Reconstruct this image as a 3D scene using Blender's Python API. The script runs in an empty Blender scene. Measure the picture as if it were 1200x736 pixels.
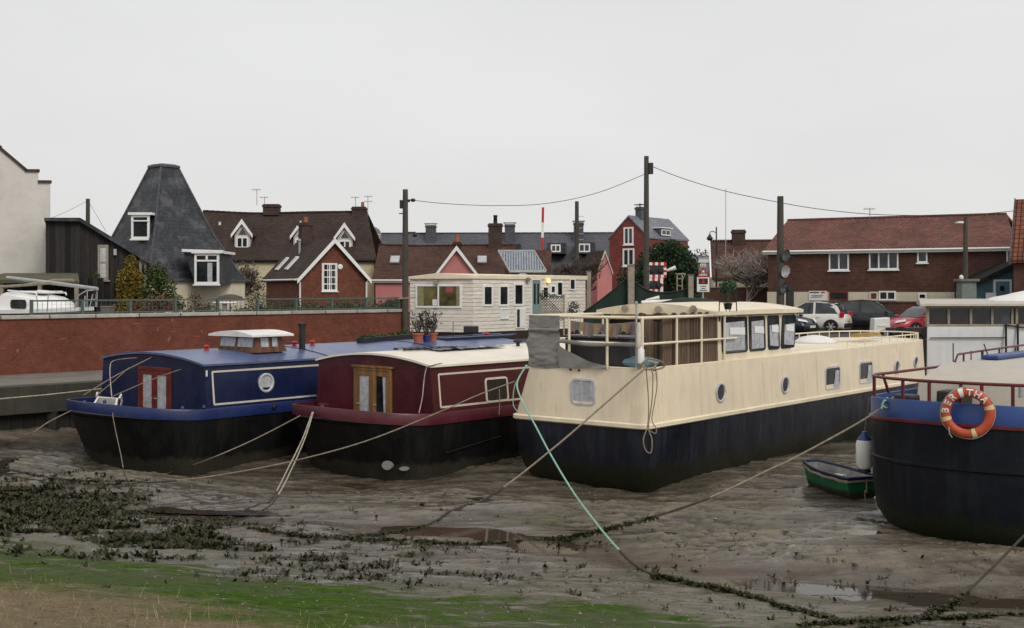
import bpy, math, random
import numpy as np
from mathutils import Vector, Matrix

random.seed(7)
rng = np.random.default_rng(11)
F, EYE, HY, CX = 1400.0, 4.15, 338.0, 600.0     # focal length in photo pixels, eye height above the mud, horizon row
LAND = 2.0
C = bpy.context.scene.collection
PI = math.pi


def P(px, py, d):
    return Vector(((px - CX) / F * d, d, EYE - (py - HY) / F * d))


def G(px, py, z):
    d = (EYE - z) * F / (py - HY)
    return Vector(((px - CX) / F * d, d, z))


class Fr:                       # a local frame standing somewhere in the world
    def __init__(s, o, ang=0.0, heel=0.0):
        s.o = Vector(o)
        s.M = Matrix.Translation(s.o) @ Matrix.Rotation(ang, 4, 'Z') @ Matrix.Rotation(heel, 4, 'X')
        s.I = s.M.inverted()

    def hit(s, px, py, ax, val):
        c = s.I @ Vector((0, 0, EYE))
        p = s.I @ P(px, py, 10.0)
        d = p - c
        return c + d * ((val - c[ax]) / d[ax])

    def loc(s, p):
        return s.I @ Vector(p)


# ------------------------------------------------------------------ mesh builder
class MB:
    DT = None

    def __init__(s, T=None):
        s.v, s.f, s.T = [], [], T if T is not None else MB.DT

    def add(s, vs, fs):
        n = len(s.v)
        if s.T is not None:
            vs = [s.T @ Vector(v) for v in vs]
        s.v.extend([tuple(v) for v in vs])
        s.f.extend([tuple(i + n for i in f) for f in fs])
        return s

    def box(s, x0, x1, y0, y1, z0, z1):
        return s.add([(x0, y0, z0), (x1, y0, z0), (x1, y1, z0), (x0, y1, z0),
                      (x0, y0, z1), (x1, y0, z1), (x1, y1, z1), (x0, y1, z1)],
                     [(0, 3, 2, 1), (4, 5, 6, 7), (0, 1, 5, 4), (1, 2, 6, 5), (2, 3, 7, 6), (3, 0, 4, 7)])

    def bar(s, a, b, w, h, up=(0, 0, 1)):            # a beam from a to b
        a, b = Vector(a), Vector(b)
        t = (b - a).normalized()
        up = Vector(up)
        if abs(t.dot(up)) > 0.98:
            up = Vector((1, 0, 0))
        sd = t.cross(up).normalized() * (w / 2)
        u = sd.cross(t).normalized() * (h / 2)
        vs = [a - sd - u, a + sd - u, a + sd + u, a - sd + u, b - sd - u, b + sd - u, b + sd + u, b - sd + u]
        return s.add(vs, [(0, 1, 2, 3), (7, 6, 5, 4), (0, 4, 5, 1), (1, 5, 6, 2), (2, 6, 7, 3), (3, 7, 4, 0)])

    def poly(s, pts):
        return s.add(pts, [tuple(range(len(pts)))])

    def prism(s, pts, ax, a, b):                     # polygon in the plane normal to ax, extruded a..b
        def mk(p, c):
            if ax == 0: return (c, p[0], p[1])
            if ax == 1: return (p[0], c, p[1])
            return (p[0], p[1], c)
        n = len(pts)
        vs = [mk(p, a) for p in pts] + [mk(p, b) for p in pts]
        fs = [tuple(range(n)), tuple(range(2 * n - 1, n - 1, -1))]
        for i in range(n):
            j = (i + 1) % n
            fs.append((i, j, j + n, i + n))
        return s.add(vs, fs)

    def tube(s, pts, r, n=6, cap=True, closed=False):
        pts = [Vector(p) for p in pts]
        m = len(pts)
        rr = r if isinstance(r, (list, tuple)) else [r] * m
        rings = []
        ref = None
        for i, p in enumerate(pts):
            if closed:
                t = pts[(i + 1) % m] - pts[i - 1]
            else:
                t = pts[min(i + 1, m - 1)] - pts[max(i - 1, 0)]
            t = t.normalized() if t.length > 1e-9 else Vector((0, 0, 1))
            if ref is None:
                ref = Vector((0, 0, 1)) if abs(t.z) < 0.9 else Vector((1, 0, 0))
            sd = t.cross(ref)
            if sd.length < 1e-4:
                sd = t.cross(Vector((0.3, 1, 0.2)))
            sd.normalize()
            up = sd.cross(t).normalized()
            ref = up
            rings.append([p + sd * (math.cos(2 * PI * k / n) * rr[i]) + up * (math.sin(2 * PI * k / n) * rr[i]) for k in range(n)])
        return s.loft(rings, True, cap and not closed, cap and not closed, closed)

    def loft(s, rings, ring_closed=True, cap0=False, cap1=False, wrap=False):
        n = len(rings[0])
        vs = [p for r in rings for p in r]
        fs = []
        m = len(rings)
        for i in range(m if wrap else m - 1):
            i2 = (i + 1) % m
            for k in range(n if ring_closed else n - 1):
                k2 = (k + 1) % n
                fs.append((i * n + k, i * n + k2, i2 * n + k2, i2 * n + k))
        if cap0: fs.append(tuple(range(n - 1, -1, -1)))
        if cap1: fs.append(tuple((m - 1) * n + k for k in range(n)))
        return s.add(vs, fs)

    def lathe(s, prof, c=(0, 0, 0), n=12, axis=2):
        rings = []
        for r, z in prof:
            ring = []
            for k in range(n):
                a = 2 * PI * k / n
                x, y = r * math.cos(a), r * math.sin(a)
                q = (x, y, z) if axis == 2 else ((x, z, y) if axis == 1 else (z, x, y))
                ring.append((c[0] + q[0], c[1] + q[1], c[2] + q[2]))
            rings.append(ring)
        return s.loft(rings, True, prof[0][0] > 1e-4, prof[-1][0] > 1e-4)

    def frame(s, x0, x1, z0, z1, b, y0, y1):         # a rectangular frame in the xz plane
        s.box(x0, x1, y0, y1, z0, z0 + b); s.box(x0, x1, y0, y1, z1 - b, z1)
        s.box(x0, x0 + b, y0, y1, z0 + b, z1 - b); s.box(x1 - b, x1, y0, y1, z0 + b, z1 - b)
        return s

    def build(s, name, mat, parent=None, smooth=False, bev=0.0, label=None, recalc=True):
        import bmesh
        me = bpy.data.meshes.new(name)
        me.from_pydata(s.v, [], s.f)
        bm = bmesh.new(); bm.from_mesh(me)
        if recalc:
            bmesh.ops.recalc_face_normals(bm, faces=bm.faces)
        uvl = bm.loops.layers.uv.new('UVMap')
        Z = Vector((0, 0, 1))
        for f in bm.faces:
            n = f.normal
            if abs(n.z) > 0.985:
                t, b = Vector((1, 0, 0)), Vector((0, 1, 0))
            else:
                t = Z.cross(n).normalized(); b = n.cross(t)
            for l in f.loops:
                l[uvl].uv = (l.vert.co.dot(t), l.vert.co.dot(b))
            f.smooth = smooth
        bm.to_mesh(me); bm.free()
        me.materials.append(mat)
        o = bpy.data.objects.new(name, me)
        C.objects.link(o)
        if parent is not None:
            o.parent = parent
        if smooth:
            sharp = me.attributes.new('sharp_edge', 'BOOLEAN', 'EDGE') if 'sharp_edge' not in me.attributes else me.attributes['sharp_edge']
            me.set_sharp_from_angle(angle=math.radians(48))
        if bev > 0:
            m = o.modifiers.new('bevel', 'BEVEL'); m.width = bev; m.segments = 2; m.limit_method = 'ANGLE'
        if label: o['label'] = label
        return o


def tag(o, label=None, cat=None, group=None, kind=None):
    if label: o['label'] = label
    if cat: o['category'] = cat
    if group: o['group'] = group
    if kind: o['kind'] = kind
    return o


def thing(name, label, cat, fr=None, group=None):
    o = bpy.data.objects.new(name, None)
    o.empty_display_size = 0.3
    C.objects.link(o)
    if fr is not None:
        M = fr.M if isinstance(fr, Fr) else Matrix.Translation(Vector(fr))
        o.matrix_world = M
        o.location, o.rotation_euler = M.to_translation(), M.to_euler()
    return tag(o, label, cat, group)


def copy_tree(o, loc, label, M=None):
    c = o.copy(); C.objects.link(c); c['label'] = label
    if M is not None:
        c.location, c.rotation_euler = M.to_translation(), M.to_euler()
    else:
        c.location = loc
    def rec(src, dst):
        for ch in list(src.children):
            k = ch.copy(); C.objects.link(k); k.parent = dst
            rec(ch, k)
    rec(o, c)
    return c


# ------------------------------------------------------------------ materials
class NT:
    def __init__(s, name):
        s.m = bpy.data.materials.new(name); s.m.use_nodes = True
        s.t = s.m.node_tree; s.n = s.t.nodes; s.l = s.t.links
        s.b = s.n['Principled BSDF']

    def N(s, ty, **kw):
        x = s.n.new(ty)
        for k, v in kw.items():
            if k.startswith('i_'):
                x.inputs[k[2:].replace('_', ' ')].default_value = v
            else:
                setattr(x, k, v)
        return x

    def L(s, a, b): s.l.new(a, b)

    def coord(s, kind='Object', sc=None):
        c = s.N('ShaderNodeTexCoord')
        if sc is None: return c.outputs[kind]
        mp = s.N('ShaderNodeMapping'); mp.inputs['Scale'].default_value = sc
        s.L(c.outputs[kind], mp.inputs['Vector']); return mp.outputs['Vector']

    def noise(s, vec, scale, detail=5, rough=0.6):
        n = s.N('ShaderNodeTexNoise'); n.inputs['Scale'].default_value = scale
        n.inputs['Detail'].default_value = detail; n.inputs['Roughness'].default_value = rough
        s.L(vec, n.inputs['Vector']); return n.outputs['Fac']

    def ramp(s, fac, stops):
        r = s.N('ShaderNodeValToRGB'); e = r.color_ramp.elements
        while len(e) < len(stops): e.new(0.5)
        for q, (p, c) in zip(e, stops):
            q.position = p; q.color = (*c, 1) if len(c) == 3 else c
        s.L(fac, r.inputs['Fac']); return r.outputs['Color']

    def mix(s, fac, a, b, mode='MIX'):
        x = s.N('ShaderNodeMix', data_type='RGBA', blend_type=mode)
        for sock, v in ((x.inputs[0], fac), (x.inputs[6], a), (x.inputs[7], b)):
            if hasattr(v, 'is_linked'): s.L(v, sock)
            elif isinstance(v, (int, float)): sock.default_value = v
            else: sock.default_value = (*v, 1)
        return x.outputs[2]

    def bump(s, h, strength, dist=0.02):
        b = s.N('ShaderNodeBump'); b.inputs['Strength'].default_value = strength; b.inputs['Distance'].default_value = dist
        s.L(h, b.inputs['Height']); s.L(b.outputs['Normal'], s.b.inputs['Normal'])

    def fin(s, col, rough=0.6, spec=0.5, metal=0.0):
        if hasattr(col, 'is_linked'): s.L(col, s.b.inputs['Base Color'])
        else: s.b.inputs['Base Color'].default_value = (*col, 1)
        if hasattr(rough, 'is_linked'): s.L(rough, s.b.inputs['Roughness'])
        else: s.b.inputs['Roughness'].default_value = rough
        s.b.inputs['Specular IOR Level'].default_value = spec
        s.b.inputs['Metallic'].default_value = metal
        return s.m


def sc(c, k): return tuple(min(1, x * k) for x in c)


def paint(name, col, rough=0.45, var=0.22, scale=1.6, dirt=None, dirt_amt=0.35, bump=0.05, streak=False, spec=0.5, rust=None, dent=0.0, rust_amt=.7, tide=None):
    """painted / plain surface: broad tone variation, fine mottling, optional dirt in patches or runs"""
    t = NT(name)
    co = t.coord('Object')
    n1 = t.noise(co, scale, 6, 0.65)
    col1 = t.ramp(n1, [(0.3, sc(col, 1 - var)), (0.7, sc(col, 1 + var))])
    n2 = t.noise(co, scale * 14, 3)
    out = t.mix(t.ramp(n2, [(0.35, (0, 0, 0)), (0.75, (var * 0.7,) * 3)]), col1, sc(col, 0.6))
    if dirt is not None:
        v = t.coord('Object', (2.6, 2.6, 0.32) if streak else (1, 1, 1))
        n3 = t.noise(v, 1.7 if streak else 1.1, 7, 0.7)
        fac = t.ramp(n3, [(0.48, (0, 0, 0)), (0.78, (dirt_amt,) * 3)])
        out = t.mix(fac, out, dirt)
    if rust is not None:                # rust weeps: narrow vertical runs that start in patches
        v = t.coord('Object', (5.5, 5.5, 0.55))
        n5 = t.noise(v, 1.3, 6, 0.75); n6 = t.noise(co, 0.6, 3)
        f5 = t.mix(1.0, t.ramp(n5, [(0.56, (0, 0, 0)), (0.70, (rust_amt,) * 3)]), t.ramp(n6, [(0.42, (0, 0, 0)), (0.60, (1, 1, 1))]), 'MULTIPLY')
        out = t.mix(f5, out, rust)
    if tide is not None:                # growth and dried mud up to an uneven tide line
        z0, wd, tc = tide
        sx = t.N('ShaderNodeSeparateXYZ'); t.L(co, sx.inputs[0])
        n8 = t.noise(t.coord('Object', (2.2, 2.2, .9)), 1.6, 8, .75)
        ma = t.N('ShaderNodeMath', operation='MULTIPLY_ADD'); ma.inputs[1].default_value = -wd * 4; ma.inputs[2].default_value = wd * 2
        t.L(n8, ma.inputs[0])
        ad = t.N('ShaderNodeMath', operation='ADD'); t.L(sx.outputs[2], ad.inputs[0]); t.L(ma.outputs[0], ad.inputs[1])
        mr = t.N('ShaderNodeMapRange'); mr.inputs['From Min'].default_value = z0 + wd * .35; mr.inputs['From Max'].default_value = z0 - wd * .35
        t.L(ad.outputs[0], mr.inputs['Value'])
        tcol = t.mix(n2, sc(tc, .5), sc(tc, 1.6))
        out = t.mix(mr.outputs[0], out, tcol)
    if dent:
        n7 = t.noise(t.coord('Object', (1, 1, .8)), 1.7, 2, .4)
        t.bump(t.mix(.12, n7, n2), dent, .06)
    elif bump: t.bump(n2, bump, 0.01)
    rr = t.ramp(n1, [(0.3, (max(0.05, rough - 0.1),) * 3), (0.7, (min(1, rough + 0.12),) * 3)])
    return t.fin(out, rr, spec)


def bricks(name, c1, c2, mortar, bw=0.23, bh=0.078, gap=0.011, rough=0.85, patch=None, patch_amt=0.4, bump=0.35, var=0.5, off=0.5, msm=0.1):
    t = NT(name)
    uv = t.coord('UV')
    b = t.N('ShaderNodeTexBrick'); b.offset = off
    b.inputs['Scale'].default_value = 1.0
    b.inputs['Brick Width'].default_value = bw; b.inputs['Row Height'].default_value = bh
    b.inputs['Mortar Size'].default_value = gap; b.inputs['Mortar Smooth'].default_value = msm
    b.inputs['Color1'].default_value = (*c1, 1); b.inputs['Color2'].default_value = (*c2, 1); b.inputs['Mortar'].default_value = (*mortar, 1)
    t.L(uv, b.inputs['Vector'])
    n1 = t.noise(uv, 0.55, 7, 0.7)
    out = t.mix(1.0, b.outputs['Color'], t.ramp(n1, [(0.3, (1 - var,) * 3), (0.7, (1 + var * 0.5,) * 3)]), 'MULTIPLY')
    n4 = t.noise(uv, 3.2, 5, 0.75)
    out = t.mix(1.0, out, t.ramp(n4, [(0.32, (0.72,) * 3), (0.7, (1.22,) * 3)]), 'MULTIPLY')
    if patch is not None:
        n2 = t.noise(uv, 0.9, 8, 0.75)
        out = t.mix(t.ramp(n2, [(0.5, (0, 0, 0)), (0.72, (patch_amt,) * 3)]), out, patch)
    t.bump(b.outputs['Fac'], -bump, 0.02)
    return t.fin(out, rough, 0.3)


def boards(name, col, pitch=0.15, vertical=True, var=0.35, rough=0.8, dark=0.45, bump=0.6):
    t = NT(name)
    co = t.coord('UV', (1, 1, 1) if vertical else (0, 0, 0))
    uv = t.coord('UV')
    sp = t.N('ShaderNodeSeparateXYZ'); t.L(uv, sp.inputs[0])
    m = t.N('ShaderNodeMath', operation='DIVIDE'); m.inputs[1].default_value = pitch
    t.L(sp.outputs[0 if vertical else 1], m.inputs[0])
    fr = t.N('ShaderNodeMath', operation='FRACT'); t.L(m.outputs[0], fr.inputs[0])
    fl = t.N('ShaderNodeMath', operation='FLOOR'); t.L(m.outputs[0], fl.inputs[0])
    wn = t.N('ShaderNodeTexWhiteNoise', noise_dimensions='1D'); t.L(fl.outputs[0], wn.inputs['W'])
    c1 = t.ramp(wn.outputs['Value'], [(0, sc(col, 1 - var)), (1, sc(col, 1 + var))])
    n = t.noise(t.coord('UV', (9, 1, 1) if vertical else (1, 9, 1)), 2.0, 6, 0.7)
    c2 = t.mix(1.0, c1, t.ramp(n, [(0.3, (0.65,) * 3), (0.7, (1.25,) * 3)]), 'MULTIPLY')
    edge = t.ramp(fr.outputs[0], [(0.0, (dark,) * 3), (0.10, (1, 1, 1)), (0.92, (1, 1, 1)), (1.0, (dark,) * 3)])
    out = t.mix(1.0, c2, edge, 'MULTIPLY')
    t.bump(t.ramp(fr.outputs[0], [(0.0, (0, 0, 0)), (0.1, (0.8,) * 3), (1.0, (1, 1, 1))]) if not vertical else edge, bump, 0.02)
    return t.fin(out, rough, 0.3)


def glass(name, col=(0.015, 0.018, 0.02), rough=0.06, var=0.5, scale=2.0, spec=0.5):
    t = NT(name)
    n = t.noise(t.coord('Object'), scale, 3)
    out = t.ramp(n, [(0.35, sc(col, 1 - var)), (0.7, sc(col, 1 + var * 1.5))])
    return t.fin(out, rough, spec)


def emit(name, col, s):
    t = NT(name); t.b.inputs['Base Color'].default_value = (*col, 1)
    t.b.inputs['Emission Color'].default_value = (*col, 1); t.b.inputs['Emission Strength'].default_value = s
    return t.m


def leafmat(name, c1, c2, c3=None):
    t = NT(name)
    g = t.N('ShaderNodeNewGeometry')
    stops = [(0.0, c1), (1.0, c2)] if c3 is None else [(0.0, c1), (0.55, c2), (1.0, c3)]
    col = t.ramp(g.outputs['Random Per Island'], stops)
    n = t.noise(t.coord('Object'), 1.3, 3)
    out = t.mix(1.0, col, t.ramp(n, [(0.3, (0.6,) * 3), (0.7, (1.35,) * 3)]), 'MULTIPLY')
    return t.fin(out, 0.7, 0.25)
M = {}
M['navy_hull'] = paint('navy hull paint', (0.006, 0.0065, 0.011), 0.5, 0.4, 1.2, dirt=(0.018, 0.02, 0.018), dirt_amt=0.5, streak=True, spec=.25, dent=.4)
M['black_hull'] = paint('black bitumen hull', (0.0045, 0.0048, 0.0055), 0.5, 0.4, 1.2, dirt=(0.020, 0.021, 0.015), dirt_amt=0.7, streak=True, spec=.25, rust=(.030, .016, .010), dent=.5, tide=(.16, .16, (.030, .027, .020)))
M['blue_paint'] = paint('royal blue paint', (0.010, 0.024, 0.110), 0.38, 0.3, 1.0, dirt=(0.022, 0.032, 0.075), dirt_amt=0.6, streak=True, rust=(.06, .035, .03), dent=.4)
M['blue_panel'] = paint('deep blue panel paint', (0.005, 0.012, 0.054), 0.36, 0.25, 1.0, dirt=(0.014, 0.022, 0.055), dirt_amt=0.6, streak=True, dent=.45)
M['blue_roof'] = paint('faded blue roof paint', (0.085, 0.118, 0.25), 0.34, 0.25, 0.7, dirt=(0.17, 0.19, 0.25), dirt_amt=0.6)
M['red_paint'] = paint('maroon paint', (0.064, 0.005, 0.010), 0.36, 0.28, 1.0, dirt=(0.05, 0.016, 0.018), dirt_amt=0.55, streak=True, dent=.45)
M['red_band'] = paint('dull maroon gunwale paint', (0.090, 0.012, 0.022), 0.42, 0.3, 1.4, dirt=(0.085, 0.04, 0.042), dirt_amt=0.6, rust=(.09, .04, .02), dent=.4)
M['cream_roof'] = paint('cream roof paint', (0.80, 0.735, 0.63), 0.5, 0.08, 0.8, dirt=(0.52, 0.46, 0.36), dirt_amt=0.4)
M['cream'] = paint('cream hull paint', (0.81, 0.695, 0.515), 0.42, 0.07, 0.8, dirt=(0.44, 0.34, 0.22), dirt_amt=0.38, streak=True, rust=(.30, .17, .075), rust_amt=.55, dent=.30)
M['cream_trim'] = paint('pale cream trim', (0.80, 0.70, 0.52), 0.45, 0.10, 2.0, dirt=(0.46, 0.38, 0.26), dirt_amt=0.4)
M['line'] = paint('cream coach line', (0.62, 0.55, 0.46), 0.5, 0.15)
M['white'] = paint('white paint', (0.74, 0.73, 0.70), 0.45, 0.10, 1.2, dirt=(0.45, 0.43, 0.38), dirt_amt=0.35, streak=True)
M['upvc'] = paint('white window frame', (0.80, 0.80, 0.78), 0.4, 0.06)
M['white_hull'] = paint('white boat paint', (0.70, 0.71, 0.72), 0.4, 0.10, 0.7, dirt=(0.42, 0.42, 0.40), dirt_amt=0.4, streak=True)
M['porthole'] = paint('porthole rim', (0.50, 0.50, 0.52), 0.35, 0.2, 6)
M['curtain'] = paint('white curtain cloth', (0.46, 0.47, 0.50), 0.3, 0.3, 7, dirt=(0.2, 0.2, 0.22), dirt_amt=0.6, streak=True, spec=0.6)
M['dark_glass'] = glass('dark glass')
M['grey_glass'] = glass('grey glass', (0.030, 0.034, 0.038))
M['brown_glass'] = glass('brown interior glass', (0.016, 0.013, 0.011))
M['yellow_room'] = glass('glass over a yellow room', (0.09, 0.075, 0.03), 0.08, 0.8, 1.4)
M['wood_red'] = paint('red varnished door wood', (0.13, 0.018, 0.012), 0.4, 0.3, 5)
M['wood_gold'] = boards('golden oak door wood', (0.25, 0.125, 0.045), 0.12, True, 0.25, 0.45, 0.7, 0.2)
M['wood_brown'] = boards('brown varnished wood', (0.14, 0.065, 0.03), 0.14, True, 0.25, 0.5, 0.7, 0.2)
M['wood_grey'] = boards('weathered grey wood', (0.17, 0.145, 0.12), 0.11, True, 0.35, 0.85)
M['pole_wood'] = paint('tarred pole wood', (0.060, 0.052, 0.043), 0.85, 0.4, 2.0, dirt=(0.09, 0.10, 0.06), dirt_amt=0.6, streak=True, bump=0.3)
M['post_wood'] = paint('grey post wood', (0.29, 0.25, 0.195), 0.85, 0.3, 3.0, dirt=(0.15, 0.13, 0.10), dirt_amt=0.6, streak=True, bump=0.3)
M['black'] = paint('black plastic', (0.012, 0.012, 0.013), 0.5, 0.3, 3)
M['iron'] = paint('black iron', (0.012, 0.012, 0.013), 0.55, 0.3, 5)
M['steel'] = paint('galvanised steel', (0.36, 0.37, 0.38), 0.45, 0.2, 4)
M['red'] = paint('bright red paint', (0.42, 0.015, 0.018), 0.4, 0.15, 4)
M['rail_red'] = paint('dark red rail paint', (0.115, 0.010, 0.014), 0.4, 0.25, 5)
M['bertha_blue'] = paint('blue bulwark paint', (0.014, 0.050, 0.20), 0.38, 0.22, 1.0, dirt=(0.02, 0.04, 0.12), dirt_amt=0.4, streak=True)
M['bertha_house'] = paint('stone grey deckhouse paint', (0.48, 0.44, 0.37), 0.5, 0.10, 0.8, dirt=(0.32, 0.29, 0.24), dirt_amt=0.4, streak=True)
M['buoy'] = paint('faded orange buoy', (0.46, 0.070, 0.026), 0.5, 0.2, 3.5, dirt=(0.25, 0.035, 0.03), dirt_amt=0.5)
M['buoy_band'] = paint('yellowed band tape', (0.62, 0.50, 0.26), 0.5, 0.2, 8)
M['green_boat'] = paint('green dinghy paint', (0.008, 0.150, 0.060), 0.4, 0.3, 2.0, dirt=(0.012, 0.050, 0.026), dirt_amt=0.6, streak=True, tide=(.12, .10, (.035, .03, .022)))
M['rope_tan'] = paint('weathered rope', (0.25, 0.205, 0.15), 0.9, 0.35, 8, bump=0.4)
M['rope_pale'] = paint('pale rope', (0.40, 0.355, 0.29), 0.9, 0.35, 8, bump=0.4)
M['rope_green'] = paint('sea green rope', (0.27, 0.48, 0.37), 0.85, 0.3, 8, bump=0.4)
M['rope_dark'] = paint('muddy dark rope', (0.045, 0.040, 0.032), 0.9, 0.4, 8, bump=0.4)
M['weed'] = leafmat('bladderwrack', (0.014, 0.016, 0.007), (0.034, 0.036, 0.014), (0.070, 0.066, 0.030))
M['tarp_grey'] = paint('grey weathered tarpaulin', (0.235, 0.225, 0.21), 0.75, 0.12, 5, dirt=(0.14, 0.135, 0.13), dirt_amt=0.5, bump=0.3)
M['reed'] = boards('reed screen', (0.135, 0.092, 0.062), 0.035, True, 0.55, 0.9, 0.5, 0.8)
M['net_green'] = paint('dark green netting', (0.010, 0.024, 0.018), 0.9, 0.4, 1.5, dirt=(0.03, 0.05, 0.04), dirt_amt=0.5, bump=0.3)
M['tyre'] = paint('tyre rubber', (0.012, 0.012, 0.012), 0.85, 0.3, 6)
M['alloy'] = paint('wheel alloy', (0.42, 0.42, 0.43), 0.35, 0.15, 6)
M['plate'] = paint('white number plate', (0.62, 0.62, 0.60), 0.4, 0.05)
M['lamp_red'] = paint('red lamp lens', (0.50, 0.010, 0.015), 0.15, 0.15, 5)
M['lamp_white'] = paint('clear lamp lens', (0.75, 0.75, 0.75), 0.1, 0.1, 5)
M['terracotta'] = paint('terracotta', (0.38, 0.11, 0.05), 0.8, 0.2, 6)
M['blue_pot'] = paint('blue glazed pot', (0.02, 0.04, 0.17), 0.3, 0.2, 6)
M['solar'] = bricks('solar cells', (0.09, 0.115, 0.15), (0.13, 0.155, 0.19), (0.30, 0.32, 0.35), 0.125, 3.0, 0.035, 0.25, off=0.0, bump=0.0, var=0.12)
M['concrete'] = paint('weathered concrete', (0.165, 0.150, 0.128), 0.9, 0.3, 1.2, dirt=(0.11, 0.105, 0.085), dirt_amt=0.6, bump=0.35)
M['concrete_wet'] = paint('algae dark quay concrete', (0.046, 0.043, 0.031), 0.85, 0.4, 0.9, dirt=(0.020, 0.021, 0.012), dirt_amt=0.8, streak=True, bump=0.5)
M['quay_dark'] = boards('dark wet quay piling', (0.022, 0.020, 0.017), 0.32, True, 0.4, 0.75, 0.3, 0.8)
M['coping'] = bricks('stone coping', (0.47, 0.44, 0.39), (0.36, 0.335, 0.30), (0.12, 0.11, 0.10), 1.5, 3.0, 0.025, 0.85, off=0.0, bump=0.3, var=0.25)
M['flood_brick'] = bricks('red flood wall brick', (0.172, 0.050, 0.029), (0.142, 0.040, 0.024), (0.165, 0.062, 0.040), patch=(0.125, 0.042, 0.026), patch_amt=0.45, var=0.28, bump=.15)
M['house_brick'] = bricks('dark red house brick', (0.115, 0.042, 0.028), (0.078, 0.030, 0.022), (0.12, 0.075, 0.055), patch=(0.06, 0.028, 0.02), patch_amt=0.5, var=0.4)
M['gable_brick'] = bricks('orange red house brick', (0.20, 0.058, 0.030), (0.14, 0.040, 0.024), (0.16, 0.08, 0.055), patch=(0.09, 0.03, 0.02), patch_amt=0.4, var=0.35)
M['tall_brick'] = bricks('crimson house brick', (0.24, 0.048, 0.042), (0.19, 0.038, 0.035), (0.20, 0.07, 0.06), patch=(0.14, 0.03, 0.028), patch_amt=0.4, var=0.25)
M['chimney_brick'] = bricks('sooty chimney brick', (0.085, 0.045, 0.036), (0.05, 0.030, 0.026), (0.08, 0.06, 0.05), var=0.5)
M['tile_red'] = bricks('red clay roof tiles', (0.225, 0.090, 0.064), (0.140, 0.062, 0.050), (0.05, 0.022, 0.018), 0.24, 0.20, 0.018, 0.85, patch=(0.12, 0.075, 0.055), patch_amt=0.55, bump=0.7, var=0.45)
M['tile_brown'] = bricks('brown clay roof tiles', (0.072, 0.042, 0.033), (0.048, 0.030, 0.026), (0.018, 0.013, 0.012), 0.24, 0.20, 0.02, 0.88, patch=(0.06, 0.055, 0.036), patch_amt=0.5, bump=0.7, var=0.4)
M['tile_rust'] = bricks('rust brown roof tiles', (0.125, 0.052, 0.036), (0.080, 0.038, 0.030), (0.03, 0.018, 0.015), 0.24, 0.20, 0.02, 0.88, patch=(0.07, 0.06, 0.04), patch_amt=0.6, bump=0.7, var=0.45)
M['pantile'] = bricks('orange pantiles', (0.26, 0.088, 0.045), (0.18, 0.062, 0.036), (0.05, 0.02, 0.015), 0.22, 0.32, 0.03, 0.85, off=0.0, bump=0.9, var=0.45)
M['slate'] = bricks('blue grey slates', (0.050, 0.054, 0.062), (0.032, 0.035, 0.042), (0.020, 0.021, 0.024), 0.24, 0.19, 0.010, 0.5, patch=(0.16, 0.165, 0.175), patch_amt=0.75, bump=0.5, var=0.55)
M['slate_far'] = bricks('grey slates', (0.098, 0.104, 0.118), (0.080, 0.086, 0.098), (0.05, 0.05, 0.06), 0.32, 0.24, 0.016, 0.6, patch=(0.12, 0.125, 0.14), patch_amt=0.4, var=0.25)
M['slate_pale'] = bricks('pale grey slates', (0.20, 0.21, 0.24), (0.16, 0.17, 0.20), (0.09, 0.09, 0.10), 0.32, 0.24, 0.016, 0.5, patch=(0.26, 0.27, 0.30), patch_amt=0.4, var=0.25)
M['render_white'] = paint('weathered white render', (0.60, 0.575, 0.53), 0.9, 0.12, 0.7, dirt=(0.33, 0.30, 0.26), dirt_amt=0.5, bump=0.3)
M['render_cream'] = paint('cream render', (0.58, 0.52, 0.40), 0.9, 0.12, 0.7, dirt=(0.34, 0.30, 0.22), dirt_amt=0.5, bump=0.25, streak=True)
M['render_yellow'] = paint('pale yellow render', (0.56, 0.50, 0.32), 0.9, 0.12, 0.7, bump=0.25)
M['render_pink'] = paint('pink render', (0.52, 0.20, 0.19), 0.9, 0.12, 0.7, dirt=(0.36, 0.15, 0.14), dirt_amt=0.4, bump=0.25)
M['timber_black'] = boards('black weathered boarding', (0.024, 0.021, 0.020), 0.18, True, 0.5, 0.85, 0.4)
M['moss_roof'] = paint('mossy felt roof', (0.085, 0.080, 0.045), 0.95, 0.35, 2.2, dirt=(0.055, 0.075, 0.02), dirt_amt=0.7, bump=0.4)
M['caravan'] = boards('cream caravan cladding', (0.80, 0.74, 0.655), 0.155, False, 0.03, 0.5, 0.55, 0.8)
M['teal'] = paint('teal boarding paint', (0.045, 0.12, 0.15), 0.6, 0.2, 1.5)
M['door_blue'] = paint('faded blue door paint', (0.11, 0.20, 0.28), 0.5, 0.15, 2)
M['door_green'] = paint('sage green door paint', (0.16, 0.25, 0.23), 0.5, 0.15, 2)
M['fence_green'] = paint('grey green fence metal', (0.075, 0.105, 0.095), 0.5, 0.2, 3)
M['mesh_wire'] = paint('fence wire', (0.08, 0.10, 0.10), 0.5, 0.2, 3)
M['pebble'] = paint('grey green pebbledash', (0.17, 0.20, 0.18), 0.9, 0.25, 6, bump=0.6)
M['asphalt'] = paint('worn asphalt', (0.055, 0.053, 0.05), 0.9, 0.25, 1.5, dirt=(0.10, 0.095, 0.085), dirt_amt=0.4, bump=0.3)
M['bark'] = paint('bark', (0.060, 0.048, 0.038), 0.9, 0.35, 6, bump=0.4)
M['twig_pale'] = paint('pale pinkish twigs', (0.29, 0.235, 0.21), 0.9, 0.25, 4)
M['twig_brown'] = paint('brown twigs', (0.085, 0.060, 0.048), 0.9, 0.3, 4)
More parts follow.
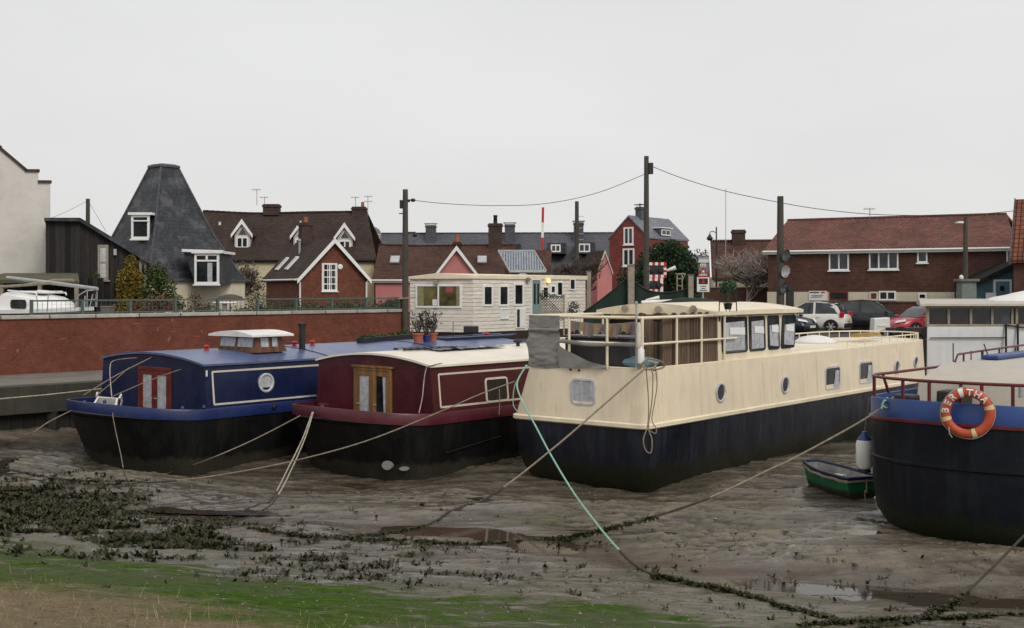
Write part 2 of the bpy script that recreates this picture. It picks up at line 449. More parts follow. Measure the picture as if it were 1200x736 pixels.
M['leaf_dark'] = leafmat('dark evergreen leaves', (0.008, 0.022, 0.010), (0.022, 0.050, 0.018), (0.04, 0.075, 0.03))
M['leaf_hedge'] = leafmat('hedge leaves', (0.018, 0.038, 0.012), (0.05, 0.080, 0.026), (0.085, 0.11, 0.045))
M['leaf_ivy'] = leafmat('ivy leaves', (0.020, 0.045, 0.012), (0.055, 0.085, 0.022), (0.10, 0.10, 0.03))
M['leaf_gold'] = leafmat('yellowing ivy leaves', (0.12, 0.085, 0.015), (0.24, 0.155, 0.02), (0.12, 0.13, 0.03))
M['leaf_russet'] = leafmat('russet shrub leaves', (0.10, 0.04, 0.025), (0.16, 0.075, 0.045), (0.09, 0.09, 0.035))
M['leaf_far'] = leafmat('far wood', (0.085, 0.075, 0.075), (0.12, 0.10, 0.10), (0.15, 0.125, 0.12))
M['straw'] = leafmat('dry grass', (0.22, 0.17, 0.085), (0.34, 0.27, 0.15))
# ------------------------------------------------------------------ terrain
def _hash(ix, iy, seed):
    h = (ix.astype(np.int64) * 374761393 + iy.astype(np.int64) * 668265263 + seed * 974711) & 0x7fffffff
    h = ((h ^ (h >> 13)) * 1274126177) & 0x7fffffff
    return ((h ^ (h >> 16)) & 0xffff) / 65535.0


def vnoise(x, y, seed=0):
    ix, iy = np.floor(x), np.floor(y)
    fx, fy = x - ix, y - iy
    fx, fy = fx * fx * (3 - 2 * fx), fy * fy * (3 - 2 * fy)
    a, b = _hash(ix, iy, seed), _hash(ix + 1, iy, seed)
    c, d = _hash(ix, iy + 1, seed), _hash(ix + 1, iy + 1, seed)
    return (a * (1 - fx) + b * fx) * (1 - fy) + (c * (1 - fx) + d * fx) * fy


def fbm(x, y, octv=4, seed=0, gain=0.5):
    s, a, t = 0, 1, 0
    for i in range(octv):
        s = s + a * vnoise(x, y, seed + i * 17); t += a; a *= gain
        x, y = x * 2.03 + 5.1, y * 2.03 - 3.7
    return s / t


UW = np.array((0.695, 0.719))
QE = np.array((-13.4, 31.2))         # quay edge
WA = np.array((-15.3, 35.7))         # foot of the flood wall


def sm(a, b, x):
    t = np.clip((x - a) / (b - a), 0, 1)
    return t * t * (3 - 2 * t)


def bank_s(X, Y): return (X + 3.2) * -0.39 + (Y - 14.9) * -0.92


WATER = [np.array(p) for p in ([(-9.0, 23.6), (-6.2, 22.2), (-3.6, 21.3), (-0.5, 20.6), (1.2, 19.0), (3.0, 17.6), (4.6, 16.6), (7.5, 15.6), (12, 14.8)],)][0]


def water_d(X, Y):
    best = np.full(np.shape(X), 1e9)
    for (a, b) in zip(WATER[:-1], WATER[1:]):
        ab = b - a
        t = np.clip(((X - a[0]) * ab[0] + (Y - a[1]) * ab[1]) / (ab @ ab), 0, 1)
        best = np.minimum(best, np.hypot(X - a[0] - t * ab[0], Y - a[1] - t * ab[1]))
    return best


def hgt(X, Y):
    X, Y = np.asarray(X, float), np.asarray(Y, float)
    s = bank_s(X, Y)
    bank = 0.15 * np.logaddexp(0, (s + 3.3) * 1.4) / 1.4
    q = (X - QE[0]) * 0.719 - (Y - QE[1]) * 0.695
    edge = 0.42 * np.exp(-np.clip(q, 0, 50) / 2.2)
    onbank = sm(-1.5, 1.0, s)
    rough = 1 - 0.75 * onbank
    w = water_d(X + 0.5 * (fbm(X * 0.9, Y * 0.9, 3, 5) - 0.5), Y + 0.7 * (fbm(X * 0.8, Y * 0.8, 3, 6) - 0.5))
    chan = np.exp(-(w / 0.75) ** 2)
    sx, sy = X * 0.80 + Y * 0.1, Y
    n1 = fbm(X * 0.30, Y * 0.42, 4, 1) - 0.5
    n2 = fbm(sx * 1.3, sy * 1.9, 4, 2) - 0.5
    rid = 1 - np.abs(2 * fbm(sx * 2.3 + n2 * 1.2, sy * 3.6, 4, 3) - 1)
    clump = sm(0.50, 0.72, fbm(X * 0.55, Y * 0.7, 3, 9))
    n3 = fbm(X * 7.0, Y * 9.0, 3, 4) - 0.5
    hump = 0.30 * np.exp(-(((X - 6.6) / 2.6) ** 2 + ((Y - 18.0) / 0.9) ** 2)) \
        + 0.16 * np.exp(-(((X - 1.5) / 3.0) ** 2 + ((Y - 22.6) / 0.7) ** 2)) \
        + 0.22 * np.exp(-(((X + 8.9) / 1.6) ** 2 + ((Y - 25.8) / 1.1) ** 2))
    z = bank + edge + 0.16 * n1 * rough + hump
    z = z + rough * (1 - 0.85 * chan) * (0.10 * n2 + (0.010 + 0.11 * clump) * (rid - 0.75) * 0.75 + (0.022 + .05 * clump) * n3 + 0.045 * (fbm(X * 1.6, Y * 10.0, 3, 14) - .5)) * (0.45 + 1.1 * fbm(X * .35, Y * .6, 2, 15))
    z = z + onbank * 0.02 * n3
    for cx, cy, r, dp in ((-3.6, 27.3, 2.6, .20), (-9.2, 28.4, 2.4, .16), (-6.3, 27.6, 1.6, .10), (1.6, 25.4, 2.4, .12), (9.0, 20.6, 2.6, .08)):
        z = z - dp * np.exp(-(np.hypot(X - cx, Y - cy) / r) ** 4)
    z = z - 0.07 * chan * (1 - onbank)
    return z - 0.02


def gz(x, y): return float(hgt(np.array([x]), np.array([y]))[0])


def GP(px, py, up=0.0):                # the point of the mud seen at a pixel of the photograph
    ds = np.arange(7.0, 60.0, 0.05)
    xs, ys, zs = (px - CX) / F * ds, ds, EYE - (py - HY) / F * ds
    k = np.nonzero(zs <= hgt(xs, ys))[0]
    lo = float(ds[k[0]]) if len(k) else 30.0
    p = P(px, py, lo)
    return Vector((p.x, p.y, gz(p.x, p.y) + up))


rows = np.concatenate([np.geomspace(2.0, 11.0, 40, endpoint=False), np.geomspace(11.0, 30.0, 520, endpoint=False), np.geomspace(30.0, 55.0, 60)])
a = np.concatenate([np.linspace(-5, -0.52, 30, endpoint=False), np.linspace(-0.52, 0.52, 640, endpoint=False), np.linspace(0.52, 5, 31)])
AA, YY = np.meshgrid(a, rows)
XX = AA * (YY + 0.001)
ZZ = hgt(XX, YY)
nr, nc = XX.shape
vs = np.stack([XX, YY, ZZ], -1).reshape(-1, 3)
idx = np.arange(nr * nc).reshape(nr, nc)
fs = np.stack([idx[:-1, :-1], idx[:-1, 1:], idx[1:, 1:], idx[1:, :-1]], -1).reshape(-1, 4)
me = bpy.data.meshes.new('mud_bed')
me.vertices.add(len(vs)); me.vertices.foreach_set('co', vs.ravel())
me.loops.add(fs.size); me.loops.foreach_set('vertex_index', fs.ravel())
me.polygons.add(len(fs)); me.polygons.foreach_set('loop_start', np.arange(0, fs.size, 4)); me.polygons.foreach_set('loop_total', np.full(len(fs), 4))
me.polygons.foreach_set('use_smooth', np.ones(len(fs), bool))
me.update(); me.validate()
s = bank_s(XX, YY)
j1 = fbm(XX * 0.8, YY * 1.6, 5, 21) - 0.5
j2 = fbm(XX * 3.0, YY * 7.0, 4, 22) - 0.5
j3 = fbm(XX * 0.45, YY * 0.7, 4, 23) - 0.5
sj = s + 2.2 * j1 + 1.0 * j2 + 0.12 * XX * (XX > 0)
algae = sm(-1.3, -0.2, sj) * (1 - sm(1.3 + .12 * np.clip(XX + 5, 0, 9), 3.2 + .2 * np.clip(XX + 5, 0, 9), sj)) * np.clip(1.0 + 1.6 * j3 + 1.8 * j2, 0.15, 1)
algae = np.maximum(algae, 0.34 * sm(-4.5, -1.0, s + 3 * j1) * (1 - sm(-0.6, 0.6, s)) * (j2 > -0.1))
algae = np.maximum(algae, 0.22 * sm(0.05, 0.22, j3) * sm(-6, -3, -np.abs(s + 5)) )
sand = sm(0.9, 2.6, sj + 0.5 * j3 - .12 * np.clip(XX + 5, 0, 9))
wat = np.exp(-(water_d(XX + 0.8 * j1, YY + 0.9 * j1) / (0.42 + 0.5 * np.clip(j3, -0.3, 1))) ** 4) * (1 - sm(-1.5, -0.5, s))
pale = sm(0.06, 0.26, fbm(XX * 0.5, YY * 2.2, 5, 31) - 0.5) * (1 - sand)
att = me.color_attributes.new('zone', 'FLOAT_COLOR', 'POINT')
att.data.foreach_set('color', np.stack([algae, sand, wat, pale], -1).reshape(-1, 4).astype(np.float32).ravel())
def blur(A, r):
    P_ = np.pad(A, ((r, r), (r, r)), 'edge')
    S = np.cumsum(np.cumsum(np.pad(P_, ((1, 0), (1, 0))), 0), 1)
    k = 2 * r + 1
    return (S[k:, k:] - S[:-k, k:] - S[k:, :-k] + S[:-k, :-k]) / k ** 2


rel = np.clip(.5 + (ZZ - blur(ZZ, 12)) / .12 + (ZZ - blur(ZZ, 4)) / .09, 0, 1)  # height against the local mean; drives the shade and damp painted into the mud
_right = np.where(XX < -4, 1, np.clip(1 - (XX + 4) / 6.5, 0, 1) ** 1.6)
_cl = fbm(XX * 1.5, YY * 2.4, 4, 41)
wdn = np.maximum(np.exp(-((s + 3.0) / 1.5) ** 2) * _right * np.clip((_cl - .43) * 5, 0, 1), np.exp(-((s + 5.0) / 1.3) ** 2) * sm(-6.6, -7.8, XX) * np.clip((_cl - .28) * 5, .4, 1))
wdn = np.clip(wdn * 1.3 * (.55 + .9 * fbm(XX * 9, YY * 14, 3, 51)), 0, 1)
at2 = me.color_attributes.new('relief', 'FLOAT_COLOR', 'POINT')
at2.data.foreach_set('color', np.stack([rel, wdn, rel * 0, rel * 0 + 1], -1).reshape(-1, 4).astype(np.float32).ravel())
t = NT('estuary mud and bank')
co = t.coord('Object')
at = t.N('ShaderNodeAttribute', attribute_name='zone')
sp = t.N('ShaderNodeSeparateColor'); t.L(at.outputs['Color'], sp.inputs[0])
n1 = t.noise(co, 0.9, 8, 0.7)
n2 = t.noise(t.coord('Object', (1, 2.2, 1)), 5.0, 8, 0.75)
n3 = t.noise(co, 38, 4, 0.7)
mud = t.ramp(n1, [(0.30, (0.056, 0.046, 0.032)), (0.5, (0.106, 0.088, 0.063)), (0.70, (0.165, 0.140, 0.106))])
mud = t.mix(1.0, mud, t.ramp(n2, [(0.32, (0.60,) * 3), (0.50, (0.98,) * 3), (0.70, (1.28, 1.26, 1.22))]), 'MULTIPLY')
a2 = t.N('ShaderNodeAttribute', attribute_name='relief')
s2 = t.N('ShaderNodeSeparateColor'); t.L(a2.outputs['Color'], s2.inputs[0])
mud = t.mix(1.0, mud, t.ramp(s2.outputs[0], [(0.12, (0.34, 0.33, 0.30)), (0.5, (1.0,) * 3), (0.85, (1.5, 1.47, 1.42))]), 'MULTIPLY')  # wet hollows, plus shade painted into the colour: hollows darkened, ridges lightened
col = t.mix(t.ramp(at.outputs['Alpha'], [(0, (0, 0, 0)), (1, (0.5,) * 3)]), mud, (0.190, 0.168, 0.142))
col = t.mix(sp.outputs[2], col, t.ramp(n2, [(0.35, (0.050, 0.028, 0.016)), (0.7, (0.085, 0.050, 0.030))]))
sandc = t.ramp(n2, [(0.30, (0.115, 0.085, 0.050)), (0.5, (0.185, 0.140, 0.088)), (0.70, (0.250, 0.196, 0.128))])
sandc = t.mix(t.ramp(n1, [(0.45, (0, 0, 0)), (0.68, (0.6,) * 3)]), sandc, (0.105, 0.110, 0.052))
col = t.mix(sp.outputs[1], col, sandc)
alg = t.ramp(n2, [(0.30, (0.014, 0.038, 0.004)), (0.50, (0.036, 0.092, 0.005)), (0.72, (0.098, 0.145, 0.008))])
n5 = t.noise(t.coord('Object', (1.2, 4.5, 1)), 3.0, 8, .8)
am = t.N('ShaderNodeMath', operation='MULTIPLY_ADD'); am.inputs[1].default_value = 2.6; am.inputs[2].default_value = -1.30; t.L(n5, am.inputs[0])
am2 = t.N('ShaderNodeMath', operation='ADD'); t.L(am.outputs[0], am2.inputs[0]); t.L(sp.outputs[0], am2.inputs[1])
am3 = t.N('ShaderNodeMath', operation='MULTIPLY', use_clamp=True); t.L(am2.outputs[0], am3.inputs[0])
am4 = t.N('ShaderNodeMath', operation='MULTIPLY', use_clamp=True); am4.inputs[1].default_value = 3.0; t.L(sp.outputs[0], am4.inputs[0]); t.L(am4.outputs[0], am3.inputs[1])
col = t.mix(am3.outputs[0], col, alg)
col = t.mix(s2.outputs[1], col, (0.018, 0.018, 0.008))
col = t.mix(1.0, col, t.ramp(n3, [(0.30, (0.70,) * 3), (0.5, (1.0,) * 3), (0.72, (1.25,) * 3)]), 'MULTIPLY')
wet = t.ramp(t.noise(t.coord('Object', (.55, 1.7, 1)), .75, 6, .62), [(0.43, (0, 0, 0)), (0.54, (1, 1, 1))])
rgh = t.ramp(n1, [(0.30, (0.25,) * 3), (0.55, (0.42,) * 3), (0.75, (0.70,) * 3)])
rgh = t.mix(wet, rgh, (0.10,) * 3)
col = t.mix(t.mix(sp.outputs[1], t.mix(1.0, wet, (.45,) * 3, 'MULTIPLY'), (0, 0, 0)), col, (0.085, 0.074, 0.062))
rgh = t.mix(sp.outputs[1], rgh, (0.95,) * 3)
rgh = t.mix(sp.outputs[0], rgh, (1.0,) * 3)
rgh = t.mix(sp.outputs[2], rgh, (0.22,) * 3)
bm_ = t.mix(0.4, n2, n3)
t.bump(bm_, 0.75, 0.06)
bn = [x for x in t.n if x.type == 'BUMP'][0]
t.L(t.ramp(t.mix(sp.outputs[1], wet, (0, 0, 0)), [(0, (.60,) * 3), (1, (.12,) * 3)]), bn.inputs['Strength'])
mf = t.fin(col, rgh, 0.4)
spm = t.N('ShaderNodeMath', operation='MAXIMUM'); t.L(sp.outputs[0], spm.inputs[0]); t.L(sp.outputs[1], spm.inputs[1])
t.L(t.ramp(spm.outputs[0], [(0.1, (.42,) * 3), (0.5, (.03,) * 3)]), t.b.inputs['Specular IOR Level'])
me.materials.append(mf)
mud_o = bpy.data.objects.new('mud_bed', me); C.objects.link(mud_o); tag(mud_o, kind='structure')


# ------------------------------------------------------------------ water left standing in the hollows
def puddles():
    xs = np.arange(-15, 14, .07); ys = np.arange(14.6, 29.5, .07)
    PX, PY = np.meshgrid(xs, ys); PZ = hgt(PX, PY)
    wd = water_d(PX, PY)
    V, Fc = [], []
    scour = np.zeros_like(PX)
    for cx, cy, r in ((-3.6, 27.3, 2.7), (-9.2, 28.4, 2.6), (-6.3, 27.6, 1.8), (1.6, 25.4, 2.6), (9.0, 20.6, 2.6)):
        scour = np.maximum(scour, np.exp(-(np.hypot(PX - cx, PY - cy) / r) ** 6))
    tgt = [(wd < 1.0, 26)] + [(np.hypot((PX - cx) / rx, (PY - cy) / ry) < 1, q) for cx, cy, rx, ry, q in
           ((-12.0, 27.4, 2.0, 1.6, 34), (-10.4, 25.2, 1.6, .9, 34), (4.6, 16.9, 1.9, .55, 44), (6.8, 16.4, 1.5, .5, 36), (-4.6, 22.6, 2.4, .6, 30), (1.5, 20.4, 1.8, .5, 26), (5.2, 20.2, 1.6, .6, 24), (-1.0, 23.6, 1.4, .5, 26))]
    for msk, q in tgt:
        msk = msk & (scour < .3)
        if not msk.any(): continue
        lev = float(np.percentile(PZ[msk], q))
        use = msk & (PZ < lev + .015)
        for i, j in zip(*np.nonzero(use[:-1, :-1])):
            b = len(V); x, y = float(xs[j]), float(ys[i])
            V += [(x, y, lev), (x + .07, y, lev), (x + .07, y + .07, lev), (x, y + .07, lev)]; Fc.append((b, b + 1, b + 2, b + 3))
    mb = MB(); mb.v, mb.f = V, Fc
    w = NT('silty puddle water'); nn = w.noise(w.coord('Object'), 6, 3); w.bump(nn, .05, .01)
    w.b.inputs['IOR'].default_value = 1.33
    tag(mb.build('water', w.fin((.045, .036, .026), .05, .5), recalc=False), kind='structure')


puddles()

# ------------------------------------------------------------------ land behind the quay, path, quay wall
def wl(t, off=0.0, base=WA):          # a point along the flood wall, off metres to the landward side
    p = base + UW * t + np.array((-0.719, 0.695)) * off
    return (float(p[0]), float(p[1]))


edge = [wl(-70, 0, QE), wl(14, 0, QE), (3, 45.2), (9, 47.6), (17, 50), (60, 53), (300, 60)]
WEND = 16.2                            # the flood wall stops here, at the pole
lp = [wl(-70, 0.1), wl(WEND, 0.1), wl(14, 0, QE), (3, 45.2), (9, 47.6), (17, 50), (60, 53), (300, 60), (4000, 60), (4000, 4000), (-4000, 4000), (-4000, -40)]
m = MB(); m.poly([(x, y, LAND) for x, y in lp])
tag(m.build('ground', M['asphalt'], recalc=False), kind='structure')
m = MB(); m.poly([(*wl(-70, -0.0, QE), 1.55), (*wl(14, 0, QE), 1.55), (*wl(WEND, 0.1), 1.55), (*wl(-70, 0.1), 1.55)])
tag(m.build('path', M['concrete'], recalc=False), kind='structure')
qf = thing('quay_wall', 'dark algae-stained concrete quay edge with wet piling below the path', 'quay', (QE[0], QE[1], 0))
ql = lambda x, y, z: (x - QE[0], y - QE[1], z)
mb1, mb2 = MB(), MB()
pts = [wl(-70, 0, QE), wl(14, 0, QE)]
for (x0, y0), (x1, y1), zt in ((pts[0], pts[1], 1.56),):
    n = 40
    for i in range(n):
        f0, f1 = i / n, (i + 1) / n
        ax, ay, bx, by = x0 + (x1 - x0) * f0, y0 + (y1 - y0) * f0, x0 + (x1 - x0) * f1, y0 + (y1 - y0) * f1
        ox, oy = 0.719, -0.695
        mb1.add([ql(ax + ox * .25, ay + oy * .25, 0.85), ql(bx + ox * .25, by + oy * .25, 0.85), ql(bx + ox * .25, by + oy * .25, zt + .012), ql(ax + ox * .25, ay + oy * .25, zt + .012),
                 ql(ax - ox * .35, ay - oy * .35, 0.85), ql(bx - ox * .35, by - oy * .35, 0.85), ql(bx - ox * .35, by - oy * .35, zt + .012), ql(ax - ox * .35, ay - oy * .35, zt + .012)],
                [(0, 1, 2, 3), (3, 2, 6, 7), (0, 4, 5, 1)])
        mb2.add([ql(ax, ay, -0.6), ql(bx, by, -0.6), ql(bx, by, 0.86), ql(ax, ay, 0.86)], [(0, 1, 2, 3)])
for i in range(24):
    x, y = wl(-40 + i * 2.3, -0.12, QE)
    mb2.bar(ql(x, y, -0.5), ql(x, y, 0.84), 0.24, 0.24)
mb1.build('capping', M['concrete_wet'], qf); mb2.build('piling', M['quay_dark'], qf)
q2 = thing('quay_wall', 'dark steel quay edge hidden behind the houseboats below the caravan', 'quay', (3, 45.2, 0))
mb = MB()
ch = [wl(14, 0, QE), (3, 45.2), (9, 47.6), (17, 50), (60, 53)]
for (x0, y0), (x1, y1) in zip(ch[:-1], ch[1:]):
    mb.add([(x0 - 3, y0 - 45.2, -.6), (x1 - 3, y1 - 45.2, -.6), (x1 - 3, y1 - 45.2, LAND + .02), (x0 - 3, y0 - 45.2, LAND + .02)], [(0, 1, 2, 3)])
mb.build('piling', M['quay_dark'], q2)

# flood wall with coping
fw = thing('brick_flood_wall', 'long red brick flood wall with pale stone coping behind the blue houseboat', 'wall', Fr((WA[0], WA[1], 0), math.atan2(UW[1], UW[0])))
m = MB(); m.box(-60, WEND, 0, 0.34, 1.5, 3.22); m.build('brickwork', M['flood_brick'], fw)
m = MB(); m.box(-60, WEND + .05, -0.06, 0.40, 3.22, 3.335); m.build('coping', M['coping'], fw, bev=0.015)
m = MB()
for k in range(26):                    # lime runs and pale scars on the face
    x = random.uniform(-8, 15.5); z = random.uniform(1.9, 3.15); l = random.choice((0.05, 0.08, 0.25, 0.3))
    m.box(x, x + l * .7, -0.004, 0.0, z, z + (0.11 if l < 0.1 else 0.018))
m.build('lime_mark', paint('lime stain', (0.25, 0.115, 0.08), 0.9, 0.2, 3), fw)
fe = thing('mesh_fence', 'grey green metal mesh fence standing along the top of the flood wall', 'fence', Fr((WA[0], WA[1], 0), math.atan2(UW[1], UW[0])))
mr, mw = MB(), MB()
x = -1.2 + 2.4
while x < WEND - 0.1:
    p = MB(); p.box(x - .04, x + .04, 0.50, 0.60, LAND, 3.80); p.build('post', M['fence_green'], fe)
    x += 1.65
mr.box(1.2, WEND, 0.53, 0.58, 3.74, 3.79); mr.box(1.2, WEND, 0.53, 0.58, 3.36, 3.40)
for k in range(100):
    xx = 1.25 + k * 0.15
    mw.box(xx, xx + .006, 0.548, 0.56, 3.3, 3.75)
for k in range(3):
    mw.box(1.2, WEND, 0.545, 0.551, 3.45 + k * .09, 3.454 + k * .09)
mr.build('rail', M['fence_green'], fe); mw.build('wire_panel', M['mesh_wire'], fe)

# ------------------------------------------------------------------ weed, litter and grass on the shore
def scatter_weed():
    n = 420000
    px = rng.uniform(-80, 1260, n); Y = rng.uniform(13.0, 27, n); X = (px - 600) / F * Y
    s = bank_s(X, Y)
    right = np.clip(1.0 - (X + 4) / 6.5, 0, 1) ** 1.6
    right = np.where(X < -4, 1.0, .6 * right)
    dens = np.exp(-((s + 3.0) / 1.5) ** 2) * right
    cl = fbm(X * 1.5, Y * 2.4, 4, 41)
    dens = dens * np.clip((cl - 0.46) * 5, 0.0, 1)
    left = np.exp(-((s + 5.0) / 1.3) ** 2) * sm(-6.6, -7.8, X) * np.clip((cl - 0.30) * 5, 0.25, 1)
    dens = np.maximum(dens * (1 + .4 * (X < -4.5)), 1.5 * left)
    dens = np.maximum(dens, .012 * np.exp(-((s + 4) / 3.5) ** 2))
    k = np.nonzero(rng.random(n) < dens * .16)[0][:15000]
    X, Y = X[k], Y[k]; Z = hgt(X, Y); n = len(k)
    V, Fc = [], []
    sz = rng.uniform(0.018, 0.055, n) * np.where(X < -5.0, 1.35, 1.0)
    for q in range(5):
        a = rng.uniform(0, 2 * PI, n); r = rng.uniform(0, .07, n); dx, dy = np.cos(a), np.sin(a)
        cx, cy = X + r * dx, Y + r * dy
        h = rng.uniform(.1, 1.5, n) * sz; w = sz * rng.uniform(.25, .6, n)
        V.append(np.stack([np.stack([cx - dy * w, cy + dx * w, Z + .003], -1), np.stack([cx + dy * w, cy - dx * w, Z + .003], -1),
                           np.stack([cx + dx * sz + dy * w * .6, cy + dy * sz - dx * w * .6, Z + h], -1), np.stack([cx + dx * sz - dy * w * .6, cy + dy * sz + dx * w * .6, Z + h], -1)], 1).reshape(-1, 3))
    V = np.concatenate(V)
    mb = MB(); mb.v = list(map(tuple, V.tolist())); mb.f = [(4 * i, 4 * i + 1, 4 * i + 2, 4 * i + 3) for i in range(len(V) // 4)]
    tag(mb.build('seaweed', M['weed'], recalc=False), 'dark bladderwrack clumps strewn over the shore mud', None, None, 'stuff')


scatter_weed()


def scatter_straw():
    mb = MB()
    n = 1500
    Y = rng.uniform(9.5, 15, n); X = (rng.uniform(-60, 560, n) - 600) / F * Y
    s = bank_s(X, Y); Z = hgt(X, Y)
    for x, y, z, q in zip(X, Y, Z, s):
        if q < 1.4 or rng.random() > min(1, (q - 1.2) / 3): continue
        a = rng.uniform(0, 2 * PI); l = rng.uniform(.04, .16); lean = rng.uniform(.4, 1.6); w = 0.0025
        ca, sa = math.cos(a), math.sin(a)
        mb.add([(x - sa * w, y + ca * w, z), (x + sa * w, y - ca * w, z), (x + ca * l * lean, y + sa * l * lean, z + l)], [(0, 1, 2)])
    tag(mb.build('dry_grass', M['straw'], recalc=False), 'dry straw stalks on the sandy bank', None, None, 'stuff')
    mb = MB()
    n = 5200                           # pebbles, shells and clods of mud
    Y = rng.uniform(9.5, 26, n); X = (rng.uniform(-60, 1260, n) - 600) / F * Y; Z = hgt(X, Y); s = bank_s(X, Y)
    for x, y, z, q in zip(X, Y, Z, s):
        r = rng.uniform(.006, .020) * (2.0 if rng.random() < .12 and q < 0 else 1)
        pts = [(x + r * math.cos(t_) * rng.uniform(.7, 1.5), y + r * math.sin(t_) * rng.uniform(.7, 1.3), z - .004) for t_ in (0.3, 1.6, 2.8, 4.0, 5.2)]
        mb.add(pts + [(x, y, z + r * .7)], [(0, 1, 5), (1, 2, 5), (2, 3, 5), (3, 4, 5), (4, 0, 5)])
    tag(mb.build('shore_pebbles', leafmat('pebble mix', (0.025, 0.021, 0.016), (0.075, 0.063, 0.05), (0.24, 0.22, 0.19)), recalc=False), 'small stones and clods lying on the shore', None, None, 'stuff')


scatter_straw()
# ------------------------------------------------------------------ houseboats
def outline(w, L, a, e=0.72, inset=0.0, rake=0.0, n=22, stern=0.0, kb=0.0):
    """plan ring of a hull: starboard side y=inset, port y=w-inset, bow towards -x"""
    hw = w / 2 - inset
    pts = [(L, w / 2), (L - stern, w / 2 - hw)]
    for k in range(1, 6): pts.append((L - stern - (L - stern) * k / 6, w / 2 - hw))
    for k in range(n + 1):
        f = PI * k / n
        c, s_ = math.cos(f), math.sin(f)
        pts.append((-(a - rake) * abs(s_) ** e, w / 2 - hw * math.copysign(abs(c) ** (e + kb), c)))
    for k in range(5, 0, -1): pts.append((L - stern - (L - stern) * k / 6, w / 2 + hw))
    pts.append((L - stern, w / 2 + hw))
    return pts


def ring3(pts, z, a, sheer=0.0, tr=0.0):
    return [(x, y, z + (sheer * (min(0, x) / a) ** 2 if x < 0 else 0) + tr * x) for x, y in pts]


def barge(fr, root, w, L, a, zg, band, Lc, ze, crown, m_hull, m_band, m_wall, m_roof, sheer=0.14, tr=0.0, e=0.95):
    m = MB()
    rings = [ring3(outline(w, L, a, e, 0.34, 0.95), -0.55, a), ring3(outline(w, L, a, e, 0.14, 0.60), 0.10, a),
             ring3(outline(w, L, a, e, 0.05, 0.30), zg * .5, a, sheer * .4), ring3(outline(w, L, a, e, 0.03, 0.05), zg - band, a, sheer * .8, tr)]
    m.loft(rings, True, True, True)
    m.build('hull', m_hull, root, smooth=True)
    m = MB()
    o = outline(w, L, a, e, 0, 0)
    i_ = outline(w, L, a - 0.07, e, 0.07, 0)
    m.loft([ring3(o, zg - band, a, sheer, tr), ring3(outline(w, L, a + .02, e, -.015, 0), zg - 0.03, a, sheer, tr), ring3(o, zg, a, sheer, tr), ring3(i_, zg, a, sheer, tr), ring3(i_, zg - 0.25, a, sheer, tr)])
    m.build('gunwale', m_band, root, smooth=True)
    m = MB(); m.poly(ring3(outline(w, L, a - 0.06, e, 0.06, 0), zg - 0.24, a, 0, 0)); m.build('deck', m_hull, root, recalc=False)
    i0, tb = 0.14, 0.13
    arch = [(i0 + tb + (w - 2 * i0 - 2 * tb) * k / 16, ze + crown * (1 - (2 * k / 16 - 1) ** 2)) for k in range(17)]
    cab = MB(); cab.prism([(i0, zg - .25)] + arch + [(w - i0, zg - .25)], 0, 0, Lc); cab.build('cabin', m_wall, root)
    r = MB()
    ov = 0.07
    arch2 = [(i0 + tb - ov + (w - 2 * i0 - 2 * tb + 2 * ov) * k / 16, ze - .015 + (crown + .02) * (1 - (2 * k / 16 - 1) ** 2)) for k in range(17)]
    rings = []
    for x in [-.06] + [Lc * k / 8 for k in range(1, 8)] + [Lc + .06]:
        rings.append([(x, y, z + .045 + tr * 0) for y, z in arch2] + [(x, y, z - 0.004) for y, z in reversed(arch2)])
    r.loft(rings, True, True, True); r.build('roof', m_roof, root, smooth=True)

    def side_y(z): return i0 + tb * (z - zg + .25) / (ze - zg + .25)
    return side_y


def coach_line(root, sy, x0, x1, z0, z1, mat, w=0.045):
    m = MB()
    for (xa, za), (xb, zb) in (((x0, z0), (x1, z0)), ((x1, z0), (x1, z1)), ((x1, z1), (x0, z1)), ((x0, z1), (x0, z0))):
        m.bar((xa, sy(za) - .004, za), (xb, sy(zb) - .004, zb), 0.014, w, up=(0, 0, 1) if za == zb else (1, 0, 0))
    m.build('coach_line', mat, root)


def porthole(root, c, r, ax, sgn, rim, pane, name='porthole', n=20, ell=1.0, label=None):
    """a round window on a face normal to local axis ax; sgn = outward direction"""
    def ring(rr, off, cc=None):
        out = []
        for k in range(n):
            a = 2 * PI * k / n
            p = [rr * math.cos(a), rr * ell * math.sin(a)]
            q = [c[0], c[1], c[2]]
            q[1 - ax] += p[0]; q[2] += p[1]; q[ax] += sgn * off
            out.append(tuple(q))
        return out
    m = MB(); m.loft([ring(r, -.02), ring(r, .035), ring(r * .86, .045), ring(r * .76, .03), ring(r * .74, .0)])
    o = m.build(name, rim, root, smooth=True, label=label)
    m = MB(); m.poly(ring(r * .76, .012)); m.build('pane', pane, o)
    return o


def rrect(w, h, r, n=4):
    pts = []
    for (cx, cz, a0) in ((w / 2 - r, h / 2 - r, 0), (-w / 2 + r, h / 2 - r, 90), (-w / 2 + r, -h / 2 + r, 180), (w / 2 - r, -h / 2 + r, 270)):
        for k in range(n + 1):
            a = math.radians(a0 + 90 * k / n); pts.append((cx + r * math.cos(a), cz + r * math.sin(a)))
    return pts


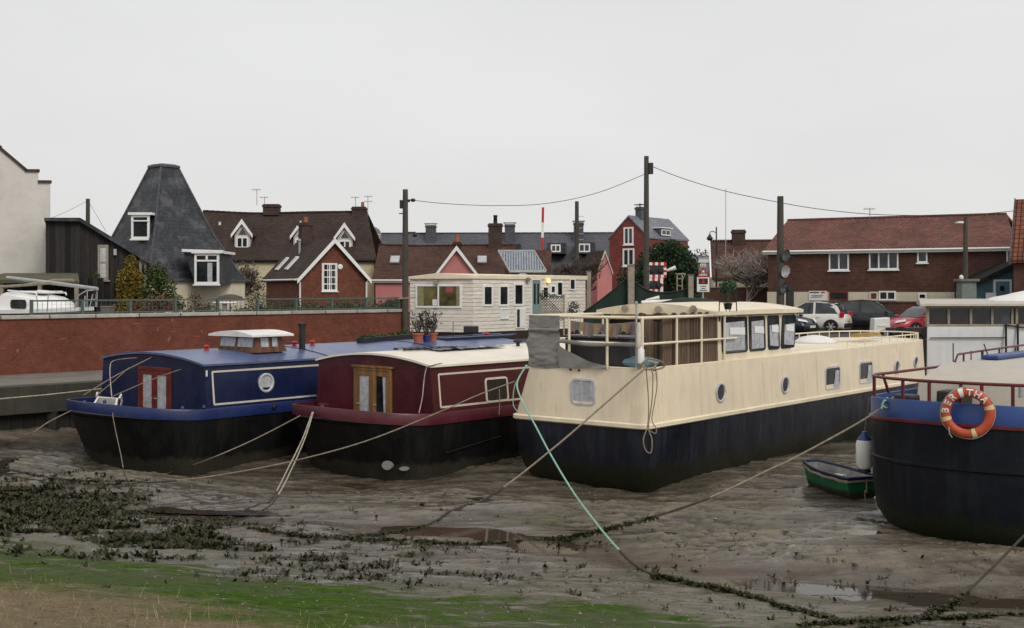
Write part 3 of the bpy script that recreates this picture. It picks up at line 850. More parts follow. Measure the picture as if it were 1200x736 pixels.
def round_window(root, c, w, h, r, U, N, rim_m, pane_m, b=0.05, name='window', shear=0.0, V=(0, 0, 1), arch=0.0):
    """rounded window; U unit vector along, N outward normal"""
    U, N, V, c = Vector(U), Vector(N), Vector(V), Vector(c)
    def ring(ww, hh, rr, off):
        out = []
        for p, q in rrect(ww, hh, rr):
            if arch and q > 0: q += arch * (1 - (2 * p / ww) ** 2)
            out.append(c + U * (p + shear * q) + V * q + N * off)
        return out
    m = MB(); m.loft([ring(w + 2 * b, h + 2 * b, r + b, -.02), ring(w + 2 * b, h + 2 * b, r + b, .02), ring(w, h, r, .024), ring(w, h, r, .0)])
    o = m.build(name, rim_m, root, smooth=True)
    m = MB(); m.poly(ring(w + .01, h + .01, r, .008)); m.build('pane', pane_m, o)
    return o


def cowl(loc, label, parent_fr, group):
    t = thing('roof_vent', label, 'roof vent', parent_fr, group)
    MB.DT = Matrix.Scale(.78, 4)
    m = MB(); m.lathe([(.085, 0), (.085, .05), (.05, .07), (.05, .12)], n=10); m.build('base', M['red'], t, smooth=True)
    m = MB(); m.lathe([(.02, .11), (.10, .13), (.105, .16), (.06, .20), (.0, .21)], n=10); m.build('cap', M['red'], t, smooth=True)
    m = MB(); m.bar((-.11, 0, .10), (.11, 0, .10), .03, .03); m.build('handle', M['red'], t)
    MB.DT = None
    return t


# ---------- blue houseboat
FB = Fr((-7.06, 28.0, 0), math.atan2(.768, .64))
blue = thing('houseboat', 'blue houseboat with red framed doors and black hull, nearest the flood wall', 'houseboat', FB)
BW, BZE, BCR, BL = 4.85, 2.33, 0.20, 12.4
bsy = barge(FB, blue, BW, 13.6, 1.75, 1.33, 0.25, BL, BZE, BCR, M['black_hull'], M['blue_paint'], M['blue_panel'], M['blue_roof'])
coach_line(blue, bsy, 0.22, 8.5, 1.40, 2.17, M['line'])
c = FB.hit(312, 448.5, 1, .2)
porthole(blue, (c.x, bsy(c.z), c.z), .24, 1, -1, M['porthole'], M['curtain'])
dl, dr = FB.hit(165, 455, 0, 0), FB.hit(200, 455, 0, 0)
zt = FB.hit(182, 431.5, 0, 0).z
m = MB(); y0, y1 = dr.y, dl.y
def yz_frame(m, x0, x1, y0, y1, z0, z1, b):
    m.box(x0, x1, y0, y0 + b, z0, z1); m.box(x0, x1, y1 - b, y1, z0, z1); m.box(x0, x1, y0 + b, y1 - b, z1 - b, z1); m.box(x0, x1, y0 + b, y1 - b, z0, z0 + b)
yz_frame(m, -.05, -.0, y0 - .06, y1 + .06, 1.0, zt + .03, .08)
m.build('door_frame', M['wood_red'], blue, bev=.006)
ym = (y0 + y1) / 2
for (a_, b_) in ((y0 + .025, ym - .004), (ym + .004, y1 - .025)):
    m = MB(); yz_frame(m, -.04, -.003, a_, b_, 1.09, zt - .05, .11 if True else .1)
    d = m.build('door', M['wood_red'], blue, bev=.005)
    m = MB(); m.box(-.022, -.012, a_ + .10, b_ - .10, 1.12, zt - .15); m.build('pane', M['curtain'], d)
    m = MB(); m.bar((-.075, ym + (.05 if a_ > ym else -.05), 1.45), (-.075, ym + (.14 if a_ > ym else -.14), 1.45), .02, .02); m.build('handle', M['steel'], d)
m = MB()
for k in range(3): m.lathe([(.03, 0), (.05, .03), (.02, .09)], (-1.25 + k * .9, BW / 2 + .05, 1.40) if k == 0 else (-1.0 + k * .45, .42 - .2 * k + .1, 1.33), n=8)
m.build('fairlead', M['blue_paint'], blue, smooth=True)
c = FB.hit(320, 478, 1, 0)
m = MB(); m.lathe([(.05, -.02), (.06, -.06), (.03, -.08)], (c.x, 0, 1.24), n=10, axis=1); m.build('fitting', M['iron'], blue, smooth=True)
c = FB.hit(243, 437, 0, 0)
m = MB(); m.box(-.03, -.005, c.y - .02, c.y + .03, c.z - .09, c.z + .06); m.build('cabin_lamp', M['upvc'], blue, bev=.01)
# roof seam strips of the blue boat
m = MB()
def roofz(y, w, ze, cr, i=.20): return ze - .015 + (cr + .02) * (1 - (2 * (y - i) / (w - 2 * i) - 1) ** 2) + .047
for xs in (3.9, 8.2):
    m.tube([(xs, y, roofz(y, BW, BZE, BCR)) for y in np.linspace(.25, BW - .25, 14)], .018, 5)
m.build('roof_seam', M['blue_panel'], blue)
# lantern house on the blue roof
lz = 2.52
A = FB.hit(298, 410, 2, 2.60); B = FB.hit(247, 409, 2, 2.58); D = FB.hit(336, 407, 2, 2.58)
lx0, ly0, ly1, lx1 = A.x, A.y, B.y, D.x
print('lantern', A, B, D)
lx1 = lx0 + max(.95, .64 * (lx1 - lx0))
m = MB(); hL = 0.43
m.add([(lx0, ly0, lz), (lx1, ly0, lz), (lx1, ly1, lz), (lx0, ly1, lz), (lx0 + .07, ly0 + .05, lz + hL), (lx1 - .16, ly0 + .05, lz + hL), (lx1 - .16, ly1 - .05, lz + hL), (lx0 + .07, ly1 - .05, lz + hL)],
      [(0, 1, 5, 4), (1, 2, 6, 5), (2, 3, 7, 6), (3, 0, 4, 7), (4, 5, 6, 7)])
lan = m.build('roof_lantern', M['wood_brown'], blue)
m = MB()
NR = 12
rr = []
for x in (lx0 - .18, lx0 - .16, (lx0 + lx1) / 2, lx1 + .10, lx1 + .12):
    rr.append([(x, ly0 - .14 + (ly1 - ly0 + .28) * k / NR, lz + hL + .02 + .10 * (1 - (2 * k / NR - 1) ** 2)) for k in range(NR + 1)] + [(x, ly0 - .14 + (ly1 - ly0 + .28) * k / NR, lz + hL - .025) for k in range(NR, -1, -1)])
m.loft(rr, True, True, True); m.build('lantern_roof', M['white'], lan, smooth=True)
def lwin(y0, y1, x0, x1):
    z0, z1 = lz + .14, lz + .37
    if x0 is None:
        o = lambda y, z: (lx0 + .07 * (z - lz) / hL - .010, y, z)
        q = [o(y0, z0), o(y1, z0), o(y1, z1), o(y0, z1)]
    else:
        o = lambda x, z: (x, ly0 + .05 * (z - lz) / hL - .010, z)
        q = [o(x0, z0), o(x1, z0), o(x1, z1), o(x0, z1)]
    m = MB(); m.poly(q); m.build('pane', M['curtain'], lan)
ym = (ly0 + ly1) / 2
lwin(ly0 + .10, ym - .05, None, None); lwin(ym + .05, ly1 - .10, None, None)
xm = (lx0 + lx1) / 2
lwin(None, None, lx0 + .22, xm - .06) ; lwin(None, None, xm + .06, lx1 - .30)
# stovepipe
c = FB.hit(354, 406, 2, 2.60)
sp_ = thing('stovepipe', 'black stovepipe with cap standing on the blue houseboat roof', 'chimney', Fr(FB.M @ Vector((c.x, c.y, 2.50))))
m = MB(); m.lathe([(.085, -.05), (.085, .64)], n=12); m.build('flue', M['iron'], sp_, smooth=True)
m = MB(); m.lathe([(.10, .60), (.10, .64), (.12, .70), (.12, .72), (.02, .74)], n=12); m.build('cap', M['iron'], sp_, smooth=True)
m = MB(); m.lathe([(.14, -.03), (.14, .02), (.09, .04)], n=12); m.build('collar', M['iron'], sp_, smooth=True)
vent_l = ['red mushroom vent at the front left of the blue roof, left of the lantern', 'red mushroom vent beside the right end of the roof lantern', 'red mushroom vent between roof lantern and black stovepipe',
          'red mushroom vent just right of the black stovepipe', 'red mushroom vent in front of the long planter on the blue roof', 'red mushroom vent right of the orange flower pots, below the caravan',
          'pale red mushroom vent farthest along the blue roof']
for (px, py), l in zip(((242, 411), (328, 408), (345, 406), (366, 405), (435, 401), (573, 396), (592, 398)), vent_l):
    zr = 2.60
    for _ in range(4):
        c = FB.hit(px, py, 2, zr); zr = roofz(min(max(c.y, .3), BW - .3), BW, BZE, BCR)
    c.x = min(c.x, BL - .1)
    cowl(None, l, Fr(FB.M @ Vector((c.x, min(c.y, BW - .3), zr - .02))), 'red vents on the blue roof')
# planters and pots on the blue roof
def leaf_cloud(mb, c, rad, n, sz, seed=0, flat=1.0):
    r_ = np.random.default_rng(seed)
    d = r_.normal(size=(n, 3)); d /= np.linalg.norm(d, axis=1)[:, None]
    p = np.array(c) + d * np.array(rad) * (r_.random((n, 1)) ** 0.45)
    u = r_.normal(size=(n, 3)); u /= np.linalg.norm(u, axis=1)[:, None]
    v = np.cross(u, r_.normal(size=(n, 3))); v /= np.linalg.norm(v, axis=1)[:, None]
    k = sz * r_.uniform(.6, 1.4, (n, 1))
    q = np.stack([p - u * k, p + v * k * .55, p + u * k, p - v * k * .55], 1).reshape(-1, 3)
    b = len(mb.v)
    mb.v.extend(map(tuple, q.tolist())); mb.f.extend([(b + 4 * i, b + 4 * i + 1, b + 4 * i + 2, b + 4 * i + 3) for i in range(n)])
def on_roof(px, py):
    zr = 2.6
    for _ in range(5):
        c = FB.hit(px, py, 2, zr); zr = roofz(min(max(c.y, .3), BW - .3), BW, BZE, BCR)
    return Vector((c.x, c.y, zr - .02))
a_, b_ = on_roof(422, 402), on_roof(484, 397)
ang = math.atan2(.768, .64)
pl = thing('planter_box', 'long black planter box of low plants on the blue roof', 'planter', Fr(FB.M @ Vector((a_.x, a_.y, a_.z)), ang + math.atan2(b_.y - a_.y, b_.x - a_.x)))
ll = min((b_ - a_).length, 3.4)
m = MB(); m.box(0, ll, -.12, .12, -.06, .17); m.build('trough', M['black'], pl, bev=.01)
m = MB()
for k in range(9): leaf_cloud(m, (ll * (k + .5) / 9, 0, .19), (.22, .12, .07 + .12 * (k == 7)), 60, .035, k)
m.build('plants', M['leaf_ivy'], pl, recalc=False)['kind'] = 'stuff'
def pot(px, py, r, h, mat, label, plants=None, fr=None):
    p = FB.M @ on_roof(px, py) if fr is None else fr
    t = thing('flower_pot', label, 'plant pot', Fr(p), 'pots on the blue houseboat roof')
    m = MB(); m.lathe([(r * .68, -.03), (r * .92, h * .8), (r * 1.05, h * .8), (r * 1.05, h), (r * .9, h), (r * .85, h * .85), (0, h * .85)], n=14); m.build('pot', mat, t, smooth=True)
    if plants:
        m = MB()
        rg = np.random.default_rng(int(px))
        for k in range(plants):
            a = rg.uniform(0, 2 * PI); l = rg.uniform(.3, .75); q = rg.uniform(.05, .35)
            pts = [(0.04 * math.cos(a), .04 * math.sin(a), h * .85), (q * .5 * math.cos(a), q * .5 * math.sin(a), h + l * .5), (q * math.cos(a + .3), q * math.sin(a + .3), h + l)]
            m.tube(pts, [.008, .006, .003], 4)
            for z_ in range(5):
                leaf_cloud(m, (q * .8 * math.cos(a), q * .8 * math.sin(a), h + l * rg.uniform(.3, 1)), (.06, .06, .06), 4, .03, int(k * 7 + z_))
        m.build('plant', M['leaf_plum'], t, recalc=False)
M['leaf_plum'] = leafmat('dark purplish stems', (0.03, 0.028, 0.03), (0.06, 0.055, 0.05), (0.09, 0.085, 0.075))
pot(490, 400, .17, .30, M['terracotta'], 'larger orange terracotta pot beside the planter on the blue roof', 14)
pot(500, 399.5, .14, .24, M['blue_pot'], 'blue glazed pot between the two orange pots', 20)
pot(507, 399, .15, .28, M['terracotta'], 'smaller brownish orange pot right of the blue pot', 18)
# dark handrail frame and low lumber lying on the roof
rk = thing('roof_rack', 'low dark rack of folded canvas at the far end of the blue roof', 'rack', Fr(FB.M @ on_roof(515, 398), ang))
m = MB(); m.box(0, 3.2, -.30, .30, -.05, .08); m.build('canvas', M['black'], rk, bev=.03)
m = MB(); m.tube([(0, -.32, .09), (3.3, -.32, .11)], .02, 6); m.tube([(0, .32, .09), (3.3, .32, .11)], .02, 6); m.build('rail', M['blue_roof'], rk)
lm = thing('satellite_box', 'small black box on a stalk on the blue roof below the caravan', 'box', Fr(FB.M @ on_roof(552, 396), 0))
m = MB(); m.box(-.24, .24, -.05, .05, .18, .40); m.build('box', M['black'], lm, bev=.02)
m = MB(); m.tube([(0, 0, -.06), (0, 0, .2)], .015, 6); m.build('stalk', M['iron'], lm)
ae = thing('roof_aerial', 'thin dark aerial standing on the blue roof before the caravan', 'aerial', Fr(FB.M @ on_roof(531, 397), 0))
m = MB(); m.tube([(0, 0, -.06), (0, 0, .55)], .012, 6); m.bar((-.07, 0, .22), (.07, 0, .22), .02, .02); m.build('mast', M['iron'], ae)

# ---------- maroon houseboat
FRD = Fr((-1.66, 27.0, 0), math.atan2(.759, .651))
red = thing('houseboat', 'maroon houseboat with cream roof and oak doors, between the blue and cream boats', 'houseboat', FRD)
RW, RZE, RCR, RL = 4.4, 2.37, 0.20, 12.0
rsy = barge(FRD, red, RW, 13.5, 1.55, 1.33, 0.26, RL, RZE, RCR, M['black_hull'], M['red_band'], M['red_paint'], M['cream_roof'], sheer=.12)
coach_line(red, rsy, 0.25, 7.0, 1.43, 2.18, M['line'])
c = FRD.hit(582, 456.5, 1, .2)
wd = FRD.hit(594, 456, 1, .2).x - FRD.hit(569, 456, 1, .2).x
sl = (rsy(2.2) - rsy(1.4)) / .8
V = Vector((0, sl, 1)).normalized()
round_window(red, (c.x, rsy(c.z), c.z), wd - .05, .50, .05, (1, 0, 0), Vector((0, -1, sl)).normalized(), M['line'], M['brown_glass'], .05, V=V)
m = MB(); m.box(c.x + .05, c.x + .28, rsy(c.z) - .014, rsy(c.z) - .012, c.z - .2, c.z + .2)
dl, dr = FRD.hit(416, 455, 0, 0), FRD.hit(460, 455, 0, 0)
zt = FRD.hit(438, 431, 0, 0).z
y0, y1 = dr.y, dl.y
m = MB(); yz_frame(m, -.05, 0, y0, y1, 1.0, zt, .07); m.box(-.07, 0, y0 - .05, y1 + .05, zt, zt + .05)
m.build('door_frame', M['wood_gold'], red, bev=.006)
ym = (y0 + y1) / 2
for k, (a_, b_) in enumerate(((y0 + .075, ym - .003), (ym + .003, y1 - .075))):
    m = MB(); yz_frame(m, -.04, -.003, a_, b_, 1.08, zt - .075, .12)
    d = m.build('door', M['wood_gold'], red, bev=.005)
    m = MB(); m.box(-.022, -.012, a_ + .11, b_ - .11, 1.15, zt - .18); m.build('pane', M['dark_glass'] if k == 0 else M['curtain'], d)
    if k == 0:
        m = MB(); m.poly([(-.024, a_ + .11, 1.2), (-.024, a_ + .20, 1.2), (-.024, a_ + .24, zt - .18), (-.024, a_ + .11, zt - .18)]); m.build('curtain', M['curtain'], d)
    m = MB(); m.bar((-.07, b_ - .06, 1.40), (-.07, b_ - .16, 1.40), .018, .018); m.build('handle', M['steel'], d)
m = MB()
for px, py in ((364, 438), (443, 436)):
    pass
c = FRD.hit(455, 547, 1, .3)
for (px, py, r_, mt, nm, lb) in ((455, 545, .13, M['tarp_grey'], 'hull_patch', 'pale round disc low on the hull'), (474, 549, .08, M['tarp_grey'], 'hull_anode', 'pale oblong block low on the hull')):
    c = FRD.hit(px, py, 2, 0.32 if nm == 'hull_patch' else .26)
    # on the bow curve: push the disc onto the hull skin
    ph = None
    pts_ = outline(RW, 13.5, 1.55, .95, .13, .55)
    cam = FRD.I @ Vector((0, 0, EYE)); ray = (FRD.I @ P(px, py, 10)) - cam
    best = None
    for q0, q1 in zip(pts_[:-1], pts_[1:]):
        ex, ey = q1[0] - q0[0], q1[1] - q0[1]
        det = ray.x * (-ey) - ray.y * (-ex)
        if abs(det) < 1e-9: continue
        bx, by = q0[0] - cam.x, q0[1] - cam.y
        tt = (bx * (-ey) - by * (-ex)) / det; uu = (ray.x * by - ray.y * bx) / det
        if 0 <= uu <= 1 and tt > 0 and (best is None or tt < best[0]): best = (tt, Vector((ey, -ex, 0)).normalized())
    if best is None: continue
    p = cam + ray * best[0]; nn = best[1]
    if nn.dot(ray) > 0: nn = -nn
    u_ = Vector((0, 0, 1)).cross(nn).normalized()
    m = MB(); k2 = 14
    sy_ = .8 if nm == 'hull_patch' else .55
    rg = [[p + u_ * (r_ * math.cos(2 * PI * k / k2) * (1 if nm == 'hull_patch' else 1.4)) + Vector((0, 0, r_ * sy_ * math.sin(2 * PI * k / k2))) + nn * o_ for k in range(k2)] for o_ in (-.15, .05, .07)]
    m.loft(rg, True, False, True); m.build(nm, mt, red, smooth=True, label=lb)
c = FRD.hit(520, 531, 1, .1); c2 = FRD.hit(585, 511, 1, .1)
m = MB(); m.tube([(c.x, .06, c.z), (c2.x, .05, c2.z)], .02, 6); m.build('rubbing_strip', M['black_hull'], red)
m = MB(); m.lathe([(.06, 0), (.09, .04), (.03, .12), (.0, .13)], (-1.12, RW / 2 + .45, 1.34), n=10); m.bar((-1.12, RW / 2 + .29, 1.44), (-1.12, RW / 2 + .61, 1.44), .06, .05); m.build('bollard', M['red_band'], red, smooth=True)
# solar trays on the maroon roof
def rroof(px, py):
    zr = 2.55
    for _ in range(5):
        c = FRD.hit(px, py, 2, zr); zr = roofz(min(max(c.y, .3), RW - .3), RW, RZE, RCR)
    return Vector((c.x, c.y, zr))
mv = thing('roof_vent', 'grey mushroom vent at the far right of the cream houseboat roof', 'roof vent', Fr(FRD.M @ rroof(607, 405.5)))
m = MB(); m.lathe([(.05, -.03), (.05, .09), (.13, .10), (.13, .14), (.06, .19), (0, .2)], n=12); m.build('cap', M['iron'], mv, smooth=True)
ar = math.atan2(.759, .651)
pA, pB, pC = rroof(473, 416.5), rroof(547, 410), rroof(500, 411)
lad = thing('boarding_ladder', 'dark folded ladder lying flat along the cream houseboat roof', 'ladder', Fr(FRD.M @ (pA + Vector((0, 0, .04))), ar))
dv = pB - pA; dv.z = 0; dn = Vector((-dv.y, dv.x, 0)).normalized() * .4
m = MB()
for k in range(2): m.bar(dn * k, Vector((dv.x, dv.y, pB.z - pA.z)) + dn * k, .05, .05)
m.build('stile', M['iron'], lad)
for k in range(9):
    f = (k + .5) / 9
    m = MB(); q = Vector((dv.x, dv.y, pB.z - pA.z)) * f; m.bar(q, q + dn, .035, .03); m.build('rung', M['steel'], lad)
bd = thing('folded_sheet', 'crumpled clear plastic sheet lying on the cream roof by the ladder', 'sheet', Fr(FRD.M @ rroof(548, 409), ar))
m = MB(); rg = np.random.default_rng(3); g = [[(i * .19 - 1.3, j * .14 - .28, .02 + .05 * rg.random()) for j in range(5)] for i in range(14)]
m.loft(g, False); m.build('sheet', M['slate_pale'], bd, recalc=False)

# ---------- cream barge
uc = (.623, .782)
FC = Fr((2.75, 24.5, 0), math.atan2(uc[1], uc[0]))
cream = thing('houseboat', 'big cream barge with black lower hull and railed front deck', 'houseboat', FC)
CW, CL, CZ, CD = 3.5, 17.9, 1.315, 2.47
def cplan(ins, fx, L, ch=0.14, nb=14):
    w = CW
    pts = [(fx + ch, ins), (fx, ins + ch)] 
    pts += [(fx, ins + (w - 2 * ins) * k / 4) for k in range(1, 4)]
    pts += [(fx, w - ins - ch), (fx + ch, w - ins)]
    r0 = L - 2.7
    pts += [(fx + (r0 - fx) * k / 6, w - ins) for k in range(1, 6)]
    hw = w / 2 - ins
    for k in range(nb + 1):
        f = PI * k / nb
        c_, s_ = math.cos(f), math.sin(f)
        pts.append((r0 + 2.7 * abs(s_) ** .8, w / 2 + math.copysign(abs(c_) ** .75, c_) * hw))
    pts += [(fx + (r0 - fx) * k / 6, ins) for k in range(5, 0, -1)]
    return pts
def cring(ins, fx, L, z, tr=0.0): return [(x, y, z + tr * max(0, x)) for x, y in cplan(ins, fx, L)]
def st_y_(z): return .055 * (z - CZ) / (CD - CZ)
m = MB()
m.loft([cring(.35, .55, CL - 1.0, -.35), cring(.14, .22, CL - .5, .08), cring(.03, .06, CL - .2, .45), cring(0, 0, CL - .05, 1.0), cring(0, 0, CL, CZ - .07)], True, True, True)
m.build('lower_hull', paint('navy black barge paint', (0.0075, 0.009, 0.016), 0.42, 0.4, 1.1, dirt=(0.034, 0.042, 0.060), dirt_amt=0.75, streak=True, spec=.35, rust=(.035, .022, .014), dent=.6, tide=(.42, .22, (.013, .014, .007))), cream, smooth=True)
m = MB()
m.loft([cring(-.02, -.02, CL, CZ - .075), cring(-.055, -.055, CL + .04, CZ - .05), cring(-.055, -.055, CL + .04, CZ + .02), cring(-.01, -.01, CL, CZ + .05)], True)
m.build('rubbing_strake', M['cream_trim'], cream, smooth=True)
m = MB()
m.loft([cring(0, 0, CL, CZ + .04), [(x, y * (1 - .080 * max(0, 1 - x / 14)), z) for x, y, z in cring(.055, .05, CL - .05, CD - .1)], [(x, y * (1 - .085 * max(0, 1 - x / 14)) + .0, z) for x, y, z in cring(.06, .055, CL - .05, CD, .003)]], True, False, True)
m.build('topsides', M['cream'], cream, smooth=True)
m = MB()                                # weld seams of the plating
for xs in (2.3, 5.3, 8.35, 11.4, 14.2):
    m.add([(xs - .009, st_y_(CZ + .06) - .003, CZ + .06), (xs + .009, st_y_(CZ + .06) - .003, CZ + .06), (xs + .009, st_y_(CD - .1) - .003, CD - .1), (xs - .009, st_y_(CD - .1) - .003, CD - .1)], [(0, 1, 2, 3)])
m.build('weld_seam', M['line'], cream, recalc=False)
m = MB()
for xs in (1.5, 4.2, 7.0, 9.8, 12.6): m.add([(xs - .010, -.003, .55), (xs + .010, -.003, .55), (xs + .010, -.003, CZ - .1), (xs - .010, -.003, CZ - .1)], [(0, 1, 2, 3)])
m.build('hull_seam', M['black_hull'], cream, recalc=False)
# windows on the hull
def st_y(z): return .055 * (z - CZ) / (CD - CZ)
hx = lambda px, py: FC.hit(px, py, 1, 0.03)
c = FC.hit(683.5, 459.5, 0, 0.025)
w_ = abs(FC.hit(671, 459, 0, .02).y - FC.hit(696, 459, 0, .02).y); h_ = FC.hit(683, 446, 0, .02).z - FC.hit(683, 473, 0, .02).z
round_window(cream, (.05 * (c.z - CZ) / (CD - CZ), c.y, c.z), w_, h_, .09, (0, -1, 0), (-1, 0, .04), M['porthole'], M['curtain'], .045)
mm = MB(); mm.bar((-.03, c.y, c.z - h_ / 2), (-.03, c.y, c.z + h_ / 2), .02, .012); mm.build('window_bar', M['porthole'], cream)
for px, py, r in ((843.5, 460, .225), (919, 451, .22), (1050, 430, .20), (1072.5, 424, .17)):
    q = hx(px, py); q.x = min(q.x, 16.05); yo = 0
    if q.x > CL - 2.75: yo = CW / 2 * (1 - max(0, 1 - (max(0, q.x - CL + 2.75) / 2.7) ** 2.5) ** .375)
    porthole(cream, (q.x, st_y(q.z) + yo, q.z), r, 1, -1, M['porthole'], M['grey_glass'])
for (xa, xb, ya, yb) in ((967, 983, 431, 456), (1007, 1021, 425, 449)):
    p0, p1 = hx(xa, (ya + yb) / 2), hx(xb, (ya + yb) / 2)
    h_ = hx((xa + xb) / 2, ya).z - hx((xa + xb) / 2, yb).z
    q = (p0 + p1) / 2
    o = round_window(cream, (q.x, st_y(q.z), q.z), p1.x - p0.x, h_ * .92, .06, (1, 0, 0), (0, -1, .05), M['porthole'], M['dark_glass'], .04, arch=.07)
    m = MB(); m.poly([(q.x + .05, st_y(q.z) - .02, q.z - h_ * .42), (p1.x - .04, st_y(q.z) - .02, q.z - h_ * .42), (p1.x - .04, st_y(q.z) - .02, q.z + h_ * .36), (q.x + .16, st_y(q.z) - .02, q.z + h_ * .36)])
    m.build('curtain', M['curtain'], o)
# wheelhouse
WX0, WX1, WY0, WY1 = 3.35, 7.05, .16, CW - .34
WZ0, WZ1 = CD - .03, 3.52
m = MB()
m.add([(WX0, WY0, WZ0), (WX1 + .02, WY0, WZ0), (WX1 + .02, WY1, WZ0), (WX0, WY1, WZ0), (WX0, WY0 + .03, WZ1), (WX1 + .22, WY0 + .03, WZ1), (WX1 + .22, WY1 - .03, WZ1), (WX0, WY1 - .03, WZ1)],
      [(0, 1, 5, 4), (1, 2, 6, 5), (2, 3, 7, 6), (3, 0, 4, 7), (4, 5, 6, 7)])
wh = m.build('wheelhouse', M['cream_trim'], cream, bev=.02)
m = MB(); rr = []
for x, lift in ((WX0 - .42, 0), (WX0 - .38, .0), ((WX0 + WX1) / 2, .02), (WX1 + .44, 0), (WX1 + .50, -.01)):
    ed = .05 if x in (WX0 - .42,) else 0
    rr.append([(x, WY0 - .12 + ed + (WY1 - WY0 + .24 - 2 * ed) * k / 12, WZ1 + .11 + lift + .17 * (1 - (2 * k / 12 - 1) ** 2)) for k in range(13)] + [(x, WY0 - .12 + ed + (WY1 - WY0 + .24 - 2 * ed) * k / 12, WZ1 + .02) for k in range(12, -1, -1)])
m.loft(rr, True, True, True); m.build('wheelhouse_roof', M['cream_trim'], wh, smooth=True)
for (xa, xb, sh) in ((846, 876, 0), (878, 897, 0), (900, 913.5, 0), (916, 932, .16)):
    p0, p1 = FC.hit(xa, 388, 1, WY0), FC.hit(xb, 388, 1, WY0)
    zc, hh = 3.07, .80
    o = round_window(wh, ((p0.x + p1.x) / 2, WY0 + .015, zc), p1.x - p0.x - .05, hh, .07, (1, 0, 0), (0, -1, 0), M['iron'], M['grey_glass'], .018, shear=sh, V=(0, .03, 1))
    m = MB(); wv = (p1.x - p0.x) * .74; cx_ = (p0.x + p1.x) / 2 + .03
    g = [[(cx_ - wv / 2 + wv * i / 6, WY0 - .004, zc - hh * .46), (cx_ - wv / 2 + wv * i / 6 + (.07 if sh else 0), WY0 + .012, zc + hh * (.36 - .14 * (xa > 890) + .03 * i / 6))] for i in range(7)]
    m.loft(g, False); m.build('curtain', M['curtain'], o, recalc=False)
    m = MB(); m.poly([(cx_ - wv * .3, WY0 - .008, zc + hh * .02), (cx_ + wv * .5, WY0 - .008, zc - hh * .02), (cx_ + wv * .5, WY0 - .002, zc + hh * .20), (cx_ - wv * .3, WY0 - .002, zc + hh * .22)]); m.build('blind', M['upvc'], o, recalc=False)
# front windows of the wheelhouse (partly hidden behind the reed screen)
for k in range(3):
    yc = WY0 + .55 + k * 1.02
    round_window(wh, (WX0 - .002, yc, 3.10), .72, .62, .06, (0, -1, 0), (-1, 0, 0), M['iron'], M['dark_glass'], .02)
for k, (px, py) in enumerate(((732, 361.5), (771, 362.5), (812, 362))):
    c = FC.hit(px, py, 0, WX0 - .43)
    m = MB(); T = Matrix.Translation(c) @ Matrix.Rotation(.6, 4, 'Z'); m.T = T
    m.lathe([(.02, .10), (.06, .05), (.085, -.05), (.085, -.09), (.0, -.10)], n=12, axis=0); m.build('spotlight', M['post_wood'], wh, smooth=True)
# rear deck coaming, low rail, skylight dome
m = MB()
zd = CD + .05
r1 = [(x, y, zd - .05) for x, y in cplan(.28, WX1 + .25, CL - .35)]; r2 = [(x, y, zd + .035 * (1 - abs(2 * y / CW - 1))) for x, y in cplan(.34, WX1 + .3, CL - .42)]
m.loft([r1, r2], True, False, True); m.build('after_deck', M['cream_trim'], cream)
m = MB(); rail = [p for p in cplan(.17, WX1 + .45, CL - .22)][6:-1]
rl = [(x, y, CD + .21 + .003 * x) for x, y in rail]
m.tube(rl, .022, 6); m.build('low_rail', M['cream_trim'], cream)
acc = 0; last = None
for (x, y, z) in rl:
    if last is not None:
        seg = math.hypot(x - last[0], y - last[1]); k = max(1, round(seg / .55))
        for i in range(k):
            f = i / k; xx, yy = last[0] + (x - last[0]) * f, last[1] + (y - last[1]) * f
            m = MB(); m.bar((xx, yy, CD - .01), (xx, yy, z), .022, .022); m.build('low_rail_post', M['cream_trim'], cream)
    last = (x, y, z)
c = FC.hit(955, 400, 2, CD + .1)
m = MB(); m.lathe([(.62, 0), (.62, .05), (.58, .09), (.40, .20), (.15, .25), (0, .26)], (max(c.x, WX1 + 1.0), c.y, CD + .03), n=20); m.build('skylight_dome', M['white'], cream, smooth=True)
m = MB(); m.lathe([(.66, 0), (.66, .045), (.61, .05)], (max(c.x, WX1 + 1.0), c.y, CD + .035), n=20); m.build('skylight_rim', M['porthole'], cream)
c = FC.hit(1098, 408, 1, CW * .3)
m = MB(); m.tube([(CL - .1, .9, 2.12), (CL + .35, 1.2, 2.2), (CL + .4, 1.7, 2.2), (CL - .05, 2.2, 2.12)], [.16, .13, .13, .16], 8); m.build('bow_fender', M['cream_trim'], cream, smooth=True)
# front deck rail
m = MB(); RT = CD + 1.07; RMID = CD + .53
PY = CW * .915 - .10
corn = [(4.1, .10), (.14, .10), (.07, .20), (.07, PY - .1), (.15, PY), (3.0, PY)]
m.tube([(x, y, RT) for x, y in corn], .033, 8); m.tube([(x, y, RMID) for x, y in corn], .026, 8); m.tube([(x, y, CD + .02) for x, y in corn], .02, 6)
m.build('deck_rail', M['cream_trim'], cream, smooth=True)
for px in (667, 711.5):
    c = FC.hit(px, 400, 0, .07); m = MB(); m.tube([(.07, c.y, CD - .02), (.07, c.y, RT)], .030, 8); m.build('rail_post', M['cream_trim'], cream, smooth=True)
for px in (793, 822, 849):
    c = FC.hit(px, 400, 1, .10); m = MB(); m.tube([(c.x, .10, CD - .02), (c.x, .10, RT)], .028, 8); m.build('rail_post', M['cream_trim'], cream, smooth=True)
m = MB(); m.tube([(.09, .15, CD - .02), (.09, .15, RT)], .036, 8); m.build('rail_post', M['cream_trim'], cream, smooth=True)
m = MB(); m.tube([(.09, PY - .06, CD - .02), (.09, PY - .06, RT)], .034, 8); m.build('rail_post', M['cream_trim'], cream, smooth=True)
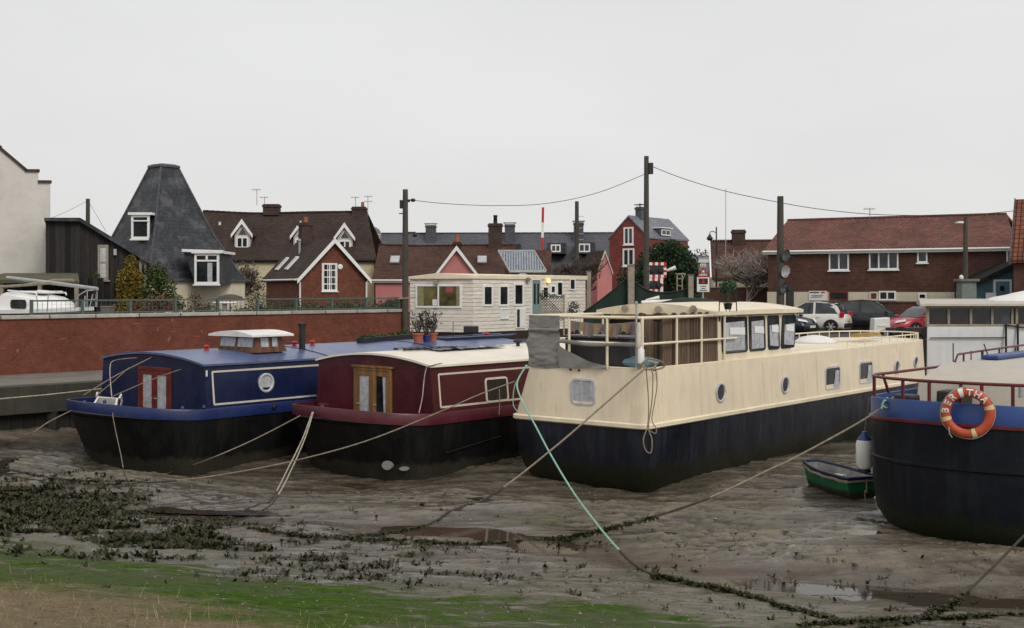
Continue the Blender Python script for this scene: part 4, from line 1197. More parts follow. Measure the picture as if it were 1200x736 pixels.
for x in (1.1, 2.1, 3.0):
    m = MB(); m.tube([(x, PY, CD - .02), (x, PY, RT)], .028, 8); m.build('rail_post', M['cream_trim'], cream, smooth=True)
# small fittings: bow fairlead, stains
m = MB()
for px, py in ((669, 433), (679, 434)):
    c = FC.hit(px, py, 0, .05); m.lathe([(.02, 0), (.025, -.03), (0, -.035)], (.05, c.y, c.z), n=8, axis=0)
m.build('bolt', M['iron'], cream)
# ---- things on its front deck
fcl = lambda x, y, z: Fr(FC.M @ Vector((x, y, z)), math.atan2(uc[1], uc[0]))
rs = thing('reed_screen', 'brown reed screen standing inside the cream barge rail', 'screen', fcl(0, 0, CD))
m = MB(); s0 = FC.hit(779, 400, 1, .22)
pts = [(s0.x - .15, .75), (s0.x, .24), (1.9, .19), (3.0, .19), (4.15, .19)]
g = []
for (xa, ya), (xb, yb) in zip(pts[:-1], pts[1:]):
    n = max(2, int(math.hypot(xb - xa, yb - ya) / .055))
    for i in range(n):
        f = i / n; j = .03 * math.sin(i * 7.3 + xa)
        g.append([(xa + (xb - xa) * f, ya + (yb - ya) * f + .010 * math.sin(i * 3.1), .02), (xa + (xb - xa) * f, ya + (yb - ya) * f + .012 * math.sin(i * 2.3), 1.13 + j)])
gg = [[a_, b_, (b_[0] + .0, b_[1] + .025, b_[2]), (a_[0], a_[1] + .025, a_[2])] for a_, b_ in g]
m.loft(gg, True, True, True); m.build('screen', M['reed'], rs, recalc=True)
tp = thing('tarpaulin', 'grey creased tarpaulin lashed over the left end of the cream barge rail', 'tarpaulin', fcl(0, 0, CD))
y1_, y0_ = FC.hit(620, 400, 0, .03).y, FC.hit(656, 400, 0, .03).y
m = MB(); g = []
for i in range(25):
    f = i / 24; row = []
    for j in range(61):
        q = j / 60; z = 1.09 - 1.13 * q
        sag = math.sin(f * PI)
        nz_ = fbm(np.array([f * 2.2 + 3]), np.array([q * 7.0]), 3, 77)[0] - .5; nz2 = fbm(np.array([f * 5 + q * 4]), np.array([q * 17.0 - f * 6]), 2, 78)[0] - .5
        cr = .075 * nz_ * min(1, q * 3) + .022 * nz2
        row.append((.022 + cr - .045 * (.25 < q < .31), y0_ + (y1_ - y0_) * f + .06 * (f > .97) * math.exp(-((q - .55) / .1) ** 2), z - .03 * sag * (q > .3)))
    g.append(row)
m.loft(g, False); m.build('sheet', M['tarp_grey'], tp, smooth=True, recalc=False)
m = MB(); g = []
for i in range(19):                     # the loose twist of cloth running along the middle rail
    f = i / 18; y = y0_ + (FC.hit(755, 400, 0, .03).y + .05 - y0_) * f
    z = .54 - .05 * math.sin(f * PI) + .012 * math.sin(f * 11); r = .038 + .008 * math.sin(f * 9)
    g.append([(.03 - .05 - r * .35 * math.cos(a_), y, z + r * math.sin(a_)) for a_ in np.linspace(0, 2 * PI, 9)[:-1]])
m.loft(g, True, True, True); m.build('twisted_hem', M['tarp_grey'], tp, smooth=True)
m = MB(); g = []
yy2 = FC.hit(712, 400, 0, .03).y
for i in range(9):
    f = i / 8; y = y0_ + (yy2 - y0_) * f
    zt_ = .40 * (1 - f) ** 1.6 + .06; zb_ = -.02
    g.append([(-.015 - .02 * math.sin(f * 12 + j), y, zt_ + (zb_ - zt_) * j / 4) for j in range(5)])
m.loft(g, False); m.build('loose_flap', M['tarp_grey'], tp, smooth=True, recalc=False)
# dark storage bins
bx0, bx1 = FC.hit(664, 400, 0, .5).y, FC.hit(741, 400, 0, .5).y
bn = thing('storage_bin', 'dark grey storage bin with pale lid rim behind the cream barge rail', 'storage bin', fcl(.75, bx1 - .02, CD))
wb = bx0 - bx1
m = MB(); m.box(-.35, .35, 0, wb, 0.02, .60); m.build('bin', paint('dark grey plastic', (.030, .030, .034), .5, .3, 3), bn, bev=.03)
m = MB(); m.box(-.39, .39, -.03, wb + .03, .605, .66); m.build('lid', paint('grey lid plastic', (.10, .10, .115), .45, .2, 3), bn, bev=.02)
b2 = thing('storage_bin', 'tall black bin at the corner beside the reed screen', 'storage bin', fcl(1.35, .32, CD))
m = MB(); m.box(-.3, .45, 0, .62, .01, .98); m.build('bin', M['black'], b2, bev=.03); m = MB(); m.box(-.33, .48, -.03, .65, .985, 1.03); m.build('lid', M['black'], b2, bev=.02)
# bunting
bu = thing('bunting', 'string of faded pink and yellow pennants under the cream barge rail', 'bunting', fcl(0, 0, CD))
m = MB(); yA, yB = FC.hit(668, 380, 0, .2).y, FC.hit(745, 380, 0, .2).y
m.tube([(.22, yA + (yB - yA) * k / 10, .98 - .06 * math.sin(PI * k / 10)) for k in range(11)], .006, 4); m.build('cord', M['rope_pale'], bu)
cols = [paint('pink pennant', (.32, .20, .20), .8, .15), paint('ochre pennant', (.36, .27, .12), .8, .15), paint('grey pennant', (.20, .18, .18), .8, .15)]
for k in range(14):
    f = (k + .5) / 14; y = yA + (yB - yA) * f; z = .98 - .06 * math.sin(PI * f); w2 = .075
    m = MB(); l_ = .26 + .06 * math.sin(k * 5)
    a4 = .03 * math.sin(k * 3)
    m.add([(.22, y + w2, z), (.22, y - w2, z), (.20 + a4, y - w2 * .8, z - l_), (.21 - a4, y, z - l_ * .82), (.20, y + w2 * .8, z - l_)], [(0, 1, 2, 3, 4)])
    m.build('pennant', cols[(k * 5) % 3], bu, recalc=False)
# pale pole with flag bundle
c = FC.hit(746, 400, 0, -.02)
fp = thing('pole', 'thin pale pole tied upright to the cream barge rail near its corner', 'pole', fcl(-.03, c.y, CD))
m = MB(); m.tube([(0, 0, .05), (0, 0, 1.35)], .02, 8); m.lathe([(.03, 1.34), (.035, 1.40), (0, 1.42)], n=8); m.build('shaft', M['steel'], fp, smooth=True)
m = MB(); m.lathe([(.03, .98), (.06, .85), (.05, .6), (.07, .5), (.03, .42)], (.0, -.06, 0), n=8); m.build('cloth_wrap', M['line'], fp, smooth=True)
m = MB(); m.lathe([(.05, .12), (.075, .14), (.075, .42), (.03, .46), (.03, .5)], (.02, -.1, 0), n=10); m.build('plastic_bottle', M['white'], fp, smooth=True)
bg_ = thing('bags', 'blue and pale plastic bags lying by the corner of the front deck', 'bags', fcl(.55, .48, CD))
m = MB(); rg = np.random.default_rng(5)
g = []
for i in range(9):
    a1 = PI * i / 8
    g.append([(.30 * math.sin(a1) * math.cos(b_) * rg.uniform(.8, 1.1), .42 * math.cos(a1) + .02 * rg.random(), .12 + .14 * math.sin(a1) * math.sin(b_) * rg.uniform(.7, 1.2)) for b_ in np.linspace(0, 2 * PI, 11)[:-1]])
m.loft(g, True, True, True); m.build('bag', paint('pale blue plastic', (.16, .30, .38), .35, .5, 5), bg_, smooth=True)
# lantern plant on the wheelhouse roof
c = FC.hit(853, 361, 2, WZ1 + .2)
pp = thing('potted_plant', 'green potted plant in a black stand on the cream wheelhouse roof', 'plant', fcl(c.x, c.y, WZ1 + .17))
m = MB()
for sx in (-.16, .16):
    for sy_ in (-.13, .13): m.tube([(sx, sy_, -.04), (sx * .9, sy_ * .9, .42)], .012, 5)
for q in (.16, .40): m.tube([(-.15, -.12, q), (.15, -.12, q), (.15, .12, q), (-.15, .12, q)], .01, 5, closed=True)
m.build('stand', M['iron'], pp)
m = MB(); m.lathe([(.07, 0), (.10, .14), (.11, .14), (.0, .13)], n=12); m.build('pot', M['black'], pp, smooth=True)
m = MB(); leaf_cloud(m, (0, 0, .50), (.24, .20, .15), 420, .035, 9); leaf_cloud(m, (-.1, 0, .42), (.16, .14, .12), 140, .03, 10); m.tube([(0, 0, .1), (0, 0, .5)], .012, 5)
m.build('leaves', leafmat('bright pot plant leaves', (.02, .055, .03), (.05, .11, .055), (.10, .16, .09)), pp, recalc=False)
# long dark net roll on the roof edge behind the plant, and yellow plank on the after deck
rb = thing('roof_bundle', 'dark bundle of netting lying along the back of the wheelhouse roof', 'bundle', fcl(5.0, 2.0, WZ1 + .2))
m = MB(); m.tube([(-.7, .2, .06), (0, .1, .10), (.8, -.1, .08), (1.7, -.3, .02)], [.05, .11, .10, .04], 8); m.build('netting', M['net_green'], rb, smooth=True)
m = MB(); m.tube([(-1.2, .5, .10), (.4, .3, .13)], .035, 8); m.build('white_pipe', M['white'], rb, smooth=True)
c = FC.hit(1015, 393, 2, CD + .25)
yp = thing('plank', 'yellow ochre plank lying across the after deck of the cream barge', 'plank', fcl(c.x, c.y, CD + .22))
m = MB(); m.box(-.9, .9, -.12, .12, 0, .05); m.box(-.7, 1.0, -.05, .2, .052, .09); m.build('plank', paint('ochre planks', (.36, .22, .05), .7, .25, 4), yp, bev=.006)
c = FC.hit(952, 390, 2, CD + .3)
pk = thing('rope_bundle', 'small pinkish bundle of rope on the far side of the after deck', 'rope', fcl(WX1 + 1.9, CW - .55, CD + .1))
m = MB(); m.tube([(.16 * math.cos(a_) * (1 + .1 * math.sin(a_ * .7)), .16 * math.sin(a_), .03 + .012 * a_) for a_ in np.linspace(0, 22, 80)], .03, 5); m.build('coil', paint('pinkish rope', (.45, .30, .27), .85, .3, 6), pk, smooth=True)
# ---------- dark blue barge with the lifebuoy
ub = (.66, .751)
FBE = Fr((8.70, 21.35, 0), math.atan2(ub[1], ub[0]))
bertha = thing('barge', 'dark navy barge with blue bulwark, red rail and rounded end at the right', 'barge', FBE)
BR = 2.12
def bplan(r, L=13.0, n=30, e=.86, sx=1.0):
    pts = []
    for k in range(n + 1):
        f = PI * k / n
        c_, s_ = math.cos(f), math.sin(f)
        pts.append((-r * sx * abs(s_) ** e, -r * math.copysign(abs(c_) ** e, c_)))
    k6 = [(L * k / 6, r * (1 if k < 5 else (.8 if k == 5 else .3))) for k in range(1, 7)]
    return pts + k6 + [(x, -y) for x, y in reversed(k6)]
def bring(r, z, sheer=0.0, **k): return [(x, y, z + sheer * max(0, -x / BR) ** 2) for x, y in bplan(r, **k)]
ZT, ZS = 2.17, 1.79
m = MB()
m.loft([bring(1.55, -.4), bring(1.88, -.02), bring(2.02, .22), bring(2.08, .6), bring(2.10, 1.1), bring(BR, ZS, .07)], True, True)
m.build('hull', paint('bertha navy hull', (0.0075, 0.009, 0.014), .45, .35, 1.0, dirt=(.022, .026, .028), dirt_amt=.7, streak=True, spec=.22, rust=(.04, .022, .014), dent=.5, tide=(.34, .20, (.013, .018, .008))), bertha, smooth=True)
m = MB(); m.loft([bring(2.10, 1.10, .03), bring(2.135, 1.12, .03), bring(2.135, 1.16, .03), bring(2.10, 1.18, .03)], True); m.build('rubbing_strake', M['navy_hull'], bertha, smooth=True)
m = MB(); m.loft([bring(BR, ZS - .005, .07), bring(BR + .035, ZS + .01, .07), bring(BR + .035, ZS + .05, .07), bring(BR, ZS + .065, .07)], True); m.build('red_stripe', M['rail_red'], bertha, smooth=True)
m = MB(); m.loft([bring(BR, ZS + .05, .07), bring(BR, ZT - .03, .09), bring(BR - .02, ZT, .09), bring(BR - .08, ZT, .09), bring(BR - .08, ZT - .4, .05)], True); m.build('bulwark', M['bertha_blue'], bertha, smooth=True)
m = MB(); m.poly(bring(BR - .07, ZT - .35)); m.build('deck', M['bertha_house'], bertha, recalc=False)
RZ = 2.54
rp = [p for p in bplan(BR - .05)][:31]
m = MB(); m.tube([(4.2, -BR + .05, RZ)] + [(x, y, RZ + .05 * max(0, -x / BR)) for x, y in rp] + [(4.2, BR - .05, RZ)], .028, 8); m.build('rail', M['rail_red'], bertha, smooth=True)
for px in (1024.5, 1058, 1089, 1126, 1150.5, 1187, 1215):
    cam = FBE.I @ Vector((0, 0, EYE)); ray = (FBE.I @ P(px, 450, 10)) - cam
    best = None
    for q0, q1 in zip(rp[:-1], rp[1:]):
        ex, ey = q1[0] - q0[0], q1[1] - q0[1]
        det = ray.x * (-ey) - ray.y * (-ex)
        if abs(det) < 1e-9: continue
        bx, by = q0[0] - cam.x, q0[1] - cam.y
        tt = (bx * (-ey) - by * (-ex)) / det; uu = (ray.x * by - ray.y * bx) / det
        if 0 <= uu <= 1 and tt > 0 and (best is None or tt < best): best = tt
    if best is None:
        x, y = rp[-1]
    else:
        x, y = (cam + ray * best).to_2d()
    m = MB(); m.bar((x, y, ZT - .05), (x, y, RZ + .04), .045, .05); m.build('rail_post', M['rail_red'], bertha)
x, y = rp[-2]
m = MB(); m.bar((x + .35, y, ZT - .05), (x + .05, y, RZ), .04, .04); m.build('rail_post', M['rail_red'], bertha)
# deckhouse: low coach roof with raked front
DX0 = .15
m = MB()
m.add([(DX0, -1.62, ZT - .4), (9, -1.62, ZT - .4), (9, 1.62, ZT - .4), (DX0, 1.62, ZT - .4),
       (DX0 + .10, -1.58, 2.42), (1.1, -1.45, 2.70), (9, -1.45, 2.70), (9, 1.45, 2.70), (1.1, 1.45, 2.70), (DX0 + .10, 1.58, 2.42)],
      [(0, 3, 9, 4), (4, 9, 8, 5), (5, 8, 7, 6), (1, 2, 7, 6)[::-1], (0, 4, 5, 6, 1), (3, 2, 7, 8, 9), (0, 1, 2, 3)[::-1]])
dk = m.build('deckhouse', M['bertha_house'], bertha, bev=.03)
m = MB()
for yy in (-.75, .75): m.box(DX0 - .006, DX0 + .02, yy - .008, yy + .008, ZT - .3, 2.44)
m.build('seam', M['concrete'], dk)
m = MB(); m.tube([(1.5, 1.36, 2.72), (1.7, 1.38, 2.85), (4.5, 1.38, 2.89), (9, 1.38, 2.92)], .022, 7)
for xx in (2.0, 3.0, 4.0, 5.0, 6.0, 7.0, 8.0): m.bar((xx, 1.38, 2.68), (xx, 1.38, 2.87), .03, .03)
m.build('grab_rail', M['rail_red'], bertha, smooth=True)
m = MB(); m.box(2.7, 6.2, .95, 1.30, 2.71, 2.80); m.build('blue_cover', M['bertha_blue'], bertha, bev=.03)
m = MB(); m.box(-.35, .1, .5, 1.0, ZT - .34, ZT + .12); m.build('deck_locker', M['black'], bertha, bev=.03)
m = MB(); m.box(-1.2, -.8, 1.1, 1.5, ZT - .34, ZT + .08); m.build('winch', M['iron'], bertha, bev=.04)
for k, (px, pyt, pyb, lean) in enumerate(((1117, 402, 424, 0), (1138, 411, 422, .03), (1155, 403, 417, -.1), (1152, 412, 419, 0))):
    a_ = P(px + (3 if k == 2 else 0), pyb, 24.5); b_ = P(px - (2 if k == 2 else 0), pyt, 24.5)
    m = MB(); m.tube([FBE.I @ a_, FBE.I @ b_], .013, 6); m.build('stanchion', M['iron'], bertha)
c = FBE.hit(1196.5, 462, 0, -1.7)
m = MB(); m.tube([FBE.I @ P(1196.5, 466, 19.6), FBE.I @ P(1196.5, 452, 19.6)], .045, 8); m.build('vent_pipe', M['steel'], bertha, smooth=True)
# hawse hole with green rope lashing on the bulwark at its left edge
# lifebuoy
def on_hull(px, py, rad):
    cam = FBE.I @ Vector((0, 0, EYE)); ray = (FBE.I @ P(px, py, 10)) - cam
    best = None
    pl_ = bplan(rad, n=60)[:61]
    for q0, q1 in zip(pl_[:-1], pl_[1:]):
        ex, ey = q1[0] - q0[0], q1[1] - q0[1]
        det = ray.x * (-ey) - ray.y * (-ex)
        if abs(det) < 1e-9: continue
        bx, by = q0[0] - cam.x, q0[1] - cam.y
        tt = (bx * (-ey) - by * (-ex)) / det; uu = (ray.x * by - ray.y * bx) / det
        if 0 <= uu <= 1 and tt > 0 and (best is None or tt < best[0]):
            best = (tt, Vector((-ey, ex, 0)).normalized())
    if best is None: return None
    p = cam + ray * best[0]; n = best[1]
    if n.dot(ray) > 0: n = -n
    return FBE.M @ p, (FBE.M.to_3x3() @ n).normalized()
bp, bn_ = on_hull(1134, 484, BR + .10)
rad_o = 30 * bp.y / F
yaw = math.atan2(bn_.y, bn_.x) + PI / 2
yaw = yaw * .55                         # it hangs nearly square to the bank
by_ = thing('lifebuoy', 'orange lifebuoy lettered BERTHA hanging on the red rail of the navy barge', 'lifebuoy', Fr(bp, yaw))
Rm, rm = rad_o * .815, rad_o * .185
def torus_pt(a, b, k=1.0): return ((Rm + rm * k * math.cos(b)) * math.cos(a), -rm * .78 * k * math.sin(b), (Rm + rm * k * math.cos(b)) * math.sin(a))
m = MB(); m.loft([[torus_pt(2 * PI * i / 48, 2 * PI * j / 16) for j in range(16)] for i in range(48)], True, wrap=True); m.build('ring', M['buoy'], by_, smooth=True)
for a0, mt in ((107, M['white']), (17, M['buoy_band']), (197, M['buoy_band']), (287, M['buoy_band'])):
    m = MB(); a0 = math.radians(a0)
    m.loft([[torus_pt(a0 + (i - 2) * .05, 2 * PI * j / 16, 1.035) for j in range(16)] for i in range(5)], True); m.build('band', mt, by_, smooth=True)
# grab line
m = MB(); pts = []
for i in range(49):
    a = 2 * PI * i / 48 + math.radians(17); r = Rm + rm * 1.12 + .012 * abs(math.sin(2 * (a - math.radians(17)))) * -1
    pts.append((r * math.cos(a), -.01, r * math.sin(a)))
m.tube(pts[:-1], .008, 5, closed=True); m.tube([(Rm * math.cos(3.7), -.05, Rm * math.sin(3.7) - .05), (Rm * math.cos(3.7) + .01, -.07, Rm * math.sin(3.7) - .16), (Rm * math.cos(3.7) + .05, -.07, Rm * math.sin(3.7) - .22)], .009, 5)
m.build('grab_line', M['rope_pale'], by_, smooth=True)
def glyph(ch, size):
    cu = bpy.data.curves.new('glyph', 'FONT'); cu.body = ch; cu.size = size; cu.align_x = 'CENTER'; cu.align_y = 'CENTER'; cu.extrude = .002; cu.offset = size * .028
    o = bpy.data.objects.new('glyph', cu); C.objects.link(o)
    dg = bpy.context.evaluated_depsgraph_get(); me = o.evaluated_get(dg).to_mesh()
    vs = [tuple(v.co) for v in me.vertices]; fs = [tuple(p.vertices) for p in me.polygons]
    o.evaluated_get(dg).to_mesh_clear(); bpy.data.objects.remove(o); bpy.data.curves.remove(cu)
    return vs, fs
m = MB()
for ch, deg in zip('BERTHA', (174, 152.5, 132, 85, 64, 42)):
    vs, fs = glyph(ch, rm * 1.95)
    a = math.radians(deg); out = []
    for x, y, z in vs:                   # letters stand radially and follow the round of the ring
        rr = Rm + y; aa = a - x / Rm
        b = max(-1, min(1, y / rm))
        dep = -rm * .78 * math.sqrt(max(0, 1 - b * b)) - .016 - z
        out.append((rr * math.cos(aa), dep, rr * math.sin(aa)))
    m.add(out, fs)
m.build('lettering', M['white'], by_, recalc=False, label='white capital letters reading BERTHA')
# fender
fe_ = thing('fender', 'white cylindrical fender with blue top hanging at the left of the navy barge', 'fender', Fr(P(1013, 551, 22.2)))
m = MB(); m.lathe([(.03, .03), (.10, .02), (.155, .10), (.155, .50), (.13, .56)], n=18); m.build('body', M['white'], fe_, smooth=True)
m = MB(); m.lathe([(.132, .55), (.12, .60), (.06, .66), (.04, .72), (.0, .725)], n=18); m.build('blue_top', M['bertha_blue'], fe_, smooth=True)
m = MB(); m.lathe([(.05, -.06), (.12, -.03), (.11, .04)], n=14); m.build('black_end', M['black'], fe_, smooth=True)
m = MB(); q = P(1019, 466, 22.0) - P(1013, 551, 22.2); m.tube([(0, 0, .7), q], .010, 5); m.build('lanyard', M['rope_tan'], fe_)

# ---------- green dinghy
FD = Fr((6.98, 23.75, 0), math.atan2(.93, -.37))      # bow away to the left
dg_ = thing('dinghy', 'small green dinghy with grey rope fendering lying on mud beside the navy barge', 'dinghy', FD)
zb = gz(6.8, 23.8) - .10
DL, DW = 1.75, .40
def dsec(x):
    t_ = x / DL
    hw = DW * (1 - .62 * max(0, (t_ - .45) / .55) ** 2.0); kz = .02 + .16 * max(0, t_ - .5) ** 1.5; tz = .50 + .10 * t_ ** 2
    prof = [(-1, tz), (-.93, tz * .62), (-.74, tz * .28), (-.42, kz + .03), (0, kz), (.42, kz + .03), (.74, tz * .28), (.93, tz * .62), (1, tz)]
    return [(x - (.10 * (1 - z / .5) if t_ > .95 else 0) + (-.06 * z if t_ < .02 else 0), y * hw, zb + z) for y, z in prof]
secs = [dsec(DL * i / 10) for i in range(11)]
m = MB(); m.loft(secs, False); m.poly(secs[0][::-1]); m.poly(secs[-1]); m.build('hull', M['green_boat'], dg_, smooth=True)
m = MB()
ins_ = [[(x * .93 + .05, y * .92, z + .035 if i not in (0, 8) else z) for i, (x, y, z) in enumerate(s_)] for s_ in secs]
m.loft(ins_, False); m.poly(ins_[0]); m.poly(ins_[-1]); m.build('lining', paint('dirty dinghy lining', (.30, .31, .31), .6, .25, 4, dirt=(.10, .09, .07), dirt_amt=.7), dg_, smooth=True)
gl = [s_[0] for s_ in secs] + [s_[8] for s_ in reversed(secs)]
m = MB(); m.tube([(x, y * 1.0, z + .02) for x, y, z in gl], .035, 8, closed=True); m.build('gunwale', M['blue_panel'], dg_, smooth=True)
m = MB(); m.tube([(x, y * 1.05 + 0, z - .05 + .012 * math.sin(i * 2.1)) for i, (x, y, z) in enumerate(gl)], .032, 7, closed=True); m.build('rope_fendering', M['rope_tan'], dg_, smooth=True)
m = MB(); m.box(.25, .48, -.35, .35, zb + .36, zb + .39); m.build('thwart', paint('ochre thwart', (.42, .22, .05), .6, .2), dg_)
m = MB(); m.box(.95, 1.2, -.33, .33, zb + .38, zb + .41); m.build('thwart', M['white'], dg_)
m = MB(); m.tube([(-.04, -.05, zb + .5), (-.08, -.02, zb + .28), (-.07, .02, zb + .22), (-.12, .02, zb + .02)], .014, 6); m.lathe([(.03, 0), (.04, .03), (.02, .06)], (-.085, 0, zb + .22), n=8); m.build('painter_rope', M['rope_tan'], dg_, smooth=True)

# ---------- white barge behind
FW = Fr((13.55, 39.0, 0), math.radians(4))
wb_ = thing('houseboat', 'white houseboat with long dark windowed wheelhouse behind the navy barge', 'houseboat', FW)
m = MB(); m.add([(0.1, .35, -.3), (11, .35, -.3), (11, 4.4, -.3), (2.2, 4.4, -.3), (0, 0, 2.93), (11, 0, 2.93), (11, 4.8, 2.93), (2.3, 4.8, 2.93)], [(0, 1, 5, 4), (1, 2, 6, 5), (2, 3, 7, 6), (3, 0, 4, 7), (4, 5, 6, 7), (0, 3, 2, 1)])
m.build('hull', M['white_hull'], wb_, bev=.05)
m = MB(); m.box(.1, 2.62, -.035, -.0, 2.52, 2.55); m.build('rubbing_strip', M['navy_hull'], wb_)
for xx in (2.63, 3.03):
    m = MB(); m.bar((xx, -.06, 1.2), (xx, -.06, 2.98), .05, .05); m.build('stanchion', M['navy_hull'], wb_)
m = MB(); m.tube([(2.63, -.06, 2.95), (3.05, -.06, 2.88), (4.6, -.06, 2.75)], .025, 6); m.build('chain_rail', M['navy_hull'], wb_)
z0, z1 = 2.94, 3.55
m = MB(); m.prism([(.06, .10), (10, .10), (10, 4.5), (2.1, 4.5)], 2, z0 - .04, z1 + .02); whb = m.build('wheelhouse', M['black'], wb_)
m = MB()
for xx in (.0, .70, 1.20 + .25, 2.17, 2.85, 3.0, 4.0, 4.9): m.box(xx, xx + .08, .02, .12, z0, z1)
m.box(0, 10, .02, .12, z1 - .05, z1 + .04); m.box(0, 10, .0, .13, z0 - .04, z0 + .04)
m.build('window_frame', M['post_wood'], whb)
for xx, w_, mt in ((.08, .62, M['brown_glass']), (.78, .67, M['brown_glass']), (1.53, .64, M['dark_glass']), (2.25, .60, M['grey_glass']), (3.08, .92, M['dark_glass']), (4.08, .82, M['brown_glass'])):
    m = MB(); m.box(xx, xx + w_, .065, .075, z0 + .03, z1 - .04); m.build('pane', mt, whb)
m = MB(); rr = []
for x in (-.35, 10.2):
    rr.append([(x + (2.0 * k / 8 if x < 0 else 0), -.30 + 5.1 * k / 8, z1 + .10 + .14 * (1 - (2 * k / 8 - 1) ** 2)) for k in range(9)] + [(x + (2.0 * k / 8 if x < 0 else 0), -.30 + 5.1 * k / 8, z1 + .03) for k in range(8, -1, -1)])
m.loft(rr, True, True, True); m.build('roof', M['bertha_house'], whb, smooth=True)
cv = thing('boat_cover', 'white sheeted mound on the roof of the white houseboat', 'cover', Fr(FW.M @ Vector((3.9, 1.2, z1 + .15))))
m = MB(); g = [[(-1.3 + 3.3 * i / 10, -.6 + 1.4 * j / 6, .02 + (.32 * math.sin(min(1, i / 4) * PI / 2) + .03 * math.sin(i * 2)) * math.sin(PI * j / 6)) for j in range(7)] for i in range(11)]
m.loft(g, False); m.build('sheet', M['white'], cv, smooth=True, recalc=False)

# ---------- plastic chair lying on the blue bow
FCH = Fr((-9.80, 28.75, 1.13), math.radians(20))
ch_ = thing('plastic_chair', 'white plastic garden chair lying tipped on the blue houseboat bow', 'chair', FCH)
T = Matrix.Rotation(math.radians(-62), 4, 'X') @ Matrix.Rotation(math.radians(12), 4, 'Y') @ Matrix.Translation((0, 0, -.05))
m = MB(T); m.box(-.24, .24, -.24, .22, .40, .43); m.build('seat', M['white'], ch_, bev=.012)
for sx in (-.22, .22):
    for sy_ in (-.22, .20):
        m = MB(T); m.bar((sx, sy_, .40), (sx * 1.15, sy_ * 1.15, 0), .05, .04); m.build('leg', M['white'], ch_)
m = MB(T)
arc = [(-.25, .22, .42)] + [(.27 * -math.cos(PI * k / 10), .26 + .10 * math.sin(PI * k / 10), .62 + .24 * math.sin(PI * k / 10)) for k in range(11)] + [(.25, .22, .42)]
m.tube(arc, .030, 8)
for xx in (-.15, -.05, .05, .15): m.bar((xx, .22, .42), (xx * 1.05, .35, .83), .045, .015)
m.build('backrest', M['white'], ch_, smooth=True)
for sx in (-1, 1):
    m = MB(T); m.tube([(sx * .25, .24, .62), (sx * .29, -.05, .62), (sx * .28, -.24, .58), (sx * .26, -.24, .40)], .025, 6); m.build('armrest', M['white'], ch_, smooth=True)
# ------------------------------------------------------------------ mooring ropes
def catmull(pts, n=6):
    out = []
    m = len(pts)
    for i in range(m - 1):
        p0, p1, p2, p3 = pts[max(i - 1, 0)], pts[i], pts[i + 1], pts[min(i + 2, m - 1)]
        for k in range(n):
            t = k / n
            out.append(0.5 * ((2 * p1) + (p2 - p0) * t + (2 * p0 - 5 * p1 + 4 * p2 - p3) * t * t + (3 * p1 - p0 - 3 * p2 + p3) * t ** 3))
    out.append(pts[-1]); return out


def rope(label, spec, r, mat, name='mooring_rope', weed=0, group='mooring ropes', wstart=None, dk=None):
    """spec: (px, py, d) in the air or (px, py) lying on the mud"""
    pts = []
    for s_ in spec:
        pts.append(P(*s_) if len(s_) == 3 else GP(s_[0], s_[1], r * .6))
    pts = catmull([Vector(p) for p in pts], 7)
    g0 = None
    zz_ = hgt(np.array([p.x for p in pts]), np.array([p.y for p in pts])) + r * .5
    for p, z in zip(pts, zz_):
        if p.z < z: p.z = float(z)
    o = pts[0].copy()
    t = thing(name, label, 'rope', Fr(o), group)
    k = len(pts)
    while k > 2 and pts[k - 2].z < zz_[k - 2] + .14 and name == 'mooring_rope' and mat is not DK: k -= 1
    if dk is not None: k = min(k, dk * 7 + 1)
    r = r * .80
    m = MB(); m.tube([p - o for p in pts[:k]], r, 6); m.build('strand', mat, t, smooth=True)
    if k < len(pts):
        m = MB(); m.tube([p - o + Vector((0, 0, -.25 * r)) for p in pts[k - 1:]], [r * random.uniform(1.0, 1.45) for _ in pts[k - 1:]], 6); m.build('muddy_end', DK, t, smooth=True)
    if weed:
        V = MB(); rg = np.random.default_rng(len(label) * 7 + weed)
        k0 = int(len(pts) * (wstart if wstart is not None else .5))
        for _ in range(weed):
            i = rg.integers(k0, len(pts) - 1); f = rg.random()
            p = pts[i].lerp(pts[i + 1], f) - o
            for q in range(5):
                a = rg.uniform(0, 2 * PI); l = rg.uniform(.03, .09); w = rg.uniform(.012, .03)
                dx, dy = math.cos(a), math.sin(a)
                V.add([p + Vector((-dy * w, dx * w, .01)), p + Vector((dy * w, -dx * w, .01)), p + Vector((dx * l + dy * w, dy * l - dx * w, rg.uniform(-.07, .05))), p + Vector((dx * l - dy * w, dy * l + dx * w, rg.uniform(-.07, .05)))], [(0, 1, 2, 3)])
        V.build('hanging_weed', M['weed'], t, recalc=False)['kind'] = 'stuff'
    return t


T_, PA, GR, DK = M['rope_tan'], M['rope_pale'], M['rope_green'], M['rope_dark']
rope('pale rope running left from the blue houseboat cabin across the quay edge', [(-60, 474, 26.5), (0, 467.5, 27.6), (60, 462, 28.6), (119, 455.5, 29.6)], .018, PA)
rope('slack rope from the blue bow down left to the mud by the quay', [(86, 480, 28.9), (58, 494, 28.2), (36, 508, 27.5), (8, 520), (-30, 528)], .016, T_)
rope('thin line dropping straight from the blue bow into the mud', [(132, 477, 27.75), (133, 492, 27.6), (141, 530, 26.9), (148, 563), (166, 586), (184, 601)], .012, T_)
rope('upper pale rope from the blue bow to the cabin roof edge', [(98, 463, 28.9), (136, 440, 29.2), (173, 421, 29.5), (180, 417.5, 29.6)], .018, T_)
rope('lower pale rope from the blue bow to a hook on the cabin front', [(112, 464, 28.8), (133, 447, 29.3), (151, 431, 30.0)], .013, T_)
